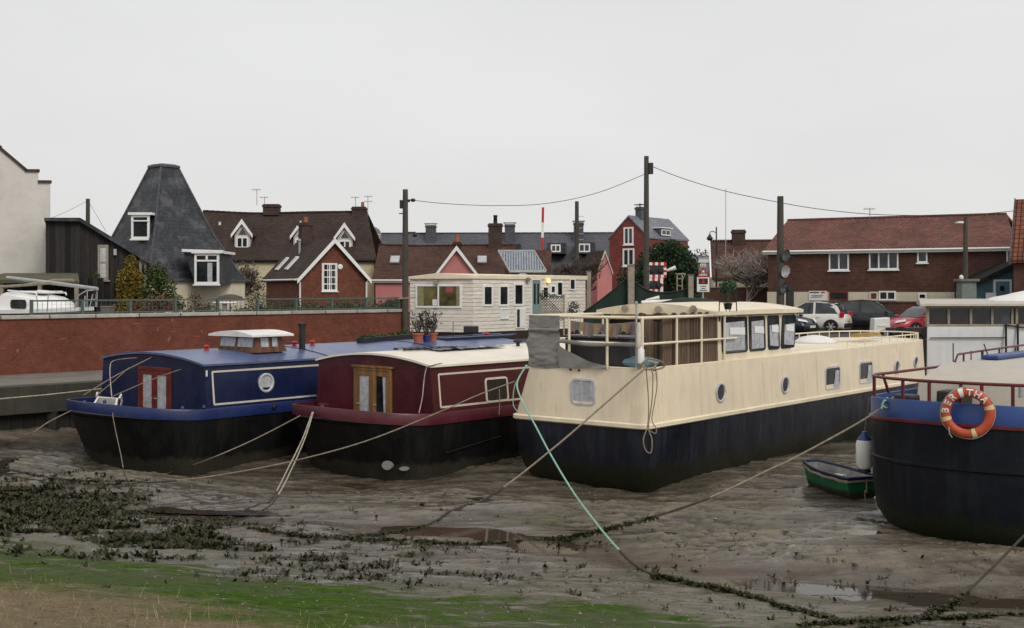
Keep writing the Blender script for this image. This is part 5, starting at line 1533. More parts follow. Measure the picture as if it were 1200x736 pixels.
rope('rope crossing the red framed doors of the blue houseboat', [(131, 465, 28.0), (170, 448, 28.4), (205, 435, 28.6), (213, 433, 28.75)], .013, T_)
rope('hose looped over the front edge of the blue cabin roof', [(131, 465, 28.4), (129.5, 448, 29.2), (129, 430, 30.2), (133, 423, 30.6), (150, 420, 30.2), (178, 418, 29.6)], .016, PA, 'hose')
rope('taut rope from the maroon bow down left to the mud', [(352, 487, 27.9), (300, 514, 27.0), (250, 536, 26.4), (213, 551), (180, 560)], .016, T_)
rope('left strand of the pale double rope hanging from the maroon bow', [(366, 483, 27.5), (355, 513, 26.6), (338, 548, 25.2), (318, 585, 23.4), (296, 601, 22.8), (262, 609), (228, 612)], .020, PA, weed=26, wstart=.78)
rope('right strand of the pale double rope hanging from the maroon bow', [(367, 483, 27.4), (358, 512, 26.5), (343, 547, 25.0), (326, 580, 23.4), (308, 600, 22.5), (275, 611), (240, 613)], .018, PA)
rope('long rope from the cream barge across the maroon hull to the left shore', [(603, 447, 26.3), (560, 463, 26.0), (519, 481, 25.6), (430, 516.5, 25.0), (340, 541, 24.6), (255, 557, 24.6), (200, 563.5, 24.8), (148, 566, 25.0), (100, 565.5), (50, 559), (0, 548), (-40, 540)], .017, T_, weed=40, wstart=.6, dk=6)
rope('dark rope lying along the shore mud at the far left edge', [(-40, 552), (10, 558), (60, 567), (120, 569), (170, 566)], .016, DK)
rope('stout tan rope from the cream barge corner down across its black hull to the mud', [(757, 431, 24.2), (700, 481, 23.9), (650, 524, 23.5), (590, 571, 23.0), (540, 600, 22.3), (500, 616), (465, 625), (425, 630), (380, 631), (330, 626), (290, 620)], .023, T_, weed=110, wstart=.5, dk=3)
rope('sea green rope from the left end of the cream barge down to the foreground mud', [(617, 428, 26.0), (606, 449, 25.6), (612, 470, 25.2), (628, 500, 24.5), (646, 534, 23.3), (672, 577, 21.8), (701, 616, 20.0), (726, 645, 18.5), (752, 667, 17.25), (787, 681), (830, 690), (870, 699), (915, 712), (955, 723), (985, 731)], .022, GR, weed=300, wstart=.60, dk=7)
rope('second green strand looped beside the left end of the cream barge', [(618, 428, 26.05), (606, 446, 25.7), (602, 458, 25.6), (601.5, 474, 25.5), (606, 482, 25.4)], .014, GR)
rope('dark weedy rope from the navy barge to the mud before the cream barge', [(1047, 465, 21.0), (1034, 477, 20.95), (1000, 499, 20.9), (930, 537, 20.7), (900, 551, 20.6), (832, 583, 20.4), (764, 606, 20.2), (710, 620, 20.0), (673, 628, 19.9), (640, 633), (600, 637), (550, 638.5), (500, 637), (450, 634), (400, 633)], .021, T_, weed=190, wstart=.42, dk=5)
rope('rope from beyond the right edge slanting down to the foreground mud', [(1240, 588, 16.6), (1200, 628, 16.3), (1160, 668, 15.9), (1128, 698, 15.3), (1100, 717), (1075, 728), (1040, 735), (1000, 741)], .022, DK, weed=90, wstart=.4)
rope('thick weed covered rope lying along the bottom right mud', [(940, 735), (985, 731), (1030, 730), (1075, 727), (1120, 726), (1160, 724), (1215, 723)], .026, DK, weed=200, wstart=.0)
rope('thin muddy line lying on the shore below the maroon bow', [(107, 605), (150, 606), (200, 606.5), (240, 606)], .010, PA)
# lashings and coils that hang on the boats
rope('coil of tan rope hanging down the front corner of the cream barge', [(757, 430, 24.25), (760, 470, 24.15), (759, 498, 24.05), (754, 515, 24.0), (757, 528, 24.0), (763, 530, 24.0), (764, 515, 24.0), (760, 500, 24.05), (764, 470, 24.15), (765, 440, 24.2), (762, 431, 24.25)], .017, T_, 'rope_coil', group=None)
rope('bight of tan rope hanging beside the corner coil on the cream barge', [(768, 430, 24.3), (770, 450, 24.3), (767, 472, 24.2), (764, 492, 24.1), (769, 502, 24.05), (768, 508, 24.05), (762, 505, 24.05)], .015, T_, 'rope_coil', group=None)
rope('heap of tan rope made fast round the corner post of the cream barge', [(748, 432, 24.3), (757, 424, 24.2), (768, 427, 24.3), (762, 433, 24.2), (752, 428, 24.25), (760, 421, 24.3), (775, 424, 24.6), (778, 430, 24.7), (766, 434, 24.3)], .026, T_, 'rope_coil', group=None)
rope('pale rope tail draped down the front of the maroon cabin', [(506, 428, 27.0), (500, 431, 26.98), (497, 445, 26.95), (495, 465, 26.92), (491, 484, 26.85)], .016, PA, group=None)
rope('brown line lying along the cream roof of the maroon houseboat', [(500, 431, 26.9), (513, 426.5, 27.3), (535, 424, 28.5), (565, 415, 30.5), (590, 410, 32.5), (622, 408, 33.5)], .012, DK, group=None)
rope('short fender line hanging over the maroon side under its window', [(585, 456, 28.6), (585.5, 470, 28.4), (585, 486, 28.3)], .012, T_, group=None)
rope('green lashing through the fairlead of the navy barge', [(1040, 466, 20.95), (1034, 474, 20.85), (1040, 478, 20.85), (1043, 472, 20.9), (1036, 470, 20.85), (1033, 479, 20.85)], .020, GR, 'rope_lashing', group=None)
rope('pale lashing round the bollard on the maroon bow', [(360, 481, 27.75), (366, 478, 27.6), (374, 480, 27.5), (381, 478.5, 27.4), (372, 481.5, 27.4), (364, 479, 27.6)], .022, PA, 'rope_lashing', group=None)
rope('tan lashing knotted at the tip of the blue bow', [(85, 478, 29.0), (90, 472, 29.0), (96, 474, 28.9), (93, 478, 28.8), (87, 475, 28.9), (100, 470, 28.9)], .020, T_, 'rope_lashing', group=None)
# ------------------------------------------------------------------ buildings
def zp(py, d): return EYE - (py - HY) / F * d
def xp(px, d): return (px - CX) / F * d


def window(root, T, w, h, cols=2, rows=1, fm='upvc', gm='dark_glass', b=.07, sill=True, name='window', bars=0, curtain=False):
    """frame in local xz, outward = -y; T places its lower left corner on the wall"""
    fm, gm = M[fm], M[gm]
    m = MB(T); m.frame(0, w, 0, h, b, -.05, .03)
    for c in range(1, cols): x = w * c / cols; m.box(x - b * .45, x + b * .45, -.045, .02, b, h - b)
    for r_ in range(1, rows): z = h * r_ / rows; m.box(b, w - b, -.042, .02, z - b * .35, z + b * .35)
    for c in range(bars): x = w * (c + .5) / bars; m.box(x - .018, x + .018, -.038, .01, b, h - b)
    o = m.build(name, fm, root)
    m = MB(T); m.box(b * .6, w - b * .6, -.022, -.012, b * .6, h - b * .6); m.build('pane', gm, o)
    if sill:
        m = MB(T); m.box(-.06, w + .06, -.11, .02, -.07, -.002); m.build('sill', fm, o)
    if curtain:
        m = MB(T)
        for x0, x1 in ((b, w * .24), (w * .76, w - b)): m.box(x0, x1, -.028, -.024, b, h - b)
        m.build('curtain', M['curtain'], o)
    return o


def house_x(root, w, dep, z0, eave, ridge, wall, roof, over=.28, hipL=0.0, hipR=0.0, gut='upvc', sag=0.0, tk=.12):
    """ridge along local x, facade at y=0 facing -y"""
    m = MB(); m.prism([(0, z0), (0, eave), (dep / 2, ridge - .06) if not (hipL or hipR) else (dep / 2, eave), (dep, eave), (dep, z0)] if not (hipL or hipR) else [(0, z0), (0, eave), (dep, eave), (dep, z0)], 0, 0, w)
    m.build('wall', M[wall], root)
    sl = (ridge - eave) / (dep / 2)
    n = 12 if sag else 1
    m = MB(); rings = []
    for i in range(n + 1):
        f = i / n; x = -over + (w + 2 * over) * f
        xr = -over + hipL + (w + 2 * over - hipL - hipR) * f
        rz = ridge - sag * math.sin(PI * f) * (1 + .35 * math.sin(7 * f))
        e = eave - over * sl
        rings.append([(x, -over, e), (xr, dep / 2, rz), (x, dep + over, e), (x, dep + over, e + tk), (xr, dep / 2, rz + tk * 1.15), (x, -over, e + tk)])
    m.loft(rings, True, True, True)
    o = m.build('roof', M[roof], root)
    m = MB(); xs = [-over + hipL + (w + 2 * over - hipL - hipR) * k / 30 for k in range(31)]
    for i in range(30):
        f = (i + .5) / 30; rz = ridge - sag * math.sin(PI * f) * (1 + .35 * math.sin(7 * f))
        m.box(xs[i] + .01, xs[i + 1] - .01, dep / 2 - .12, dep / 2 + .12, rz + tk * .9, rz + tk * 1.15 + .07)
    m.build('ridge_tiles', M[roof], o)
    if gut:
        m = MB(); e = eave - over * sl
        m.tube([(-over, -over - .06, e + .03), (w + over, -over - .06, e + .03)], .07, 6); m.box(-over, w + over, -over - .01, -over + .02, e - .12, e + .02)
        m.build('gutter', M[gut], root)
    return o


def house_y(root, w, dep, z0, eave, ridge, wall, roof, over=.28, barge='upvc', tk=.12, bw=.2):
    """ridge along local y, gable at y=0 facing -y"""
    m = MB(); m.prism([(0, z0), (w, z0), (w, eave), (w / 2, ridge - .05), (0, eave)], 1, 0, dep); m.build('wall', M[wall], root)
    sl = (ridge - eave) / (w / 2); e = eave - over * sl
    m = MB(); m.prism([(-over, e), (w / 2, ridge), (w + over, e), (w + over, e + tk), (w / 2, ridge + tk * 1.3), (-over, e + tk)], 1, -over, dep + over)
    o = m.build('roof', M[roof], root)
    if barge:
        m = MB(); m.prism([(-over, e - bw * .6), (w / 2, ridge - bw * .7), (w + over, e - bw * .6), (w + over, e + tk + .02), (w / 2, ridge + tk * 1.3 + .02), (-over, e + tk + .02)], 1, -over - .04, -over - .003)
        m.build('bargeboard', M[barge], root)
    return o


def chimney(root, x, y, w, d, z0, z1, mat='chimney_brick', pots=1, cap=True, potm='terracotta', ph=.35):
    m = MB(); m.box(x - w / 2, x + w / 2, y - d / 2, y + d / 2, z0, z1)
    if cap: m.box(x - w / 2 - .06, x + w / 2 + .06, y - d / 2 - .06, y + d / 2 + .06, z1 - .22, z1 - .08)
    o = m.build('chimney', M[mat], root)
    for k in range(pots):
        m = MB(); xx = x + (k - (pots - 1) / 2) * .42
        m.lathe([(.15, z1 - .02), (.13, z1 + ph * .8), (.16, z1 + ph * .85), (.15, z1 + ph)], (xx, y, 0), n=10); m.build('chimney_pot', M[potm], o, smooth=True)
    return o


def yagi(loc, h, label, flip=1, double=False):
    t = thing('tv_aerial', label, 'aerial', Fr(loc), 'rooftop aerials')
    m = MB(); m.tube([(0, 0, 0), (0, 0, h)], .028, 5); m.build('mast', M['steel'], t)
    m = MB()
    for k, z in enumerate((h - .06, h - .42) if double else (h - .06,)):
        m.bar((-.34 * flip, 0, z), (.26 * flip, 0, z), .03, .03)
        for q in range(6):
            x = -.32 * flip + q * .11 * flip; m.bar((x, -.22, z), (x, .22, z), .018, .018); m.bar((x, 0, z - .07), (x, 0, z + .07), .016, .016)
    m.build('antenna', M['steel'], t)
    return t


# --- white rendered gable building, far left
d = 50.0
f1 = Fr((xp(59, d), d, 0), math.radians(24))
def fh(fr, pts, y=0.0): return [(fr.hit(px, py, 1, y).x, fr.hit(px, py, 1, y).z) for px, py in pts]
t = thing('rendered_building', 'tall white rendered gable building with stepped brick coping at the far left', 'building', f1)
q = fh(f1, [(59, 214), (45, 214), (45, 201), (30, 201), (0, 174), (-40, 150)])
pts = [(-9.0, LAND), (0, LAND)] + q + [(2 * q[-1][0] - q[4][0], q[4][1]), (-9, q[2][1])]
m = MB(); m.prism(pts, 1, 0, .35); m.build('gable_wall', M['render_white'], t)
m = MB(); top = pts[2:8]
for a_, b_ in zip(top[:-1], top[1:]):
    if abs(a_[0] - b_[0]) < .05: continue
    m.bar((a_[0] + .05, .17, a_[1] + .04), (b_[0] - .02, .17, b_[1] + .04), .50, .11, up=(0, 0, 1))
m.build('coping', M['chimney_brick'], t)
m = MB(); m.prism([(-8.8, LAND), (-.25, LAND), (-.25, q[0][1] - .4), (q[-1][0], q[-1][1] - .6), (-8.8, q[0][1] - .4)], 1, .36, 9); m.build('wall', M['render_white'], t)
# --- black boarded building with sloping roof
d = 46.0
f2 = Fr((xp(53, d), d, 0), math.radians(20))
t = thing('timber_building', 'black weatherboarded building with steep lean-to roof beside the white gable', 'building', f2)
q = fh(f2, [(53.5, 257), (93.5, 257), (174, 306)])
m = MB(); m.prism([(q[0][0], LAND), (q[2][0], LAND), q[2], q[1], q[0]], 1, 0, 5); m.build('wall', M['timber_black'], t)
m = MB(); rt = fh(f2, [(52, 255.5), (94, 255.5), (178, 306.5)])
m.prism(rt + [(rt[2][0], rt[2][1] - .16), (rt[1][0] - .03, rt[1][1] - .14), (rt[0][0], rt[0][1] - .12)], 1, -.25, 5.2); m.build('roof', M['slate'], t)
m = MB(); m.box(q[1][0] - .04, q[1][0] + .04, -.05, 0, LAND, q[1][1] - .2); m.build('corner_board', M['timber_black'], t)
for px0, px1, py0, py1, rw, gm in ((114.5, 127, 287, 328, 2, 'curtain'), (163, 172, 303, 340, 1, 'dark_glass')):
    (x0, z0), (x1, z1) = fh(f2, [(px0, py1), (px1, py0)])
    window(t, Matrix.Translation((x0, 0, z0)), x1 - x0, z1 - z0, 1, rw, 'post_wood', gm, .09)
(x0, z0), (x1, z1) = fh(f2, [(133, 299), (136.5, 292)])
m = MB(); m.box(x0, x1, -.12, 0, z0, z1); m.build('wall_lamp', M['steel'], t)
# --- mossy low shed in front of it
d = 43.0
fs_ = Fr((xp(-30, d), d, 0), 0)
X = lambda px: xp(px, d) - fs_.o.x
t = thing('low_shed', 'low open shed with flat mossy roof below the white gable', 'shed', fs_)
m = MB(); m.add([(0, 0, zp(332, d)), (X(93), 0, zp(331.5, d)), (X(93), 0, zp(329.5, d)), (0, 0, zp(327.5, d)), (0, 2.6, zp(320, 45.6)), (X(93) - 1, 2.6, zp(320, 45.6)), (X(93) - 1, 2.6, zp(322, 45.6)), (0, 2.6, zp(322, 45.6))],
              [(0, 1, 2, 3), (3, 2, 5, 4), (1, 6, 5, 2), (0, 7, 6, 1), (0, 3, 4, 7)])
m.build('roof', M['moss_roof'], t)
m = MB(); m.box(0, X(93), 2.4, 2.55, LAND, zp(325, d)); m.build('wall', M['timber_black'], t)
for px in (0, 45, 88):
    m = MB(); m.bar((X(px), .15, LAND), (X(px), .15, zp(331, d)), .12, .12); m.build('post', M['post_wood'], t)
for z in (.9, 1.15):
    m = MB(); m.tube([(X(20), .5, LAND + z), (X(92), .6, LAND + z + .1)], .05, 6); m.build('stored_pipe', M['steel'], t)
# --- slate pyramid house
d = 60.0
f3 = Fr((xp(192, d), d, 0), 0)
t = thing('oast_house', 'pyramid roofed slate house with flat cap and two white dormer windows', 'house', f3)
lev = [(4.25, 4.50), (4.0, 4.62), (3.62, 5.05), (3.15, 5.80), (2.5, 6.75), (1.86, 7.95), (1.27, 9.10), (.70, 10.22)]
th = math.radians(47)
def sq(r, z): return [(r * math.cos(th + PI / 2 * k), r * math.sin(th + PI / 2 * k), z) for k in range(4)]
def sq(r, z, a0=math.radians(-84)): return [(r * math.cos(a0 + PI / 2 * k), r * math.sin(a0 + PI / 2 * k), z) for k in range(4)]
m = MB(); m.loft([sq(r, z) for r, z in lev], True, False, True); rf = m.build('roof', M['slate'], t)
m = MB()
for k in range(4):
    ln = [sq(r + .015, z)[k] for r, z in lev]; m.tube(ln, .05, 5)
m.build('hip_tiles', M['slate_far'], rf)
m = MB(); m.loft([sq(.80, 10.20), sq(.80, 10.30), sq(.55, 10.38)], True, True, True); m.build('cap', M['slate_far'], t)
m = MB(); m.loft([sq(4.0, LAND), sq(4.0, 4.60)], True, True, True); m.build('wall', M['render_cream'], t)
def dormer(root, px0, px1, py0, py1, dd, fr, back, fm='upvc', cols=2, rows=2, gm='dark_glass', cheek='slate', roofm='slate_far'):
    x0, x1, z0, z1 = xp(px0, dd) - fr.o.x, xp(px1, dd) - fr.o.x, zp(py1, dd), zp(py0, dd)
    y = dd - fr.o.y
    m = MB(); m.box(x0 + .04, x1 - .04, y + .02, y + back, z0, z1); o = m.build('dormer', M[cheek], root)
    m = MB(); m.box(x0 - .12, x1 + .16, y - .16, y + back, z1, z1 + .12); m.build('dormer_roof', M[fm], o)
    window(o, Matrix.Translation((x0, y, z0)), x1 - x0, z1 - z0, cols, rows, fm, gm, .11, True)
    return o
dormer(t, 154, 175.5, 252, 280, 57.7, f3, 2.2, cols=1, rows=1)
m = MB(); dd = 57.6
m.box(xp(156, dd) - f3.o.x, xp(173.5, dd) - f3.o.x, dd - 60 - .03, dd - 60 + .02, zp(259.5, dd), zp(258, dd)); m.build('transom', M['upvc'], t)
o = dormer(t, 228, 257, 297, 333, 57.0, f3, 2.6, cols=1, rows=1)
x0, x1, y = xp(228, 57) - f3.o.x, xp(257, 57) - f3.o.x, -3.0
m = MB(); m.box(x0, x1, y - .06, y, zp(306.5, 57), zp(304.5, 57)); m.box((x0 + x1) / 2 - .05, (x0 + x1) / 2 + .05, y - .06, y, zp(305, 57), zp(298, 57)); m.build('transom', M['upvc'], o)
m = MB(); m.box(x0 + .62, x0 + .85, y - .025, y - .021, zp(331, 57), zp(308, 57)); m.build('curtain', M['curtain'], o)
m = MB(); m.prism([(xp(215, 57) - f3.o.x, zp(296, 57)), (x0, zp(296, 57)), (x0, zp(330, 57))], 1, y + .05, y + 1.4); m.build('cheek', M['slate'], o)
m = MB(); m.bar((xp(214, 57) - f3.o.x, y, zp(293.5, 57)), (xp(262, 57) - f3.o.x, y, zp(295, 57)), .3, .13); m.build('fascia', M['upvc'], o)
# --- long brown roofed terrace
d = 84.0
f4 = Fr((xp(222, d), d, 0), 0)
X = lambda px: xp(px, d) - f4.o.x
t = thing('terrace_house', 'long brown tiled house with sagging roof and three white gabled dormers', 'house', f4)
house_x(t, X(438.5), 9.0, LAND, zp(303, d), zp(247, d + 4.5) - .15, 'render_yellow', 'tile_brown', .2, 0, 1.25, gut='iron', sag=.16)
for px, pa, pe, pb in ((284, 260, 276, 291), (353, 262, 278, 290), (404, 264, 280, 292)):
    yy = 1.0; dd = d + yy
    x0, x1, xm = xp(px - 9, dd) - f4.o.x, xp(px + 9, dd) - f4.o.x, xp(px, dd) - f4.o.x
    z0, ze, za = zp(pb, dd), zp(pe, dd), zp(pa, dd)
    m = MB(); m.prism([(x0, z0), (x1, z0), (x1, ze), (xm, za - .1), (x0, ze)], 1, yy, yy + 3.4); o = m.build('dormer', M['render_white'], t)
    m = MB(); ov = .22; m.prism([(x0 - ov, ze - .1), (xm, za), (x1 + ov, ze - .1), (x1 + ov, ze + .05), (xm, za + .18), (x0 - ov, ze + .05)], 1, yy - .18, yy + 3.4); m.build('dormer_roof', M['tile_brown'], o)
    m = MB(); m.prism([(x0 - ov, ze - .18), (xm, za - .16), (x1 + ov, ze - .18), (x1 + ov, ze + .08), (xm, za + .20), (x0 - ov, ze + .08)], 1, yy - .24, yy - .185); m.build('bargeboard', M['upvc'], o)
    window(o, Matrix.Translation((x0 + .12, yy, z0 + .02)), x1 - x0 - .24, ze - z0 - .12, 2, 1, 'upvc', 'dark_glass', .10)
    m = MB(); m.prism([(x0 + .25, ze + .05), (x1 - .25, ze + .05), (xm, za - .45)], 1, yy - .02, yy + .02); m.build('gable_panel', M['slate_far'], o)
chimney(t, X(303.5), 4.5, 1.15, .9, zp(252, 88), zp(239, 88), pots=0)
c2 = chimney(t, xp(421, 88.5) - f4.o.x, 4.5, .98, .9, zp(265, 88), zp(242, 88), pots=0)
m = MB(); m.lathe([(.13, 0), (.11, .35), (.14, .38)], (xp(424, 88) - f4.o.x, 4.5, zp(242, 88) - .02), n=8); m.build('chimney_pot', M['terracotta'], c2)
m = MB(); m.lathe([(.09, 0), (.09, .5), (.14, .52)], (X(244.5), 3.2, zp(268, 87)), n=8); m.build('flue', M['upvc'], t)
m = MB(); m.tube([(X(283.5), .2, zp(320, d)), (X(284.5), .9, zp(291, d))], .05, 5); m.build('downpipe', M['upvc'], t)
for px, pyt, pyb, lb, db in ((300, 221, 240, 'tall thin aerial on the broad chimney of the brown roof, left one', False), (309, 230, 240, 'short thin aerial on the broad chimney of the brown roof, right one', False),
                             (416, 230, 246, 'slim aerial on the narrow chimney at the right end of the brown roof', False), (430.5, 229, 266, 'taller double aerial at the right end of the brown roof', True)):
    yagi((xp(px, 88), 88.3, zp(pyb, 88)), zp(pyt, 88) - zp(pyb, 88), lb, 1 if px < 420 else -1, db)
# --- brick gabled house with french windows
d = 72.0
f5 = Fr((xp(352, d), d, 0), math.radians(27))
t = thing('brick_house', 'red brick gabled house with white bargeboards and tall white french window', 'house', f5)
w5 = 4.15
house_y(t, w5, 7.6, LAND, 4.85, 7.05, 'gable_brick', 'tile_brown', .28)
p0, p1 = f5.hit(377, 325, 1, 0), f5.hit(395, 325, 1, 0)
z0, z1 = f5.hit(386, 341, 1, 0).z, f5.hit(386, 308.5, 1, 0).z
window(t, Matrix.Translation((p0.x, 0, z0)), p1.x - p0.x, z1 - z0, 2, 4, 'upvc', 'grey_glass', .09, bars=4)
c = f5.hit(398.5, 312.5, 1, 0)
m = MB(); m.lathe([(.16, 0), (.16, -.06), (.0, -.08)], (c.x, 0, c.z), n=14, axis=1); m.build('satellite_dish', M['upvc'], t)
m = MB(); m.tube([(-.05, -.1, LAND), (-.05, -.1, 4.5), (-.25, -.1, 4.75)], .05, 6); m.build('downpipe', M['upvc'], t)
m = MB(); m.tube([(w5 + .02, -.1, LAND), (w5 + .02, -.1, 4.5), (w5 + .22, -.1, 4.75)], .05, 6); m.build('downpipe', M['upvc'], t)
m = MB(); m.tube([(-.36, -.25, 4.68), (-.36, 7.8, 4.68)], .06, 6); m.build('gutter', M['upvc'], t)
chimney(t, w5 / 2, 5.6, .75, .75, 6.5, 8.45, 'chimney_brick', 1)
sl = (7.05 - 4.85) / (w5 / 2)
for yv in (4.0, 6.2):                    # roof lights in the left slope
    m = MB(); T = Matrix.Translation((.55, yv, 4.85 + .55 * sl + .15)) @ Matrix.Rotation(-math.atan(sl), 4, 'Y')
    m.T = T; m.box(-.35, .75, -.30, .30, 0, .09); o = m.build('roof_light', M['upvc'], t)
    m = MB(T); m.box(-.28, .68, -.23, .23, .09, .095); m.build('pane', M['curtain'], o)
m = MB(); m.tube([(1.35, 4.6, 6.2), (1.35, 4.6, 7.2)], .07, 6); m.lathe([(.11, 0), (.11, .12), (0, .16)], (1.35, 4.6, 7.18), n=8); m.build('flue', M['steel'], t)
# --- long rusty roofs and the pink gable
d = 80.0
f6 = Fr((xp(438, d), d + 1, 0), 0)
X = lambda px: xp(px, d) - f6.o.x
t = thing('terrace_house', 'low pink walled row with rusty tiled roof and skylights behind the caravan', 'house', f6)
house_x(t, X(600), 8.0, LAND, zp(327, d), zp(289, d + 5), 'render_pink', 'tile_rust', .2, gut='upvc', sag=.08)
sl = (zp(286, 85) - zp(327, 80)) / 4.0
for px, py in ((463, 307), (565, 307)):
    yv = 1.9
    T = Matrix.Translation((xp(px, d + 3) - f6.o.x, yv, zp(327, d) + yv * sl + .14)) @ Matrix.Rotation(math.atan(sl), 4, 'X')
    m = MB(T); m.box(-.32, .32, -.45, .45, 0, .09); o = m.build('roof_light', M['steel'], t)
    m = MB(T); m.box(-.25, .25, -.38, .38, .09, .096); m.build('pane', M['curtain'], o)
chimney(t, xp(580.5, 85) - f6.o.x, 4.0, .98, .9, zp(300, 85), zp(262, 85), 'chimney_brick', 1, potm='iron', ph=.6)
window(t, Matrix.Translation((X(461), 0, LAND + .5)), .8, 1.0, 1, 2, 'upvc', 'dark_glass')
f6b = Fr((xp(514.5, 77), 77.0, 0), 0)
t = thing('pink_house', 'pink gabled house end with white bargeboards and red chimney pot', 'house', f6b)
wpk = xp(556, 77) - f6b.o.x
house_y(t, wpk, 7.0, LAND, zp(318, 77), zp(291, 77), 'render_pink', 'tile_rust', .25)
chimney(t, wpk / 2, .6, .5, .5, zp(297, 77), zp(283, 77), 'chimney_brick', 1, ph=.45)
# --- grey slate block far behind
d = 112.0
f7 = Fr((xp(437, d), d, 0), math.radians(-3))
t = thing('slate_block', 'long grey slate roofed block with square chimneys far behind', 'building', f7)
w7 = 22.6
house_x(t, w7, 12.0, LAND, 5.3, 9.45, 'tall_brick', 'slate_far', .2, gut=None)
for px in (505, 597.5, 678, 616):
    if px == 616: continue
    c = f7.hit(px, 268, 1, 5.0)
    o = chimney(t, c.x, 5.0, .95, .9, 8.0, f7.hit(px, 264 if px != 597.5 else 263, 1, 5).z if px != 678 else f7.hit(px, 261, 1, 5).z, 'slate_far', 0)
    m = MB(); zc = f7.hit(px, {505: 264, 597.5: 263, 678: 261}[px], 1, 5).z
    m.box(c.x - .62, c.x + .62, 4.4, 5.6, zc + .12, zc + .18)
    for sx in (-.5, .5): m.box(c.x + sx - .03, c.x + sx + .03, 4.6, 4.7, zc, zc + .12)
    m.build('cowl', M['steel'], o)
for px0, px1, py0, py1 in ((593, 603, 287, 297), (645.5, 657, 286.5, 295.5), (678, 691.5, 285.5, 295.5)):
    yv = .9; p0, p1 = f7.hit(px0, py1, 1, yv), f7.hit(px1, py0, 1, yv)
    m = MB(); m.box(p0.x - .3, p1.x + .5, yv, yv + 3, p0.z - .15, p1.z + .12); o = m.build('dormer', M['slate'], t)
    window(o, Matrix.Translation((p0.x, yv, p0.z)), p1.x - p0.x, p1.z - p0.z, 2, 1, 'upvc', 'grey_glass', .12, False)
f7b = Fr((xp(437, 100), 100, 0), 0)
t = thing('turret', 'small white domed roof turret beyond the end of the brown terrace roof', 'turret', f7b)
m = MB(); m.lathe([(.62, LAND), (.62, zp(276, 100)), (.70, zp(275.5, 100)), (.70, zp(274.5, 100))], n=16); m.build('drum', M['render_white'], t, smooth=True)
m = MB(); m.lathe([(.70, zp(274.5, 100))] + [(.68 * math.cos(a_), zp(274.5, 100) + .62 * math.sin(a_)) for a_ in np.linspace(0, PI / 2, 7)], n=16); m.build('dome', M['slate_pale'], t, smooth=True)
# --- tall crimson house
d = 95.0
f8 = Fr((xp(714, 96.6), 96.6, 0), math.radians(-36))
t = thing('tall_house', 'tall crimson brick gabled house with grey slate roof behind the evergreen', 'house', f8)
w8 = 3.65
house_y(t, w8, 6.6, LAND, 8.15, 9.85, 'tall_brick', 'slate_pale', .08, barge=None)
for px0, px1, py0, py1 in ((731, 742.5, 266, 287), (730, 743.5, 291, 312)):
    p0, p1 = f8.hit(px0, py1, 1, 0), f8.hit(px1, py0, 1, 0)
    window(t, Matrix.Translation((p0.x, 0, p0.z)), p1.x - p0.x, p1.z - p0.z, 2, 1, 'upvc', 'grey_glass', .13, True, bars=0)
Rz = Matrix.Translation((w8, 0, 0)) @ Matrix.Rotation(PI / 2, 4, 'Z')
q0 = f8.hit(764, 300, 0, w8); q1 = f8.hit(775, 287, 0, w8)
window(t, Matrix.Translation((w8, q0.y, 5.9)) @ Matrix.Rotation(PI / 2, 4, 'Z'), 1.6, 1.5, 2, 1, 'upvc', 'grey_glass', .12)
m = MB(); m.box(w8 - .75, w8 - .05, 2.0, 3.7, 8.35, 9.0); o = m.build('dormer', M['slate_far'], t)
window(o, Matrix.Translation((w8 - .05, 2.1, 8.42)) @ Matrix.Rotation(PI / 2, 4, 'Z'), 1.5, .5, 2, 1, 'upvc', 'grey_glass', .09, False)
m = MB(); m.box(w8 - .8, w8 + .12, 1.9, 3.8, 9.0, 9.08); m.build('dormer_roof', M['upvc'], o)
o = chimney(t, w8 / 2 + .1, 1.6, .55, .55, 9.3, 10.75, 'slate_far', 0)
m = MB(); m.box(w8 / 2 - .3, w8 / 2 + .5, 1.3, 1.9, 10.9, 10.95); m.tube([(w8 / 2 + .1, 1.6, 10.7), (w8 / 2 + .1, 1.6, 11.05)], .05, 6); m.build('cowl', M['iron'], o)
m = MB(); m.box(w8 + .02, w8 + .9, 6.7, 8.6, LAND, 6.6); m.build('annex', M['render_white'], t)
# --- small pale pink gable
f9 = Fr((xp(700, 86), 86.0, 0), math.radians(12))
t = thing('pink_house', 'small pale pink gable squeezed left of the tall crimson house', 'house', f9)
house_y(t, 1.1, 4.5, LAND, 5.3, 6.75, 'render_pink', 'tile_brown', .06, barge='line', bw=.05)
# --- solar panel on lean-to roof
d = 58.0
f10 = Fr((xp(594, d), d, 0), math.radians(-4))
t = thing('brick_outbuilding', 'small red brick outbuilding carrying the tilted solar panel', 'building', f10)
X = lambda px: xp(px, d) - f10.o.x
m = MB(); m.prism([(0, LAND), (0, 4.55), (2.0, 5.95), (2.4, 5.95), (2.4, LAND)], 0, -.1, 2.0); m.build('wall', M['gable_brick'], t)
m = MB(); m.add([(-.15, -.1, 4.52), (2.1, -.1, 4.52), (2.1, 2.0, 6.0), (-.15, 2.0, 6.0), (-.15, -.1, 4.6), (2.1, -.1, 4.6), (2.1, 2.0, 6.08), (-.15, 2.0, 6.08)], [(0, 3, 2, 1), (4, 5, 6, 7), (0, 1, 5, 4), (1, 2, 6, 5), (2, 3, 7, 6), (3, 0, 4, 7)])
m.build('roof', M['tile_rust'], t)
sp_ = thing('solar_panel', 'tilted grey gridded solar panel above the caravan roof', 'solar panel', Fr((xp(597, 56.6), 56.6, zp(319.5, 56.6)), 0))
wS = xp(640, 56.6) - xp(597, 56.6)
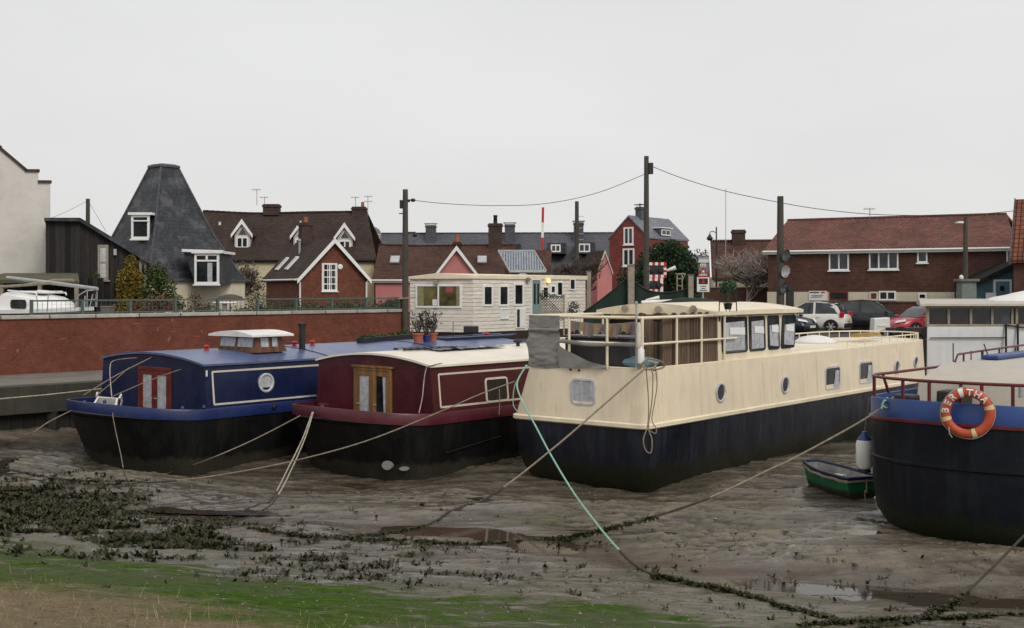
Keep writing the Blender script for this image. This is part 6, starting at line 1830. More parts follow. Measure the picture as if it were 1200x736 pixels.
m = MB(); m.add([(0, 0, 0), (wS, 0, 0), (wS - .55, 1.5, 1.02), (-.55, 1.5, 1.02), (0, 0, .06), (wS, 0, .06), (wS - .55, 1.5, 1.08), (-.55, 1.5, 1.08)], [(0, 3, 2, 1), (4, 5, 6, 7), (0, 1, 5, 4), (1, 2, 6, 5), (2, 3, 7, 6), (3, 0, 4, 7)])
m.build('panel', M['solar'], sp_)
m = MB()
q = [(0, 0, .07), (wS, 0, .07), (wS - .55, 1.5, 1.09), (-.55, 1.5, 1.09)]
for i in range(4): m.bar(q[i], q[(i + 1) % 4], .045, .08)
m.build('frame', M['steel'], sp_)
# --- brown roofed cottage right of the crossing
d = 75.0
f11 = Fr((xp(836, d), d, 0), math.radians(-8))
t = thing('cottage', 'brown roofed cream cottage with tall brick chimney behind the crossing sign', 'house', f11)
w11 = 4.5
house_x(t, w11, 7.5, LAND, 4.75, 7.15, 'render_cream', 'tile_rust', .12, .0, 0, gut=None)
chimney(t, xp(858, 79) - f11.o.x - .2, 3.6, .85, .8, 6.5, zp(270, 79), 'chimney_brick', 0)
m = MB(); m.bar((-.16, -.15, 4.75), (-.16, 3.75, 7.3), .10, .22); m.build('bargeboard', M['upvc'], t)
# low brick wall and yard wall
f11b = Fr((xp(822, 71), 71.0, 0), math.radians(-8))
t = thing('garden_wall', 'dark red brick garden wall in front of the brown roofed cottage', 'wall', f11b)
m = MB(); m.box(0, 4.1, 0, .25, LAND, zp(337.5, 71)); m.build('brickwork', M['house_brick'], t)
m = MB(); m.box(-.04, 4.14, -.05, .30, zp(337.5, 71), zp(336.5, 71)); m.build('coping', M['concrete'], t)
# --- big brick house on the right
ax, ay = xp(900, 68.5), 68.5
bx, by2 = xp(1187, 62.0), 62.0
f12 = Fr((ax, ay, 0), math.atan2(by2 - ay, bx - ax))
w12 = math.hypot(bx - ax, by2 - ay)
t = thing('brick_house', 'wide dark brick house with red tiled roof and cream ground floor', 'house', f12)
house_x(t, w12, 9.0, 3.95, 6.30, 8.15, 'house_brick', 'tile_red', .22, 0.0, 1.1, gut='upvc')
m = MB(); m.box(-.03, w12 * .78, -.05, 8.5, LAND, 3.95); m.build('ground_floor', M['render_cream'], t)
m = MB(); m.box(w12 * .78 + .08, w12 * .93, -.04, 8.5, LAND, 3.97); m.build('ground_floor', M['render_cream'], t)
def fwin(px0, px1, py0, py1, cols, fm='upvc', gm='dark_glass', rows=1, y=0.0, b=.08, sill=True, curtain=False):
    p0, p1 = f12.hit(px0, py1, 1, y), f12.hit(px1, py0, 1, y)
    return window(t, Matrix.Translation((p0.x, y, p0.z)), p1.x - p0.x, p1.z - p0.z, cols, rows, fm, gm, b, sill, curtain=curtain)
fwin(971.5, 995, 295.5, 317, 2, gm='grey_glass'); fwin(1018.5, 1053, 294, 316, 3, gm='grey_glass'); fwin(1075, 1087, 293.5, 308, 1, gm='grey_glass')
fwin(972, 994, 341.5, 352, 1, 'wood_red', 'dark_glass', y=-.05, sill=False); fwin(1019, 1029, 342, 352, 1, 'line', 'wood_red', y=-.05, sill=False)
fwin(1030, 1050, 341, 352, 2, 'upvc', 'dark_glass', y=-.05, sill=False); fwin(1076, 1086, 343.5, 351, 1, 'upvc', 'dark_glass', y=-.05, sill=False)
m = MB(); m.tube([(w12 - .25, -.08, 4.8), (w12 - .25, -.08, 6.15)], .05, 6); m.build('downpipe', M['upvc'], t)
yagi((xp(1019.5, 67.5), 67.5, 8.15), .55, 'small aerial sticking up from the ridge of the red tiled roof', 1)
c0, c1 = f12.hit(948, 352, 1, -.06), f12.hit(969, 341, 1, -.06)
sg = thing('wall_sign', 'pale notice board with a small red mark on the cream ground floor', 'sign', Fr(f12.M @ Vector((c0.x, -.06, c0.z)), math.atan2(by2 - ay, bx - ax)))
ws, hs = c1.x - c0.x, c1.z - c0.z
m = MB(); m.box(0, ws, -.03, 0, 0, hs); m.build('board', M['white'], sg)
m = MB()
for z, x0, x1, h in ((.78, .05, .58, .09), (.52, .12, .82, .035), (.42, .18, .75, .035), (.30, .08, .7, .035)): m.box(ws * x0, ws * x1, -.034, -.031, hs * z, hs * z + h * hs * 1.3)
m.build('lettering', M['slate'], sg, label='unreadable dark lines of small lettering')
m = MB(); m.box(ws * .68, ws * .9, -.035, -.031, hs * .76, hs * .92); m.build('red_mark', M['red'], sg)
# yard wall in front of the brick house
f13 = Fr((xp(985, 62.5), 62.5, 0), math.radians(-20))
t = thing('yard_wall', 'low dark brick yard wall running behind the parked cars', 'wall', f13)
m = MB(); m.box(-1.5, 7.2, 0, .23, LAND, 3.40); m.build('brickwork', M['house_brick'], t)
m = MB(); m.box(-1.55, 7.25, -.04, .27, 3.40, 3.48); m.build('coping', M['chimney_brick'], t)
# teal lean-to
d = 60.0
f14 = Fr((xp(1140, d), d, 0), math.radians(-6))
t = thing('lean_to', 'teal boarded lean-to with blue door and white frame', 'shed', f14)
X = lambda px: (xp(px, d) - f14.o.x) / math.cos(math.radians(6))
m = MB(); m.prism([(.25, LAND), (X(1188), LAND), (X(1188), zp(309, d)), (.25, zp(333, d))], 1, .1, 3.5); m.build('wall', M['teal'], t)
m = MB(); m.prism([(0.0, zp(336, d)), (X(1190), zp(311, d)), (X(1190), zp(306, d)), (0.0, zp(331, d))], 1, -.15, 3.6); m.build('roof', M['timber_black'], t)
m = MB(); x0, x1 = X(1163.5), X(1184); m.frame(x0, x1, LAND - .2, zp(327.5, d), .10, .02, .12); m.build('door_frame', M['upvc'], t)
m = MB(); m.box(x0 + .1, x1 - .1, .05, .09, LAND, zp(329.5, d)); o = m.build('door', M['door_blue'], t)
m = MB(); m.box(x0 + .32, x0 + .52, .03, .05, zp(341, d), zp(335, d)); m.build('pane', M['dark_glass'], o)
m = MB(); m.box(X(1154), X(1163), -.5, -.05, LAND, zp(343, d)); m.build('white_cabinet', M['upvc'], t)
# right-hand pantiled building
d = 57.0
f15 = Fr((xp(1187, d), d, 0), math.radians(-27))
t = thing('brick_outhouse', 'orange pantiled brick building cut by the right edge', 'building', f15)
ww = 6.0
ze, zr = zp(302, d), zp(240, 60.5)
m = MB(); m.prism([(0, LAND), (0, ze), (2.8, zr), (5.6, ze), (5.6, LAND)], 0, 0.02, ww); m.build('wall', M['house_brick'], t)
m = MB(); m.prism([(-.3, ze - .25), (2.8, zr), (5.9, ze - .25), (5.9, ze - .08), (2.8, zr + .2), (-.3, ze - .08)], 0, -.08, ww + .1); m.build('roof', M['pantile'], t)
m = MB(); m.prism([(-.34, ze - .32), (2.8, zr - .07), (5.94, ze - .32), (5.94, ze - .02), (2.8, zr + .26), (-.34, ze - .02)], 0, -.14, -.085); m.build('verge', M['slate_far'], t)
# far roofs between cottage and evergreen
f16 = Fr((xp(809, 100), 100, 0), 0)
t = thing('far_house', 'grey roofed house seen in the gap between evergreen and cottage', 'house', f16)
house_x(t, 4.5, 7, LAND, zp(312, 100), zp(302, 103), 'render_white', 'slate_pale', .2, gut=None)
m = MB(); m.box(-1.6, -.2, .3, 3, LAND, zp(291, 100)); m.build('bay', M['slate_pale'], t)
f17 = Fr((xp(812, 88), 88, 0), 0)
t = thing('far_house', 'dark brick house with grey roof behind the crossing sign', 'house', f17)
house_x(t, 3.6, 6, LAND, zp(321, 88), zp(311, 91), 'chimney_brick', 'slate_far', .2, gut=None)

# ------------------------------------------------------------------ caravan with its deck things
FV = Fr((xp(480.5, 49.6), 49.6, 0), math.radians(-9))
cv = thing('static_caravan', 'cream clad static caravan with picture window beside the wooden pole', 'caravan', FV)
wA = 2.95                                     # gable end
zb_, zt_ = 2.36, 4.62
FV2a = math.radians(33)                      # direction of the long side, from the near corner
cA, cB = Vector((wA, 0, 0)), Vector((wA + 6.0 * math.cos(FV2a), 6.0 * math.sin(FV2a), 0))
# shape the plan so that the near corner stands at its place in the photograph
pR = FV.loc(P(686, 340, 54.5)); pC = FV.loc(P(554.5, 340, 48.6)); pC.z = pR.z = 0
pL = Vector((0, 0, 0))
bk = Vector((pR.x + (pL.x - pC.x) * .9, pR.y + (pL.y - pC.y) * .9 + 2.2, 0))
bkL = Vector((pL.x + .2, pL.y + 4.2, 0))
plan = [pL, pC, pR, bk, bkL]
m = MB(); m.loft([[(p.x, p.y, zb_) for p in plan], [(p.x, p.y, zt_) for p in plan]], True, True, True); m.build('body', M['caravan'], cv)
m = MB(); mid = (pL + pC) * .5 - Vector((.15, 0, 0))
def offp(p, k=.10):
    cen = (pL + pC + pR + bk + bkL) / 5; v = (p - cen).normalized() * k; return (p.x + v.x, p.y + v.y)
top = [(*offp(pL), zt_ + .02), (mid.x, mid.y - .1, zt_ + .16), (*offp(pC), zt_ + .06), (*offp(pR), zt_ + .10), (*offp(bk), zt_ + .05), (*offp(bkL), zt_ + .02)]
bot = [(x, y, zt_ - .07) for x, y, z in top]
m.loft([bot, top], True, True, True); m.build('roof', M['cream_trim'], cv)
m = MB(); m.loft([[(*offp(p, -.06), LAND) for p in plan], [(*offp(p, -.06), zb_ + .01) for p in plan]], True); m.build('skirt', paint('dark red brown skirt', (.030, .014, .012), .8, .3, 2), cv)
uL = (pC - pL).normalized(); aL = math.atan2(uL.y, uL.x); uR = (pR - pC).normalized(); aR = math.atan2(uR.y, uR.x)
def cpl(px, py, o, ang):                      # point of the caravan wall (plane through o) seen at a pixel -> distance along it and height
    cam = FV.I @ Vector((0, 0, EYE)); ray = (FV.I @ P(px, py, 10)) - cam
    n = Vector((math.sin(ang), -math.cos(ang), 0)); tt = (o - cam).dot(n) / ray.dot(n); p = cam + ray * tt
    return (p - o).dot(Vector((math.cos(ang), math.sin(ang), 0))), p.z
def cwin(px0, px1, py0, py1, o, ang, cols, gm, b=.07, name='window'):
    s0, z0 = cpl(px0, py1, o, ang); s1, z1 = cpl(px1, py0, o, ang)
    T = Matrix.Translation(o + Vector((math.cos(ang) * s0, math.sin(ang) * s0, z0))) @ Matrix.Rotation(ang, 4, 'Z')
    return window(cv, T, s1 - s0, z1 - z0, cols, 1, 'upvc', gm, b, False, name), T, s1 - s0, z1 - z0
o, T, w_, h_ = cwin(487.5, 541, 333.5, 360.5, pL, aL, 2, 'yellow_room')
m = MB(T); m.box(.08, .36, -.028, -.024, .08, h_ - .08); m.box(w_ - .22, w_ - .08, -.028, -.024, .08, h_ - .08); m.build('curtain', paint('lime curtain', (.24, .23, .12), .8, .3, 6), o)
m = MB(T); m.box(w_ * .66, w_ * .82, -.03, -.025, h_ * .66, h_ * .9); m.build('red_notice', paint('pinkish red notice', (.34, .07, .08), .5, .2, 6), o)
m = MB(T); m.box(w_ * .37, w_ * .47, -.03, -.025, .09, h_ * .36); m.build('white_lamp', M['white'], o)
for px0, px1, py0, py1 in ((565.5, 577, 334, 359), (584, 595.5, 334, 359), (601.5, 613, 332, 358.5)):
    cwin(px0, px1, py0, py1, pC, aR, 1, 'dark_glass', .08)
cwin(586, 596, 361.5, 374, pC, aR, 1, 'white', .03, 'vent_panel')
o, T, w_, h_ = cwin(604, 615, 361, 385, pC, aR, 1, 'black', .05, 'locker')
m = MB(T); m.box(w_ * .38, w_ * .95, -.06, -.03, .06, h_ - .03); m.build('locker_door', M['white'], o)
o, T, w_, h_ = cwin(622, 633.5, 327, 372, pC, aR, 1, 'door_green', .05, 'door')
m = MB(T)
for x in (.28, .62): m.box(w_ * x, w_ * (x + .14), -.045, -.03, h_ * .35, h_ * .88)
m.build('pane', M['dark_glass'], o)
cwin(635.5, 642, 336, 350, pC, aR, 1, 'dark_glass', .04); cwin(644, 651, 333.5, 345, pC, aR, 1, 'dark_glass', .09); cwin(652, 659, 330, 347, pC, aR, 1, 'dark_glass', .05)
o, T, w_, h_ = cwin(667, 673.5, 326.5, 340, pC, aR, 1, 'grey_glass', .05, 'vent_panel')
s0, z0 = cpl(640.5, 328, pC, aR)
T = Matrix.Translation(pC + Vector((math.cos(aR) * s0, math.sin(aR) * s0, z0))) @ Matrix.Rotation(aR, 4, 'Z')
m = MB(T); m.lathe([(.02, -.13), (.07, -.11), (.09, -.03), (.07, .03), (0, .06)], (0, -.12, 0), n=12); m.build('porch_lamp', emit('lit porch lamp', (1.0, .72, .25), 1.3), cv, smooth=True)
for px, py, o_, an in ((512, 331, pL, aL), (617, 328, pC, aR)):
    s0, z0 = cpl(px, py, o_, an); T = Matrix.Translation(o_ + Vector((math.cos(an) * s0, math.sin(an) * s0, z0))) @ Matrix.Rotation(an, 4, 'Z')
    m = MB(T); m.box(-.08, .08, -.14, .0, -.10, .10); m.build('flood_lamp', M['post_wood'], cv, bev=.02)
m = MB()
q = (pC * .55 + pR * .45); m.lathe([(.22, 0), (.24, .06), (.12, .12), (0, .13)], (q.x - .3, q.y + .8, zt_ + .06), n=14); m.build('roof_vent', M['steel'], cv, smooth=True)
# trellis with climbers
ft = Fr((xp(634, 46), 46.0, 0), math.radians(3))
t = thing('trellis', 'brown lattice trellis with straggling climber in front of the caravan door', 'trellis', ft)
m = MB(); wT, zT0, zT1 = xp(661, 46) - xp(634, 46), zp(376, 46), zp(347, 46)
for k in range(-8, 11):
    for sgn in (1, -1):
        x0 = k * .11; pa, pb = [x0, zT0], [x0 + sgn * (zT1 - zT0), zT1]
        def clipx(a_, b_):
            (xa, za), (xb, zb2) = a_, b_
            f0, f1 = 0, 1
            dx = xb - xa
            for lim, s_ in ((0, 1), (wT, -1)):
                if dx == 0: continue
                f = (lim - xa) / dx
                if s_ * dx > 0: f0 = max(f0, f)
                else: f1 = min(f1, f)
            return (xa + dx * f0, za + (zb2 - za) * f0), (xa + dx * f1, za + (zb2 - za) * f1), f1 > f0 + .02
        a_, b_, ok = clipx(pa, pb)
        if ok: m.bar((a_[0], .012 * sgn, a_[1]), (b_[0], .012 * sgn, b_[1]), .032, .012, up=(0, 1, 0))
m.build('lattice', M['wood_grey'], t)
m = MB(); m.bar((0, 0, LAND), (0, 0, zT1 + .05), .06, .06); m.bar((wT, 0, LAND), (wT, 0, zT1 + .05), .06, .06); m.build('post', M['post_wood'], t)
m = MB(); leaf_cloud(m, (.1, -.05, zT1 + .05), (.22, .1, .22), 130, .04, 4); leaf_cloud(m, (wT * .6, -.05, zT1), (.4, .1, .1), 110, .035, 5); leaf_cloud(m, (wT + .35, -.05, zT0 + .45), (.28, .12, .35), 220, .045, 6)
m.build('climber', leafmat('dull climber leaves', (.02, .03, .03), (.06, .075, .065), (.13, .14, .12)), t, recalc=False)['kind'] = 'stuff'

# ------------------------------------------------------------------ poles, cables, signals
def pole(px, pyt, d, r, label, ztb=LAND, mat='pole_wood', lean=0.0):
    x = xp(px, d)
    t = thing('utility_pole', label, 'pole', Fr((x, d, ztb)))
    h = zp(pyt, d) - ztb
    m = MB(); m.tube([(lean, 0, -.2), (lean * .5, 0, h * .5), (0, 0, h)], [r * 1.2, r * 1.08, r * .9], 10); m.build('shaft', M[mat], t, smooth=True)
    return t, h
t, h1 = pole(475, 222, 47.0, .115, 'tarred wooden pole at the end of the flood wall beside the caravan')
m = MB(); m.box(-.22, -.10, -.09, .09, h1 - .75, h1 - .42); m.build('junction_box', M['black'], t, bev=.02)
m = MB(); m.bar((-.25, 0, h1 - .95), (-.1, 0, h1 - .95), .04, .04); m.lathe([(.05, 0), (.05, .1), (0, .12)], (.14, 0, h1 - .5), n=8); m.lathe([(.06, -.12), (.10, -.05), (.03, .06)], (.38, 0, h1 - 1.75), n=10); m.bar((.1, 0, h1 - 1.68), (.40, 0, h1 - 1.68), .03, .03); m.build('bracket', M['iron'], t)
m = MB(); m.bar((-.3, -.1, 1.75), (.42, -.1, 1.80), .05, .05); m.build('crossarm', M['post_wood'], t)
t, h2 = pole(757.5, 183, 50.0, .11, 'tallest wooden pole, rising behind the cream barge wheelhouse')
m = MB(); m.box(.09, .28, -.1, .1, h2 - .75, h2 - .28); m.build('junction_box', M['black'], t, bev=.02)
m = MB()
for k in range(7): m.bar((0, -.1, 1.6 + k * .55), (0.16 * (1 if k % 2 else -1), -.1, 1.6 + k * .55), .02, .02)
m.build('step_iron', M['iron'], t)
t, h3 = pole(914.5, 230, 47.0, .135, 'thick dark pole hung with satellite dishes by the wheelhouse')
for k, (px, py, sx) in enumerate(((919, 299, 1), (918.5, 318, 1), (917, 337, 1))):
    m = MB(); z = zp(py, 47) - LAND; x = xp(px, 47) - xp(914.5, 47)
    Td = Matrix.Translation((x, -.16, z)) @ Matrix.Rotation(math.radians(35), 4, 'Z') @ Matrix.Rotation(math.radians(12), 4, 'X'); m.T = Td
    m.lathe([(.0, .04), (.10, .03), (.20, -.0), (.245, -.05), (.24, -.055), (.19, -.012), (0, .02)], n=20, axis=1); m.build('satellite_dish', M['slate_far'] if k != 1 else M['steel'], t, smooth=True)
    m = MB(Td); m.bar((0, -.02, -.2), (0, -.32, -.05), .02, .02); m.box(-.03, .03, -.38, -.28, -.08, -.01); m.build('dish_arm', M['iron'], t)
m = MB(); m.box(.25, .50, -.15, .15, -.1, zp(336, 47) - LAND); m.build('cabinet', M['black'], t)
t, h4 = pole(1131.5, 254, 52.0, .10, 'weathered pole with small lamp standing on the grey green plinth')
m = MB(); m.lathe([(.0, .0), (.18, .03), (.19, .08), (0, .12)], (-.28, -.02, h4 - .32), n=12); m.bar((-.3, 0, h4 - .22), (0, 0, h4 - .22), .03, .03); m.build('street_lantern', M['upvc'], t)
m = MB(); m.lathe([(.09, -.08), (.10, .02), (.0, .1)], (-.20, -.05, 1.85 - .1 + .9), n=10); m.build('small_lamp', M['upvc'], t, smooth=True)
m = MB(T := Matrix.Translation((.2, -.1, 1.95)) @ Matrix.Rotation(math.radians(-40), 4, 'Z')); m.lathe([(.0, .04), (.16, .0), (.22, -.05), (.20, -.05), (0, .02)], n=16, axis=1); m.build('satellite_dish', M['steel'], t, smooth=True)
pb = thing('plinth', 'square grey green pebbledashed plinth with flat cap at the pole foot', 'plinth', Fr((xp(1130.5, 51.6), 51.4, LAND)))
m = MB(); m.box(-.31, .31, -.31, .31, 0, zp(330, 51) - LAND); m.build('shaft', M['pebble'], pb)
m = MB(); m.box(-.42, .42, -.42, .42, zp(330, 51) - LAND, zp(327, 51) - LAND); m.build('cap', M['concrete'], pb, bev=.02)
t, h5 = pole(676, 236, 72.0, .13, 'distant dark pole with step pegs behind the caravan')
m = MB()
for k in range(5): m.bar((0, 0, h5 - .9 - k * .35), (.42, 0, h5 - .9 - k * .35), .03, .03)
m.build('step_iron', M['steel'], t)
t, _ = pole(103, 233, 55.0, .10, 'short dark pole top rising behind the black boarded building')
def cable(label, pts, r=.012, sag=None):
    pts = [P(*p) for p in pts]; pts = catmull(pts, 8); o = pts[0].copy()
    t = thing('overhead_cable', label, 'cable', Fr(o), 'overhead cables')
    m = MB(); m.tube([p - o for p in pts], r, 5); m.build('wire', M['iron'], t)
    return t
t = cable('cable from the pole by the caravan to the tallest pole', [(479, 234, 47), (520, 238.5, 47.5), (580, 241, 48.2), (640, 238.5, 48.8), (700, 226, 49.4), (756, 204, 50)])
m = MB(); m.lathe([(.02, -.1), (.07, -.05), (.07, .05), (.02, .1)], tuple(P(484, 234.6, 47.05) - P(479, 234, 47)), n=8, axis=0); m.build('insulator', M['black'], t, smooth=True)
cable('cable sagging right from the tallest pole past the dish pole', [(764, 195, 50), (800, 209, 49.7), (850, 224, 49.3), (912, 237, 48.8), (960, 245, 49), (1020, 251, 49.5), (1080, 252.5, 50), (1130, 252, 50.5), (1200, 246, 51), (1260, 238, 52)], .014)
cable('thin cable from the short pole down to the white gable', [(103, 235, 55), (80, 247, 52.5), (59, 256, 50.4)], .008)
cable('thin cable from the short pole down towards the slate pyramid', [(103, 235, 55), (113, 252, 55.5), (124, 271, 56)], .008)
# thin mast at 850
t = thing('mast', 'very thin tall mast rising from the cottage chimney', 'mast', Fr((xp(850.5, 76), 76, 6.0)))
m = MB(); m.tube([(0, 0, 0), (0, 0, zp(221, 76) - 6.0)], .022, 5); m.build('shaft', M['steel'], t)
# raised level crossing barrier
t = thing('crossing_barrier', 'raised red and white level crossing barrier arm behind the solar panel', 'barrier', Fr((xp(634, 60), 60, LAND)))
z0, z1 = 0.9, zp(243, 60) - LAND
m1, m2 = MB(), MB()
n = 7
for k in range(n):
    a_, b_ = z0 + (z1 - z0) * k / n, z0 + (z1 - z0) * (k + 1) / n
    lx = lambda z: .10 * (z - z0) / (z1 - z0)
    (m1 if k % 2 == 0 else m2).bar((lx(a_), 0, a_), (lx(b_), 0, b_), .16 - .05 * k / n, .12)
m1.build('red_stripe', M['red'], t); m2.build('white_stripe', M['white'], t)
m = MB(); m.box(-.35, .3, -.25, .25, 0, 1.0); m.box(-.18, .0, -.08, .08, 1.7, 2.1); m.build('machine_box', M['steel'], t, bev=.03)
# wig-wag signal seen from behind, chequered boards
dS = 60.0
t = thing('crossing_signal', 'level crossing signal with red and white chequered borders and black lamp boards', 'signal', Fr((xp(768, dS), dS, LAND)))
def chk(x0, x1, y0, y1, nx, nz):
    X0, X1, Z0, Z1 = xp(x0, dS) - xp(768, dS), xp(x1, dS) - xp(768, dS), zp(y1, dS) - LAND, zp(y0, dS) - LAND
    m = MB(); m.box(X0 + .02, X1 - .02, -.04, .04, Z0 + .02, Z1 - .02); o = m.build('lamp_board', M['black'], t)
    bw = .15; cr, cw = MB(), MB()
    for i in range(nx):
        a_, b_ = X0 + (X1 - X0) * i / nx, X0 + (X1 - X0) * (i + 1) / nx
        for zz in ((Z0, Z0 + bw), (Z1 - bw, Z1)): (cr if i % 2 == 0 else cw).box(a_, b_, -.06, -.042, *zz)
    for k in range(nz):
        a_, b_ = Z0 + bw + (Z1 - Z0 - 2 * bw) * k / nz, Z0 + bw + (Z1 - Z0 - 2 * bw) * (k + 1) / nz
        for xx in ((X0, X0 + bw), (X1 - bw, X1)): (cw if k % 2 == 0 else cr).box(*xx, -.06, -.042, a_, b_)
    cr.build('red_border', M['red'], o); cw.build('white_border', M['white'], o)
    xm, zm = (X0 + X1) / 2, (Z0 + Z1) / 2
    for sx in (-.22, .22):
        m = MB(); m.lathe([(.13, -.05), (.13, -.16), (.10, -.17), (0, -.15)], (xm + sx, 0, zm), n=14, axis=1); m.build('lamp', M['iron'], o, smooth=True)
chk(757.5, 781, 307.5, 325.5, 7, 4); chk(757.5, 777, 325.8, 342.5, 6, 3)
m = MB(); m.tube([(0, .1, 0), (0, .1, zp(308, dS) - LAND)], .06, 8); m.build('post', M['steel'], t)
m = MB(); q = P(781, 318, dS) - P(768, dS and 338, dS); x0 = xp(781, dS) - xp(768, dS); m.tube([(x0, 0, zp(317.5, dS) - LAND), (x0 + .18, -.1, zp(316, dS) - LAND), (x0 + .45, -.15, zp(313.8, dS) - LAND)], [.05, .09, .12], 8); m.build('side_lamp', M['upvc'], t, smooth=True)
# crossing warning sign
dG = 57.0
t = thing('crossing_sign', 'red triangle level crossing warning sign above a white light signal plate', 'sign', Fr((xp(824, dG), dG, LAND)))
kz = lambda py: zp(py, dG) - LAND
m = MB(); m.tube([(0, .06, 0), (0, .06, kz(309))], .045, 8); m.build('post', M['steel'], t)
m = MB(); m.box(xp(816.8, dG) - xp(824, dG), xp(831.3, dG) - xp(824, dG), -.02, .02, kz(342), kz(325)); o = m.build('plate', M['white'], t)
m = MB(); m.box(-.22, .22, -.028, -.022, kz(333), kz(326.2)); m.build('signal_panel', M['black'], o)
m = MB(); m.lathe([(.07, -.03), (.07, -.04), (0, -.042)], (0, 0, kz(330.5)), n=14, axis=1); m.lathe([(.045, -.03), (.045, -.04), (0, -.042)], (0, 0, kz(328)), n=12, axis=1); m.build('signal_lamp', M['lamp_red'], o)
m = MB()
for py, w_ in ((335.4, .14), (337.9, .10), (340.3, .17)): m.box(-w_, w_, -.026, -.022, kz(py) - .02, kz(py) + .02)
m.build('lettering', M['iron'], o, label='unreadable dark lines of lettering')
m = MB(); a_ = xp(832, dG) - xp(824, dG); zt2, zb2 = kz(313), kz(324.6)
m.prism([(-a_ * .95, zb2), (a_ * .95, zb2), (0, zt2)], 1, -.03, .0); o = m.build('triangle', M['red'], t)
m = MB(); m.prism([(-a_ * .60, zb2 + .075), (a_ * .60, zb2 + .075), (0, zt2 - .14)], 1, -.036, -.031); m.build('triangle_face', M['white'], o)
m = MB()
for x in (-.11, -.04, .03, .10): m.box(x - .012, x + .012, -.042, -.037, zb2 + .10, zb2 + .24)
m.box(-.14, .14, -.042, -.037, zb2 + .14, zb2 + .16); m.box(-.14, .14, -.042, -.037, zb2 + .20, zb2 + .22); m.build('gate_symbol', M['black'], o)
m = MB(); m.box(-.14, .14, -.02, .02, kz(312.4), kz(309)); m.build('top_plate', M['white'], t)
m = MB()
for x in (-.08, .0, .08): m.box(x - .02, x + .02, -.03, -.022, kz(311.6), kz(309.9))
m.build('top_symbol', M['iron'], t)
# street lamp
t = thing('street_lamp', 'black swan neck street lamp with hanging lantern left of the cottage chimney', 'street lamp', Fr((xp(839.5, 74), 74, LAND)))
hh = zp(266, 74) - LAND
m = MB(); m.tube([(0, 0, 0), (0, 0, hh)], [.07, .04], 8); m.build('post', M['iron'], t, smooth=True)
m = MB(); m.tube([(0, 0, hh - .35), (-.2, 0, hh - .28), (-.38, 0, hh - .3), (-.41, 0, hh - .45)], .03, 6); m.build('arm', M['iron'], t, smooth=True)
m = MB(); m.lathe([(.03, .0), (.07, -.08), (.20, -.28), (.20, -.32), (.10, -.42), (0, -.44)], (-.41, 0, hh - .42), n=12); m.build('lantern', M['black'], t, smooth=True)
# timber frame / ladder
t = thing('ladder', 'grey wooden ladder frame standing right of the chequered signal', 'ladder', Fr((xp(796.5, 56), 56, LAND)))
for x in (-.12, .12):
    m = MB(); m.bar((x, 0, 0), (x, 0, zp(321, 56) - LAND), .05, .05); m.build('stile', M['post_wood'], t)
for k in range(8):
    m = MB(); z = .3 + k * .33; m.bar((-.12, 0, z), (.12, 0, z), .04, .04); m.build('rung', M['post_wood'], t)
m = MB(); m.bar((-.16, 0, zp(321, 56) - LAND), (.28, 0, zp(321, 56) - LAND), .05, .06); m.bar((.24, 0, zp(322, 56) - LAND), (.14, 0, zp(328, 56) - LAND), .03, .03); m.build('head_bracket', M['post_wood'], t)
# green net between posts
dN = 45.5
for px, py, w_, lb in ((739.5, 311.5, .24, 'squarest tall timber post holding the peak of the green net'), (809.5, 323, .19, 'shorter timber post right of the green net'), (690, 318.5, .20, 'timber post left of the green net beside the caravan')):
    dd = dN if px != 690 else 56.0
    t = thing('timber_post', lb, 'post', Fr((xp(px, dd), dd + .0, LAND)), 'timber mooring posts')
    m = MB(); m.box(-w_ / 2, w_ / 2, -w_ / 2, w_ / 2, -.2, zp(py, dd) - LAND); m.build('shaft', M['post_wood'], t, bev=.015)
    m = MB(); m.box(-w_ / 2 - .02, w_ / 2 + .02, -w_ / 2 - .02, w_ / 2 + .02, zp(py, dd) - LAND - .005, zp(py, dd) - LAND + .04); m.build('cap', M['concrete'], t)
t = thing('net_screen', 'dark green net screen rising to a peak at the tall timber post', 'net', Fr((xp(684, dN), dN + .2, 0)))
top = [(684, 366), (700, 355), (718, 341), (738.5, 325.5), (745, 331), (756, 338.5), (768, 342.3), (785, 343), (800, 340.5), (808, 338)]
m = MB(); g = []
cm = catmull([Vector((xp(px, dN) - xp(684, dN), 0, zp(py, dN))) for px, py in top], 4)
for i, p in enumerate(cm):
    g.append([(p.x, .06 * math.sin(i * .9 + j * 1.1) * (j > 0), p.z + (LAND - p.z) * j / 5) for j in range(6)])
m.loft(g, False); m.build('net', M['net_green'], t, smooth=True, recalc=False)
m = MB(); m.tube([(p.x, -.02, p.z + .01) for p in cm], .025, 6); m.build('head_rope', M['iron'], t)
m = MB(); m.tube([(xp(757, dN) - xp(684, dN), -.1, zp(352, dN)), (xp(773, dN) - xp(684, dN), -.15, zp(349, dN))], [.04, .09], 8); m.build('lamp', M['upvc'], t, smooth=True)
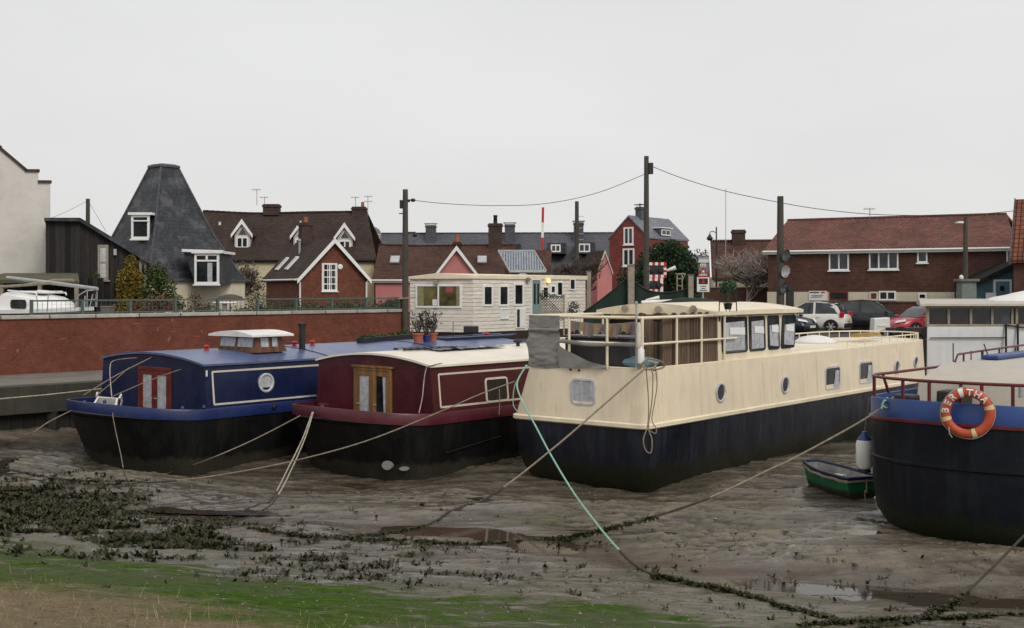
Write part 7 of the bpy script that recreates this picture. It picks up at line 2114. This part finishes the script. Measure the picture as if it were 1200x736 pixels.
# ------------------------------------------------------------------ cars
def make_car(label, fr, colm, L=3.8, W=1.66, Ht=1.50, style='hatch', group='cars parked on the hard', rack=False):
    """local x forward, y left, origin under the middle"""
    t = thing('parked_car', label, 'car', fr, group)
    hw = W / 2
    # station: x fraction, belt z, half width
    st = [(0.0, .62, .80), (.015, .80, .90), (.05, .90, .95), (.16, .93, 1.0), (.35, .92, 1.0), (.55, .90, 1.0), (.70, .89, 1.0), (.80, .86, .99), (.90, .78, .96), (.965, .66, .90), (1.0, .50, .80)]
    kz = Ht / 1.5
    rings = []
    for f, zb, w in st:
        x = -L / 2 + L * f; zb *= kz; w *= hw
        lo = .20 + (.10 if f in (0.0, 1.0) else 0)
        rings.append([(x, -w * .86, lo), (x, -w * .98, lo + .10), (x, -w, .52 * kz if zb > .56 else zb * .8), (x, -w * .965, zb - .07), (x, -w * .90, zb), (x, 0, zb + .025), (x, w * .90, zb), (x, w * .965, zb - .07), (x, w, .52 * kz if zb > .56 else zb * .8), (x, w * .98, lo + .10), (x, w * .86, lo)])
    m = MB(); m.loft(rings, True, True, True); body = m.build('body', colm, t, smooth=True)
    # greenhouse of glass, roof skin and pillars in body colour
    gh = [(.045, .90, .90, .86), (.10, 1.30, .88, .74), (.16, 1.44, .88, .72), (.40, 1.50, .88, .72), (.54, 1.47, .88, .72), (.64, 1.28, .88, .76), (.74, .90, .88, .86)] if style == 'hatch' else \
         [(.02, .90, .90, .86), (.06, 1.25, .88, .76), (.11, 1.44, .88, .72), (.40, 1.50, .88, .72), (.56, 1.46, .88, .72), (.68, 1.22, .88, .77), (.82, .88, .88, .86)]
    rg = []
    for f, zr, wb, wr in gh:
        x = -L / 2 + L * f; zr *= kz; zb = .88 * kz
        rg.append([(x, -hw * wb, zb), (x, -hw * (wb * .25 + wr * .75), zb + (zr - zb) * .7), (x, -hw * wr, zr - .03 * (zr > zb + .1)), (x, 0, zr + .01), (x, hw * wr, zr - .03 * (zr > zb + .1)), (x, hw * (wb * .25 + wr * .75), zb + (zr - zb) * .7), (x, hw * wb, zb)])
    m = MB(); m.loft(rg, False); m.build('windows', M['car_glass'], t, smooth=True)
    m = MB()
    mid = rg[1:-1]
    rf = []
    for r_ in rg[2:5]:
        rf.append([(p[0], p[1] * 1.015, p[2] + .012) for p in r_[1:6]])
    rf = [[(q[0] - (.12 if i == 0 else 0) + (.05 if i == 2 else 0), q[1], q[2] - (.03 if i == 0 else 0)) for q in r_[1:4]] for i, r_ in enumerate(rf)]
    m.loft(rf, False)
    def pillar(k0, k1, wd):
        for sgn in (0, 1):
            a_ = [Vector(p) for p in rg[k0]]; 
            idx_ = (0, 1, 2) if sgn == 0 else (6, 5, 4)
            for i, j in zip(idx_[:-1], idx_[1:]):
                p, q = a_[i], a_[j]
                o = Vector((0, -.012 if sgn == 0 else .012, 0))
                m.add([p + o + Vector((-wd, 0, 0)), p + o + Vector((wd, 0, 0)), q + o + Vector((wd, 0, 0)), q + o + Vector((-wd, 0, 0))], [(0, 1, 2, 3)])
    pillar(3, 3, .05)
    for sgn in (0, 1):                   # front and rear pillars run along the edges of the glass
        idx_ = 2 if sgn == 0 else 4
        o = Vector((0, -.014 if sgn == 0 else .014, .008))
        for a_, b_, w_ in ((4, 5, .07), (5, 6, .07), (0, 1, .20), (1, 2, .22)):
            p, q = Vector(rg[a_][idx_]), Vector(rg[b_][idx_])
            p2, q2 = Vector(rg[a_][idx_ - 1 if sgn == 0 else idx_ + 1]), Vector(rg[b_][idx_ - 1 if sgn == 0 else idx_ + 1])
            dv = Vector((w_ if a_ < 3 else -w_, 0, 0)) * .8
            m.add([p + o, q + o, q + o + dv, p + o + dv], [(0, 1, 2, 3)])
            if a_ < 3:
                m.add([p + o, q + o, q2 + o, p2 + o], [(0, 1, 2, 3)]); m.add([p2 + o, q2 + o, q2 + o + dv, p2 + o + dv], [(0, 1, 2, 3)])
    m.build('roof', colm, t, smooth=True, recalc=True)
    for fx in (.175, .805):
        for sy_ in (-1, 1):
            x = -L / 2 + L * fx; y = sy_ * (hw - .10); R = .31
            m = MB(); m.lathe([(R - .10, -.10), (R - .02, -.105), (R, -.06), (R, .06), (R - .02, .105), (R - .10, .10)], (x, y, R), n=22, axis=1); w = m.build('wheel', M['tyre'], t, smooth=True)
            m = MB(); m.lathe([(R - .09, .085 * sy_), (.09, .10 * sy_), (0, .105 * sy_)], (x, y, R), n=22, axis=1); m.build('rim', M['black'], w, smooth=True)
            m = MB()
            for k in range(6):
                a_ = 2 * PI * k / 6; m.bar((x, y + .10 * sy_, R), (x + (R - .10) * math.cos(a_), y + .095 * sy_, R + (R - .10) * math.sin(a_)), .05, .03, up=(0, 1, 0))
            m.build('spokes', M['alloy'], w)
            m = MB(); ar = [(x + (R + .06) * math.cos(PI * k / 10), sy_ * (hw + .004), R + (R + .05) * math.sin(PI * k / 10)) for k in range(11)]
            ar2 = [(x + (R - .02) * math.cos(PI * k / 10), sy_ * (hw + .004), R + (R - .02) * math.sin(PI * k / 10)) for k in range(11)]
            m.loft([ar, ar2], False); m.build('wheel_arch', M['black'], t, recalc=True)
    for sy_ in (-1, 1):
        m = MB(); m.add([(L / 2 - .02, sy_ * hw * .42, .62 * kz), (L / 2 - .32, sy_ * hw * .90, .70 * kz), (L / 2 - .36, sy_ * hw * .86, .80 * kz), (L / 2 - .13, sy_ * hw * .46, .72 * kz)], [(0, 1, 2, 3)])
        q = [Vector(v) for v in m.v]; off = Vector((.06, .05 * sy_, .03)); m = MB(); m.add([p + off * .2 for p in q] + [p + off for p in q], [(0, 1, 2, 3), (4, 5, 6, 7), (0, 1, 5, 4), (1, 2, 6, 5), (2, 3, 7, 6), (3, 0, 4, 7)]); m.build('headlight', M['lamp_white'], t)
        m = MB(); z0_, z1_ = .78 * kz, 1.02 * kz; m.box(-L / 2 + .02, -L / 2 + .24, sy_ * hw * .97 - .05, sy_ * hw * .97 + .02, z0_, z1_); m.build('taillight', M['lamp_red'], t, bev=.02)
        m = MB(); m.box(L * .20, L * .20 + .16, sy_ * (hw + .01), sy_ * (hw + .17), .88 * kz, 1.0 * kz); m.build('mirror', colm, t, bev=.03)
    m = MB(); m.box(-L / 2 - .05, -L / 2 + .10, -hw * .86, hw * .86, .26, .48); m.build('bumper', M['black'], t, bev=.04)
    m = MB(); m.box(L / 2 - .12, L / 2 + .03, -hw * .80, hw * .80, .24, .44); m.build('bumper', M['black'], t, bev=.04)
    m = MB(); m.box(L / 2 + .031, L / 2 + .04, -.26, .26, .36, .47); m.build('number_plate', M['plate'], t)
    m = MB(); m.box(-L / 2 - .06, -L / 2 - .02, -.26, .26, .58, .70); m.build('number_plate', M['buoy_band'], t)
    m = MB()
    for sy_ in (-1, 1):
        for f in (.33, .52): m.box(-L / 2 + L * f, -L / 2 + L * f + .14, sy_ * hw * 1.0 - .005, sy_ * hw * 1.0 + .015, .76 * kz, .79 * kz)
    m.build('door_handle', colm, t)
    return t


M['car_glass'] = glass('car glass', (.040, .045, .048), .05, .4)
cp = lambda n, c: paint(n, c, .22, .06, 2, spec=.6)
def car_at(px, d, ang): return Fr((xp(px, d), d, LAND), math.radians(ang))
make_car('white hatchback with roof spoiler seen from its rear, left of the black car', car_at(950, 58.5, 150), cp('white car paint', (.70, .68, .64)), 3.7, 1.62, 1.50)
make_car('black people carrier between the white hatchback and the red car', car_at(1019, 60.5, -22), cp('black car paint', (.010, .011, .014)), 4.0, 1.70, 1.56, 'mpv')
make_car('dark navy hatchback mostly hidden behind the wheelhouse of the cream barge', car_at(908, 55.5, -42), cp('dark navy car paint', (.012, .016, .030)), 3.8, 1.65, 1.42)
make_car('red car half hidden behind the white houseboat wheelhouse', car_at(1086, 54.0, 200), cp('red car paint', (.40, .030, .050)), 4.1, 1.7, 1.43)
make_car('small white car showing only its roof above the flood wall coping', Fr((xp(219, 44), 44.6, LAND - .10), math.radians(14)), cp('cream white car paint', (.66, .62, .56)), 3.6, 1.6, 1.42)

# ------------------------------------------------------------------ yacht ashore
FY = Fr((xp(113, 38.6), 38.6, LAND), math.radians(180 - 33))
MB.DT = Matrix.Diagonal((.74, .95, 1, 1))      # local x points to the left (stern)
yt = thing('yacht', 'white sailing yacht with navy stripe and lowered mast, standing ashore behind the wall', 'yacht', FY)
def ysec(x):
    t_ = x / 6.2
    hw = 1.12 * (math.sin(min(1, t_ * 1.35 + .02) * PI / 2) ** .8)
    zk = .35 + .75 * max(0, 1 - t_ * 3) ** 2
    zd = 1.42 + .14 * (1 - t_) ** 2
    pr = [(-1, zd), (-.98, zd - .12), (-.93, zd - .40), (-.70, .72), (-.28, zk + .05), (0, zk), (.28, zk + .05), (.70, .72), (.93, zd - .40), (.98, zd - .12), (1, zd)]
    return [(x, y * hw, max(z, zk)) for y, z in pr]
ss = [ysec(x) for x in (0.02, .15, .4, .8, 1.4, 2.2, 3.2, 4.4, 5.4, 6.2)]
m = MB(); m.loft(ss, False); m.poly(ss[-1]); m.build('hull', paint('yacht navy topside', (.012, .014, .040), .3, .2), yt, smooth=True)
m = MB()
for sgn in (0, 10):
    m.loft([[(s_[sgn][0], s_[sgn][1] * 1.015, s_[sgn][2] + .01), (s_[sgn][0], s_[sgn][1] * 1.012, s_[sgn][2] - .12)] for s_ in ss], False)
m.build('sheer_stripe', M['upvc'], yt, smooth=True)
m = MB(); m.loft([[s_[0], s_[10]] for s_ in ss], False); m.build('deck', M['white'], yt)
m = MB(); rr = []
for x, w, z in ((2.15, .30, 1.46), (2.6, .62, 1.74), (3.1, .70, 1.86), (4.2, .78, 1.95), (5.3, .82, 2.02), (5.9, .82, 1.60)):
    rr.append([(x, -w - .10, 1.40), (x, -w, z - .08), (x, -w * .75, z), (x, 0, z + .06), (x, w * .75, z), (x, w, z - .08), (x, w + .10, 1.40)])
m.loft(rr, False, False, False); m.poly(rr[0]); m.poly(rr[-1]); cb = m.build('coachroof', M['upvc'], yt, smooth=True)
for sgn in (-1, 1):
    round_window(cb, (3.95, sgn * .865, 1.63), 1.05, .26, .10, (1, 0, 0), (0, sgn, 0), M['iron'], M['grey_glass'], .02)
m = MB(); m.box(3.0, 5.3, -.42, .42, 1.98, 2.07); m.build('hatch', M['upvc'], cb, bev=.03)
m = MB(); m.tube([(3.1, -.6, 1.93), (3.15, -.6, 2.0), (5.2, -.6, 2.08)], .03, 6); m.tube([(3.1, .6, 1.93), (3.15, .6, 2.0), (5.2, .6, 2.08)], .03, 6); m.build('handrail', M['upvc'], cb)
m = MB()
for sgn in (-1, 1):
    m.tube([(.75, sgn * .42, 1.52), (.62, sgn * .36, 1.92), (.3, sgn * .22, 2.08), (.02, 0, 2.10)], .022, 6)
    m.tube([(.30, sgn * .20, 1.56), (.28, sgn * .2, 2.06)], .02, 6)
    m.tube([(1.9, sgn * .85, 1.46), (1.75, sgn * .9, 1.95)], .02, 6); m.tube([(2.4, sgn * .95, 1.46), (2.42, sgn * .98, 1.9)], .02, 6)
m.tube([(.66, -.38, 1.75), (.1, 0, 1.8), (.66, .38, 1.75)], .018, 6); m.build('pulpit', M['steel'], yt, smooth=True)
m = MB(); m.tube([(-.15, .05, 2.14), (2.5, .0, 2.30), (6.5, -.05, 2.52)], [.055, .065, .065], 8); m.build('mast', M['steel'], yt, smooth=True)
m = MB(); m.tube([(2.0, -.25, 2.42), (3.0, -.1, 2.42), (4.6, .1, 2.28)], .05, 7); m.tube([(2.7, .2, 2.33), (6.4, .25, 2.20)], .05, 7); m.build('boom', M['post_wood'], yt, smooth=True)
m = MB()
for x, y in ((1.4, 0), (3.4, -.8), (3.4, .8), (5.4, -.85), (5.4, .85), (5, 0)): m.bar((x, y, 0), (x, y * .8, .7 if y else .45), .09, .09)
m.box(.5, .75, -.2, .2, 0, 1.3); m.build('cradle', M['steel'], yt)
MB.DT = None
# ------------------------------------------------------------------ small things on the hard
g_ = thing('generator_box', 'white plastic box with square vent standing on the hard by the red car', 'box', Fr((xp(1031, 52), 52.0, LAND), .1))
w = xp(1042, 52) - xp(1021, 52)
m = MB(); m.prism([(-w / 2, 0), (w / 2, 0), (w / 2 - .03, zp(372, 52) - LAND), (-w / 2 + .06, zp(373, 52) - LAND)], 1, -.25, .25); m.build('case', M['white'], g_, bev=.03)
m = MB(); m.box(-.10, .08, -.256, -.25, .12, .34); m.build('vent', M['iron'], g_); m = MB(); m.box(-.2, .2, -.28, -.25, .5, .56); m.build('handle', M['white'], g_)
tr_ = thing('trailer', 'dark rusty flat trailer with odd grey clutter before the red car', 'trailer', Fr((xp(1062, 51.5), 51.5, LAND), 0))
m = MB(); m.box(-.8, 1.2, -.5, .5, .36, .46); m.build('bed', M['iron'], tr_); m = MB(); m.box(-.78, 1.18, -.53, -.5, .2, .42); m.build('side_board', M['chimney_brick'], tr_)
for x in (-.4, .7):
    m = MB(); m.lathe([(.15, -.09), (.26, -.08), (.27, 0), (.26, .08), (.15, .09)], (x, -.45, .26), n=16, axis=1); m.build('wheel', M['tyre'], tr_, smooth=True)
bb = thing('water_carrier', 'blue plastic water carrier standing beside the white box', 'water carrier', Fr((xp(1043.5, 51.8), 51.8, LAND)))
m = MB(); m.lathe([(.12, 0), (.14, .03), (.14, .34), (.06, .42), (.05, .47), (0, .47)], n=12); m.build('body', M['bertha_blue'], bb, smooth=True); m = MB(); m.tube([(-.1, 0, .36), (-.06, 0, .52), (.06, 0, .52), (.1, 0, .36)], .02, 6); m.build('handle', M['bertha_blue'], bb)
tb = thing('garden_table', 'white pedestal table standing behind the flood wall fence', 'table', Fr((xp(260.5, 43), 43.4, LAND)))
m = MB(); m.lathe([(.42, 1.60), (.44, 1.63), (.42, 1.66)], n=20); m.build('top', M['upvc'], tb, smooth=True); m = MB(); m.lathe([(.25, 0), (.08, .1), (.08, 1.6)], n=12); m.build('pedestal', M['upvc'], tb, smooth=True)
pb2 = thing('parasol', 'folded dark green parasol dome above the white pedestal table', 'parasol', Fr((xp(260.5, 43), 44.2, LAND)))
m = MB(); m.lathe([(.52, 1.70), (.44, 1.84), (.2, 1.92), (0, 1.94)], n=18); m.build('canopy', M['leaf_dark_flat'] if 'leaf_dark_flat' in M else M['pole_wood'], pb2, smooth=True); m = MB(); m.lathe([(.025, 0), (.025, 1.92)], n=8); m.build('post', M['iron'], pb2)
cn = thing('block', 'grey concrete block behind the flood wall fence near the yacht', 'block', Fr((xp(126, 40), 40.0, LAND)))
m = MB(); m.box(-.17, .17, -.2, .2, 0, 1.52); m.box(-.19, .19, -.22, .22, 1.5, 1.56); m.build('block', M['concrete'], cn, bev=.02)

# ------------------------------------------------------------------ plants and trees
def plant(name, label, cat, loc, blobs, mat, dens=260, sz=.06, stem=True, group=None, seed=0):
    t = thing(name, label, cat, Fr(loc), group)
    m = MB()
    for i, (c_, r_, k) in enumerate(blobs): leaf_cloud(m, c_, r_, int(dens * k), sz, seed * 31 + i)
    m.build('leaves', mat, t, recalc=False)
    if stem:
        m = MB(); rgn = random.Random(seed)
        for i, (c_, r_, k) in enumerate(blobs):
            m.tube([(rgn.uniform(-.08, .08), rgn.uniform(-.05, .05), -.05), (c_[0] * .5, c_[1] * .5, c_[2] * .5), c_], [.05, .035, .015], 5)
        m.build('stem', M['bark'], t)
    return t
def at(px, py, d): return (xp(px, d), d, LAND)
# ivy on the boarded wall
dI = 45.6
plant('ivy', 'yellowing ivy climbing the black boarded wall between the windows', 'ivy', (xp(152, 46.2), 46.6, LAND),
      [((0, 0, 1.2), (.42, .14, .5), 1.2), ((-.1, 0, 1.9), (.42, .14, .5), 1.3), ((.05, 0, 2.5), (.40, .14, .5), 1.2), ((-.08, 0, 3.05), (.30, .12, .45), .9), ((.25, 0, 2.2), (.22, .1, .7), .6), ((.35, 0, 1.3), (.25, .12, .4), .7), ((-.42, -.15, 1.5), (.26, .12, .6), .9), ((-.40, -.15, 2.3), (.24, .12, .6), .8)], M['leaf_gold'], 460, .055, seed=1)
plant('ivy', 'green ivy strip climbing left of the grey framed window on the black wall', 'ivy', (xp(109, 46), 46.25, LAND),
      [((0, 0, 1.1), (.30, .14, .5), 1), ((-.02, 0, 1.7), (.26, .12, .5), .9), ((.02, 0, 2.35), (.20, .1, .5), .6), ((.15, 0, .9), (.35, .15, .35), .8)], M['leaf_ivy'], 360, .055, seed=2)
plant('shrub', 'tall dark green evergreen shrub at the foot of the slate pyramid roof', 'shrub', (xp(190, 45.6), 45.6, LAND),
      [((-.1, 0, 1.2), (.9, .5, .8), 1.6), ((-.15, 0, 2.0), (.75, .45, .8), 1.5), ((-.25, 0, 2.65), (.45, .35, .55), .9), ((.35, 0, 1.5), (.55, .4, .5), .9)], M['leaf_ivy'], 900, .06, seed=3)
plant('shrub', 'low mixed russet and green bush below the yellowing ivy', 'shrub', (xp(190, 45), 44.5, LAND), [((-.5, 0, 1.35), (.8, .35, .45), 1), ((.3, 0, 1.45), (.7, .35, .5), 1), ((.0, 0, 1.7), (.5, .3, .3), .5)], M['leaf_russet'], 420, .05, seed=4)
plant('shrub', 'reddish bush against the cream wall of the slate roofed house', 'shrub', (xp(232, 50), 50, LAND), [((0, 0, 1.3), (.65, .3, .45), 1), ((.4, 0, 1.2), (.55, .3, .35), .7), ((-.1, 0, 1.75), (.35, .2, .25), .4)], M['leaf_russet'], 380, .05, seed=5)
hx_ = [(285, 356, .55), (309, 352, .75), (333, 352, .85), (357, 351, .8), (379, 352, .6), (409, 348, .9), (433, 352, .55), (452, 350, .7), (150, 362, .45), (235, 356, .5)]
hl = ['green hedge clump behind the fence, just right of the white table', 'hedge clump below the downpipe of the brown roof, behind the fence', 'hedge clump below the brick side wall, behind the fence', 'hedge clump left of the french window, behind the fence',
      'low hedge clump under the french window, behind the fence', 'tall dark hedge clump at the right corner of the brick gable', 'low hedge clump below the pale yellow wall', 'hedge clump left of the pole beside the caravan', 'low hedge clump below the yellow ivy behind the fence', 'low hedge clump at the reddish bush behind the fence']
for i, ((px, py, s_), l) in enumerate(zip(hx_, hl)):
    dd = 49.5 if px > 260 else 43.5
    zc = zp(py, dd) - LAND
    plant('hedge', l, 'hedge', (xp(px, dd), dd, LAND), [((0, 0, zc * .45), (.62, .4, zc * .42), 1), ((.2, 0, zc * .72), (.45, .35, zc * .25), .8 * s_), ((-.25, 0, zc * .72), (.42, .35, zc * .26), .7 * s_)], M['leaf_hedge'], 430, .055, group='hedge clumps behind the flood wall fence', seed=20 + i)


def bare_tree(name, label, loc, h, spread, mat, seed, levels=4, lean=0.0, r0=.09, twig=.006, flat=1.0, trunk=.28, group=None, per=(2, 4)):
    rg = random.Random(seed)
    t = thing(name, label, 'tree', Fr(loc), group)
    tr, br = MB(), MB()
    def grow(p, dr, l, r, lev):
        n = 3; pts = [p]; q = p.copy(); dd = dr.copy()
        for i in range(n):
            dd = (dd + Vector((rg.uniform(-.22, .22), rg.uniform(-.22, .22), rg.uniform(-.05, .14)))).normalized(); q = q + dd * (l / n); pts.append(q.copy())
        (tr if lev == 0 else br).tube(pts, [r, r * .85, r * .72, r * .6], 6 if lev < 2 else 4 if lev < 3 else 3, cap=False)
        if lev >= levels: return
        k = rg.randint(*per)
        for i in range(k + (2 if lev == 0 else 0)):
            f = rg.uniform(.45, 1.0) if lev else rg.uniform(.7, 1.0)
            b = pts[min(3, int(f * 3))].lerp(pts[min(3, int(f * 3) + 1)] if int(f * 3) < 3 else pts[3], (f * 3) % 1)
            a = rg.uniform(0, 2 * PI); sp = rg.uniform(.45, 1.05) * spread
            nd = (dd * 1.0 + Vector((math.cos(a) * sp, math.sin(a) * sp * flat, rg.uniform(-.1, .35)))).normalized()
            grow(b, nd, l * rg.uniform(.62, .85), max(twig, r * rg.uniform(.5, .66)), lev + 1)
    grow(Vector((0, 0, -.1)), Vector((lean, 0, 1)).normalized(), h * trunk, r0, 0)
    tr.build('trunk', mat, t, smooth=True); br.build('crown', mat, t, recalc=False)
    return t
bare_tree('bare_tree', 'pale pinkish rounded bare tree before the cream cottage wall', (xp(873, 70), 70, LAND), 4.3, 1.45, M['twig_pale'], 5, 5, r0=.08, twig=.018, trunk=.42, per=(4, 5))
bare_tree('bare_tree', 'dark bare tree behind the right end of the caravan', (xp(672, 66), 66, LAND), 5.2, 1.0, M['twig_brown'], 8, 6, r0=.11, twig=.014, per=(3, 4), trunk=.26)
bare_tree('bare_tree', 'small dark bare tree between solar panel and distant pole', (xp(652, 70), 70, LAND), 4.2, 1.1, M['twig_brown'], 9, 6, r0=.09, twig=.014, per=(3, 3))
bare_tree('bare_tree', 'brown bare shrubby tree between slate pyramid and brick house', (xp(283, 66), 66, LAND), 5.2, 1.1, M['twig_brown'], 12, 6, r0=.09, twig=.012, per=(3, 4), trunk=.24)
bare_tree('bare_tree', 'straggly bare bush beside the pole near the caravan', (xp(462, 52), 52, LAND), 2.5, 1.0, M['twig_brown'], 14, 5, r0=.06, twig=.009, per=(3, 4))
bare_tree('bare_shrub', 'thin bare shrub against the cream ground floor near the middle window', (xp(1015, 62), 62, LAND), 2.1, 1.0, M['twig_brown'], 15, 5, r0=.04, twig=.009, per=(3, 3))
bare_tree('bare_shrub', 'thin grey shrub left of the pebbledashed plinth', (xp(1112, 56), 56, LAND), 2.2, 1.0, M['twig_brown'], 16, 5, r0=.04, twig=.008, per=(3, 3))
plant('shrub', 'grey green leafy bush behind the plinth by the cream wall', 'shrub', (xp(1116, 57), 57, LAND), [((0, 0, 1.3), (.55, .3, .35), .6), ((.3, 0, 1.65), (.35, .25, .35), .35), ((1.1, 0, 1.55), (.3, .2, .4), .25)], leafmat('grey green leaves', (.05, .06, .05), (.10, .11, .09), (.15, .15, .12)), 220, .05, seed=9)
plant('shrub', 'wispy brown twiggy bush filling the gap before the brown roofed terrace', 'shrub', (xp(281, 67), 67, LAND), [((-.3, 0, 1.6), (1.1, .5, 1.0), 1.6), ((.4, 0, 2.4), (1.1, .5, .9), 1.5), ((.2, 0, 3.2), (.9, .4, .7), .9), ((.9, 0, 1.8), (.8, .4, .8), 1.0)], leafmat('brown twig haze', (.06, .042, .033), (.10, .075, .06), (.13, .10, .08)), 650, .05, seed=77)
# evergreen
d = 66.0
t = thing('evergreen_tree', 'big dark evergreen tree in front of the tall crimson house', 'tree', Fr((xp(783, d), d, LAND)))
m = MB(); m.tube([(0, 0, -.1), (.05, 0, 1.6), (0, .1, 3.6)], [.22, .16, .07], 8)
for k in range(14):
    a_ = k * 2.4; z = 1.0 + k * .2; m.tube([(0, 0, z), (.9 * math.cos(a_), .7 * math.sin(a_), z + .5)], [.05, .015], 5)
m.build('trunk', M['bark'], t, smooth=True)
m = MB(); rgn = random.Random(3)
zc = lambda py: zp(py, d) - LAND; xc = lambda px: xp(px, d) - xp(783, d)
for (px, py, rx, rz, k) in ((785, 293, .55, .55, 1), (772, 295, .5, .5, .8), (797, 297, .55, .5, .8), (775, 303, .7, .6, 1.1), (795, 304, .8, .6, 1.2), (768, 315, .7, .7, 1), (785, 315, .9, .8, 1.5), (803, 317, .7, .7, 1), (760, 326, .6, .6, .8), (778, 328, .9, .8, 1.4), (799, 328, .9, .8, 1.3), (812, 327, .45, .5, .5), (770, 340, .9, .8, 1), (795, 342, 1.0, .9, 1.2), (780, 352, 1.2, .7, 1), (752, 322, .6, .8, .8), (757, 308, .5, .6, .6), (808, 312, .6, .7, .8), (809, 338, .7, .9, .8), (752, 338, .5, .7, .8), (733, 330, .45, .8, .5), (738, 342, .5, .6, .5)):
    leaf_cloud(m, (xc(px), rgn.uniform(-.5, .5), zc(py)), (rx * 1.12, .9, rz * 1.1), int(800 * k), .08, int(px))
m.build('crown', M['leaf_dark'], t, recalc=False)
# far wooded rise
for i, (px, py, d, r_) in enumerate(((808, 296, 150, 2.2), (822, 292, 152, 2.6), (838, 288, 155, 2.9), (852, 290, 156, 2.6), (893, 300, 150, 1.8))):
    h_ = zp(py, d) - LAND
    t = thing('far_tree', ['hazy bare winter tree far behind, just right of the evergreen', 'hazy winter tree far behind, second right of the evergreen', 'tallest hazy winter tree far behind the street lamp', 'hazy winter tree far behind the thin mast', 'low hazy tree far behind the dish pole'][i], 'tree', Fr((xp(px, d), d, LAND)), 'far winter trees')
    m = MB(); m.tube([(0, 0, 0), (0, 0, h_ * .5)], [.25, .15], 6); m.build('trunk', M['bark'], t)
    m = MB()
    for k in range(9): leaf_cloud(m, (random.uniform(-r_, r_) * .8, random.uniform(-1, 1), h_ - r_ * .8 + random.uniform(-r_ * 1.6, r_ * .45)), (r_ * .55, 1, r_ * .5), 150, .16, i * 50 + k)
    m.build('crown', M['leaf_far'], t, recalc=False)
# distant land closing the gaps to the sky at ground level
m = MB(); n = 120; g = []
for i in range(n + 1):
    a_ = math.radians(-75 + 150 * i / n); r_ = 420
    x, y = r_ * math.sin(a_), r_ * math.cos(a_)
    h_ = 6.5 + 2.2 * math.sin(i * .35) + 1.6 * math.sin(i * 1.3 + 1) + .7 * math.sin(i * 3.1)
    g.append([(x, y, LAND), (x, y, LAND + h_ * .6), (x * 1.05, y * 1.05, LAND + h_), (x * 1.2, y * 1.2, LAND + h_ * .8)])
m.loft(g, False); tag(m.build('hills', paint('far wooded hills', (.10, .10, .10), .95, .2, .05, bump=0), smooth=True), kind='structure')

# ------------------------------------------------------------------ light, sky, camera
sc_ = bpy.context.scene
W = bpy.data.worlds.new('World'); sc_.world = W; W.use_nodes = True
nt = W.node_tree; N = nt.nodes; Lk = nt.links
bg = N['Background']
sky = N.new('ShaderNodeTexSky'); sky.sky_type = 'NISHITA'; sky.sun_disc = False
EL, AZ = math.radians(40), math.radians(152)
sky.sun_elevation = EL; sky.sun_rotation = AZ; sky.air_density = 1.0; sky.dust_density = 4.0; sky.ozone_density = 1.0
tc = N.new('ShaderNodeTexCoord'); mp = N.new('ShaderNodeMapping'); mp.inputs['Scale'].default_value = (1.0, 1.0, 3.2)
nz = N.new('ShaderNodeTexNoise'); nz.inputs['Scale'].default_value = 1.6; nz.inputs['Detail'].default_value = 5; nz.inputs['Roughness'].default_value = .5
Lk.new(tc.outputs['Generated'], mp.inputs['Vector']); Lk.new(mp.outputs['Vector'], nz.inputs['Vector'])
rp_ = N.new('ShaderNodeValToRGB'); e = rp_.color_ramp.elements
e[0].position, e[0].color = .30, (7.3, 7.23, 7.22, 1); e[1].position, e[1].color = .72, (8.4, 8.36, 8.3, 1)
Lk.new(nz.outputs['Fac'], rp_.inputs['Fac'])
mx = N.new('ShaderNodeMix'); mx.data_type = 'RGBA'; mx.inputs[0].default_value = .94
Lk.new(sky.outputs['Color'], mx.inputs[6]); Lk.new(rp_.outputs['Color'], mx.inputs[7]); Lk.new(mx.outputs[2], bg.inputs['Color'])
bg.inputs['Strength'].default_value = .10
sun = bpy.data.lights.new('sun', 'SUN'); sun.energy = 1.5; sun.angle = math.radians(25); sun.color = (1.0, .95, .88)
so = bpy.data.objects.new('sun', sun); C.objects.link(so)
dv = Vector((math.sin(AZ) * math.cos(EL), math.cos(AZ) * math.cos(EL), math.sin(EL)))
so.rotation_euler = dv.to_track_quat('Z', 'Y').to_euler()
cam = bpy.data.cameras.new('camera'); co_ = bpy.data.objects.new('camera', cam); C.objects.link(co_)
co_.location = (0, 0, EYE); co_.rotation_euler = (math.radians(90), 0, 0)
cam.sensor_width = 36; cam.lens = 36 * F / 1200; cam.shift_y = -(368 - HY) / 1200; cam.clip_end = 6000; cam.clip_start = .1
sc_.camera = co_
vs_ = sc_.view_settings; vs_.view_transform = 'Standard'; vs_.look = 'None'; vs_.exposure = 0.0; vs_.gamma = 1.0; vs_.use_curve_mapping = False
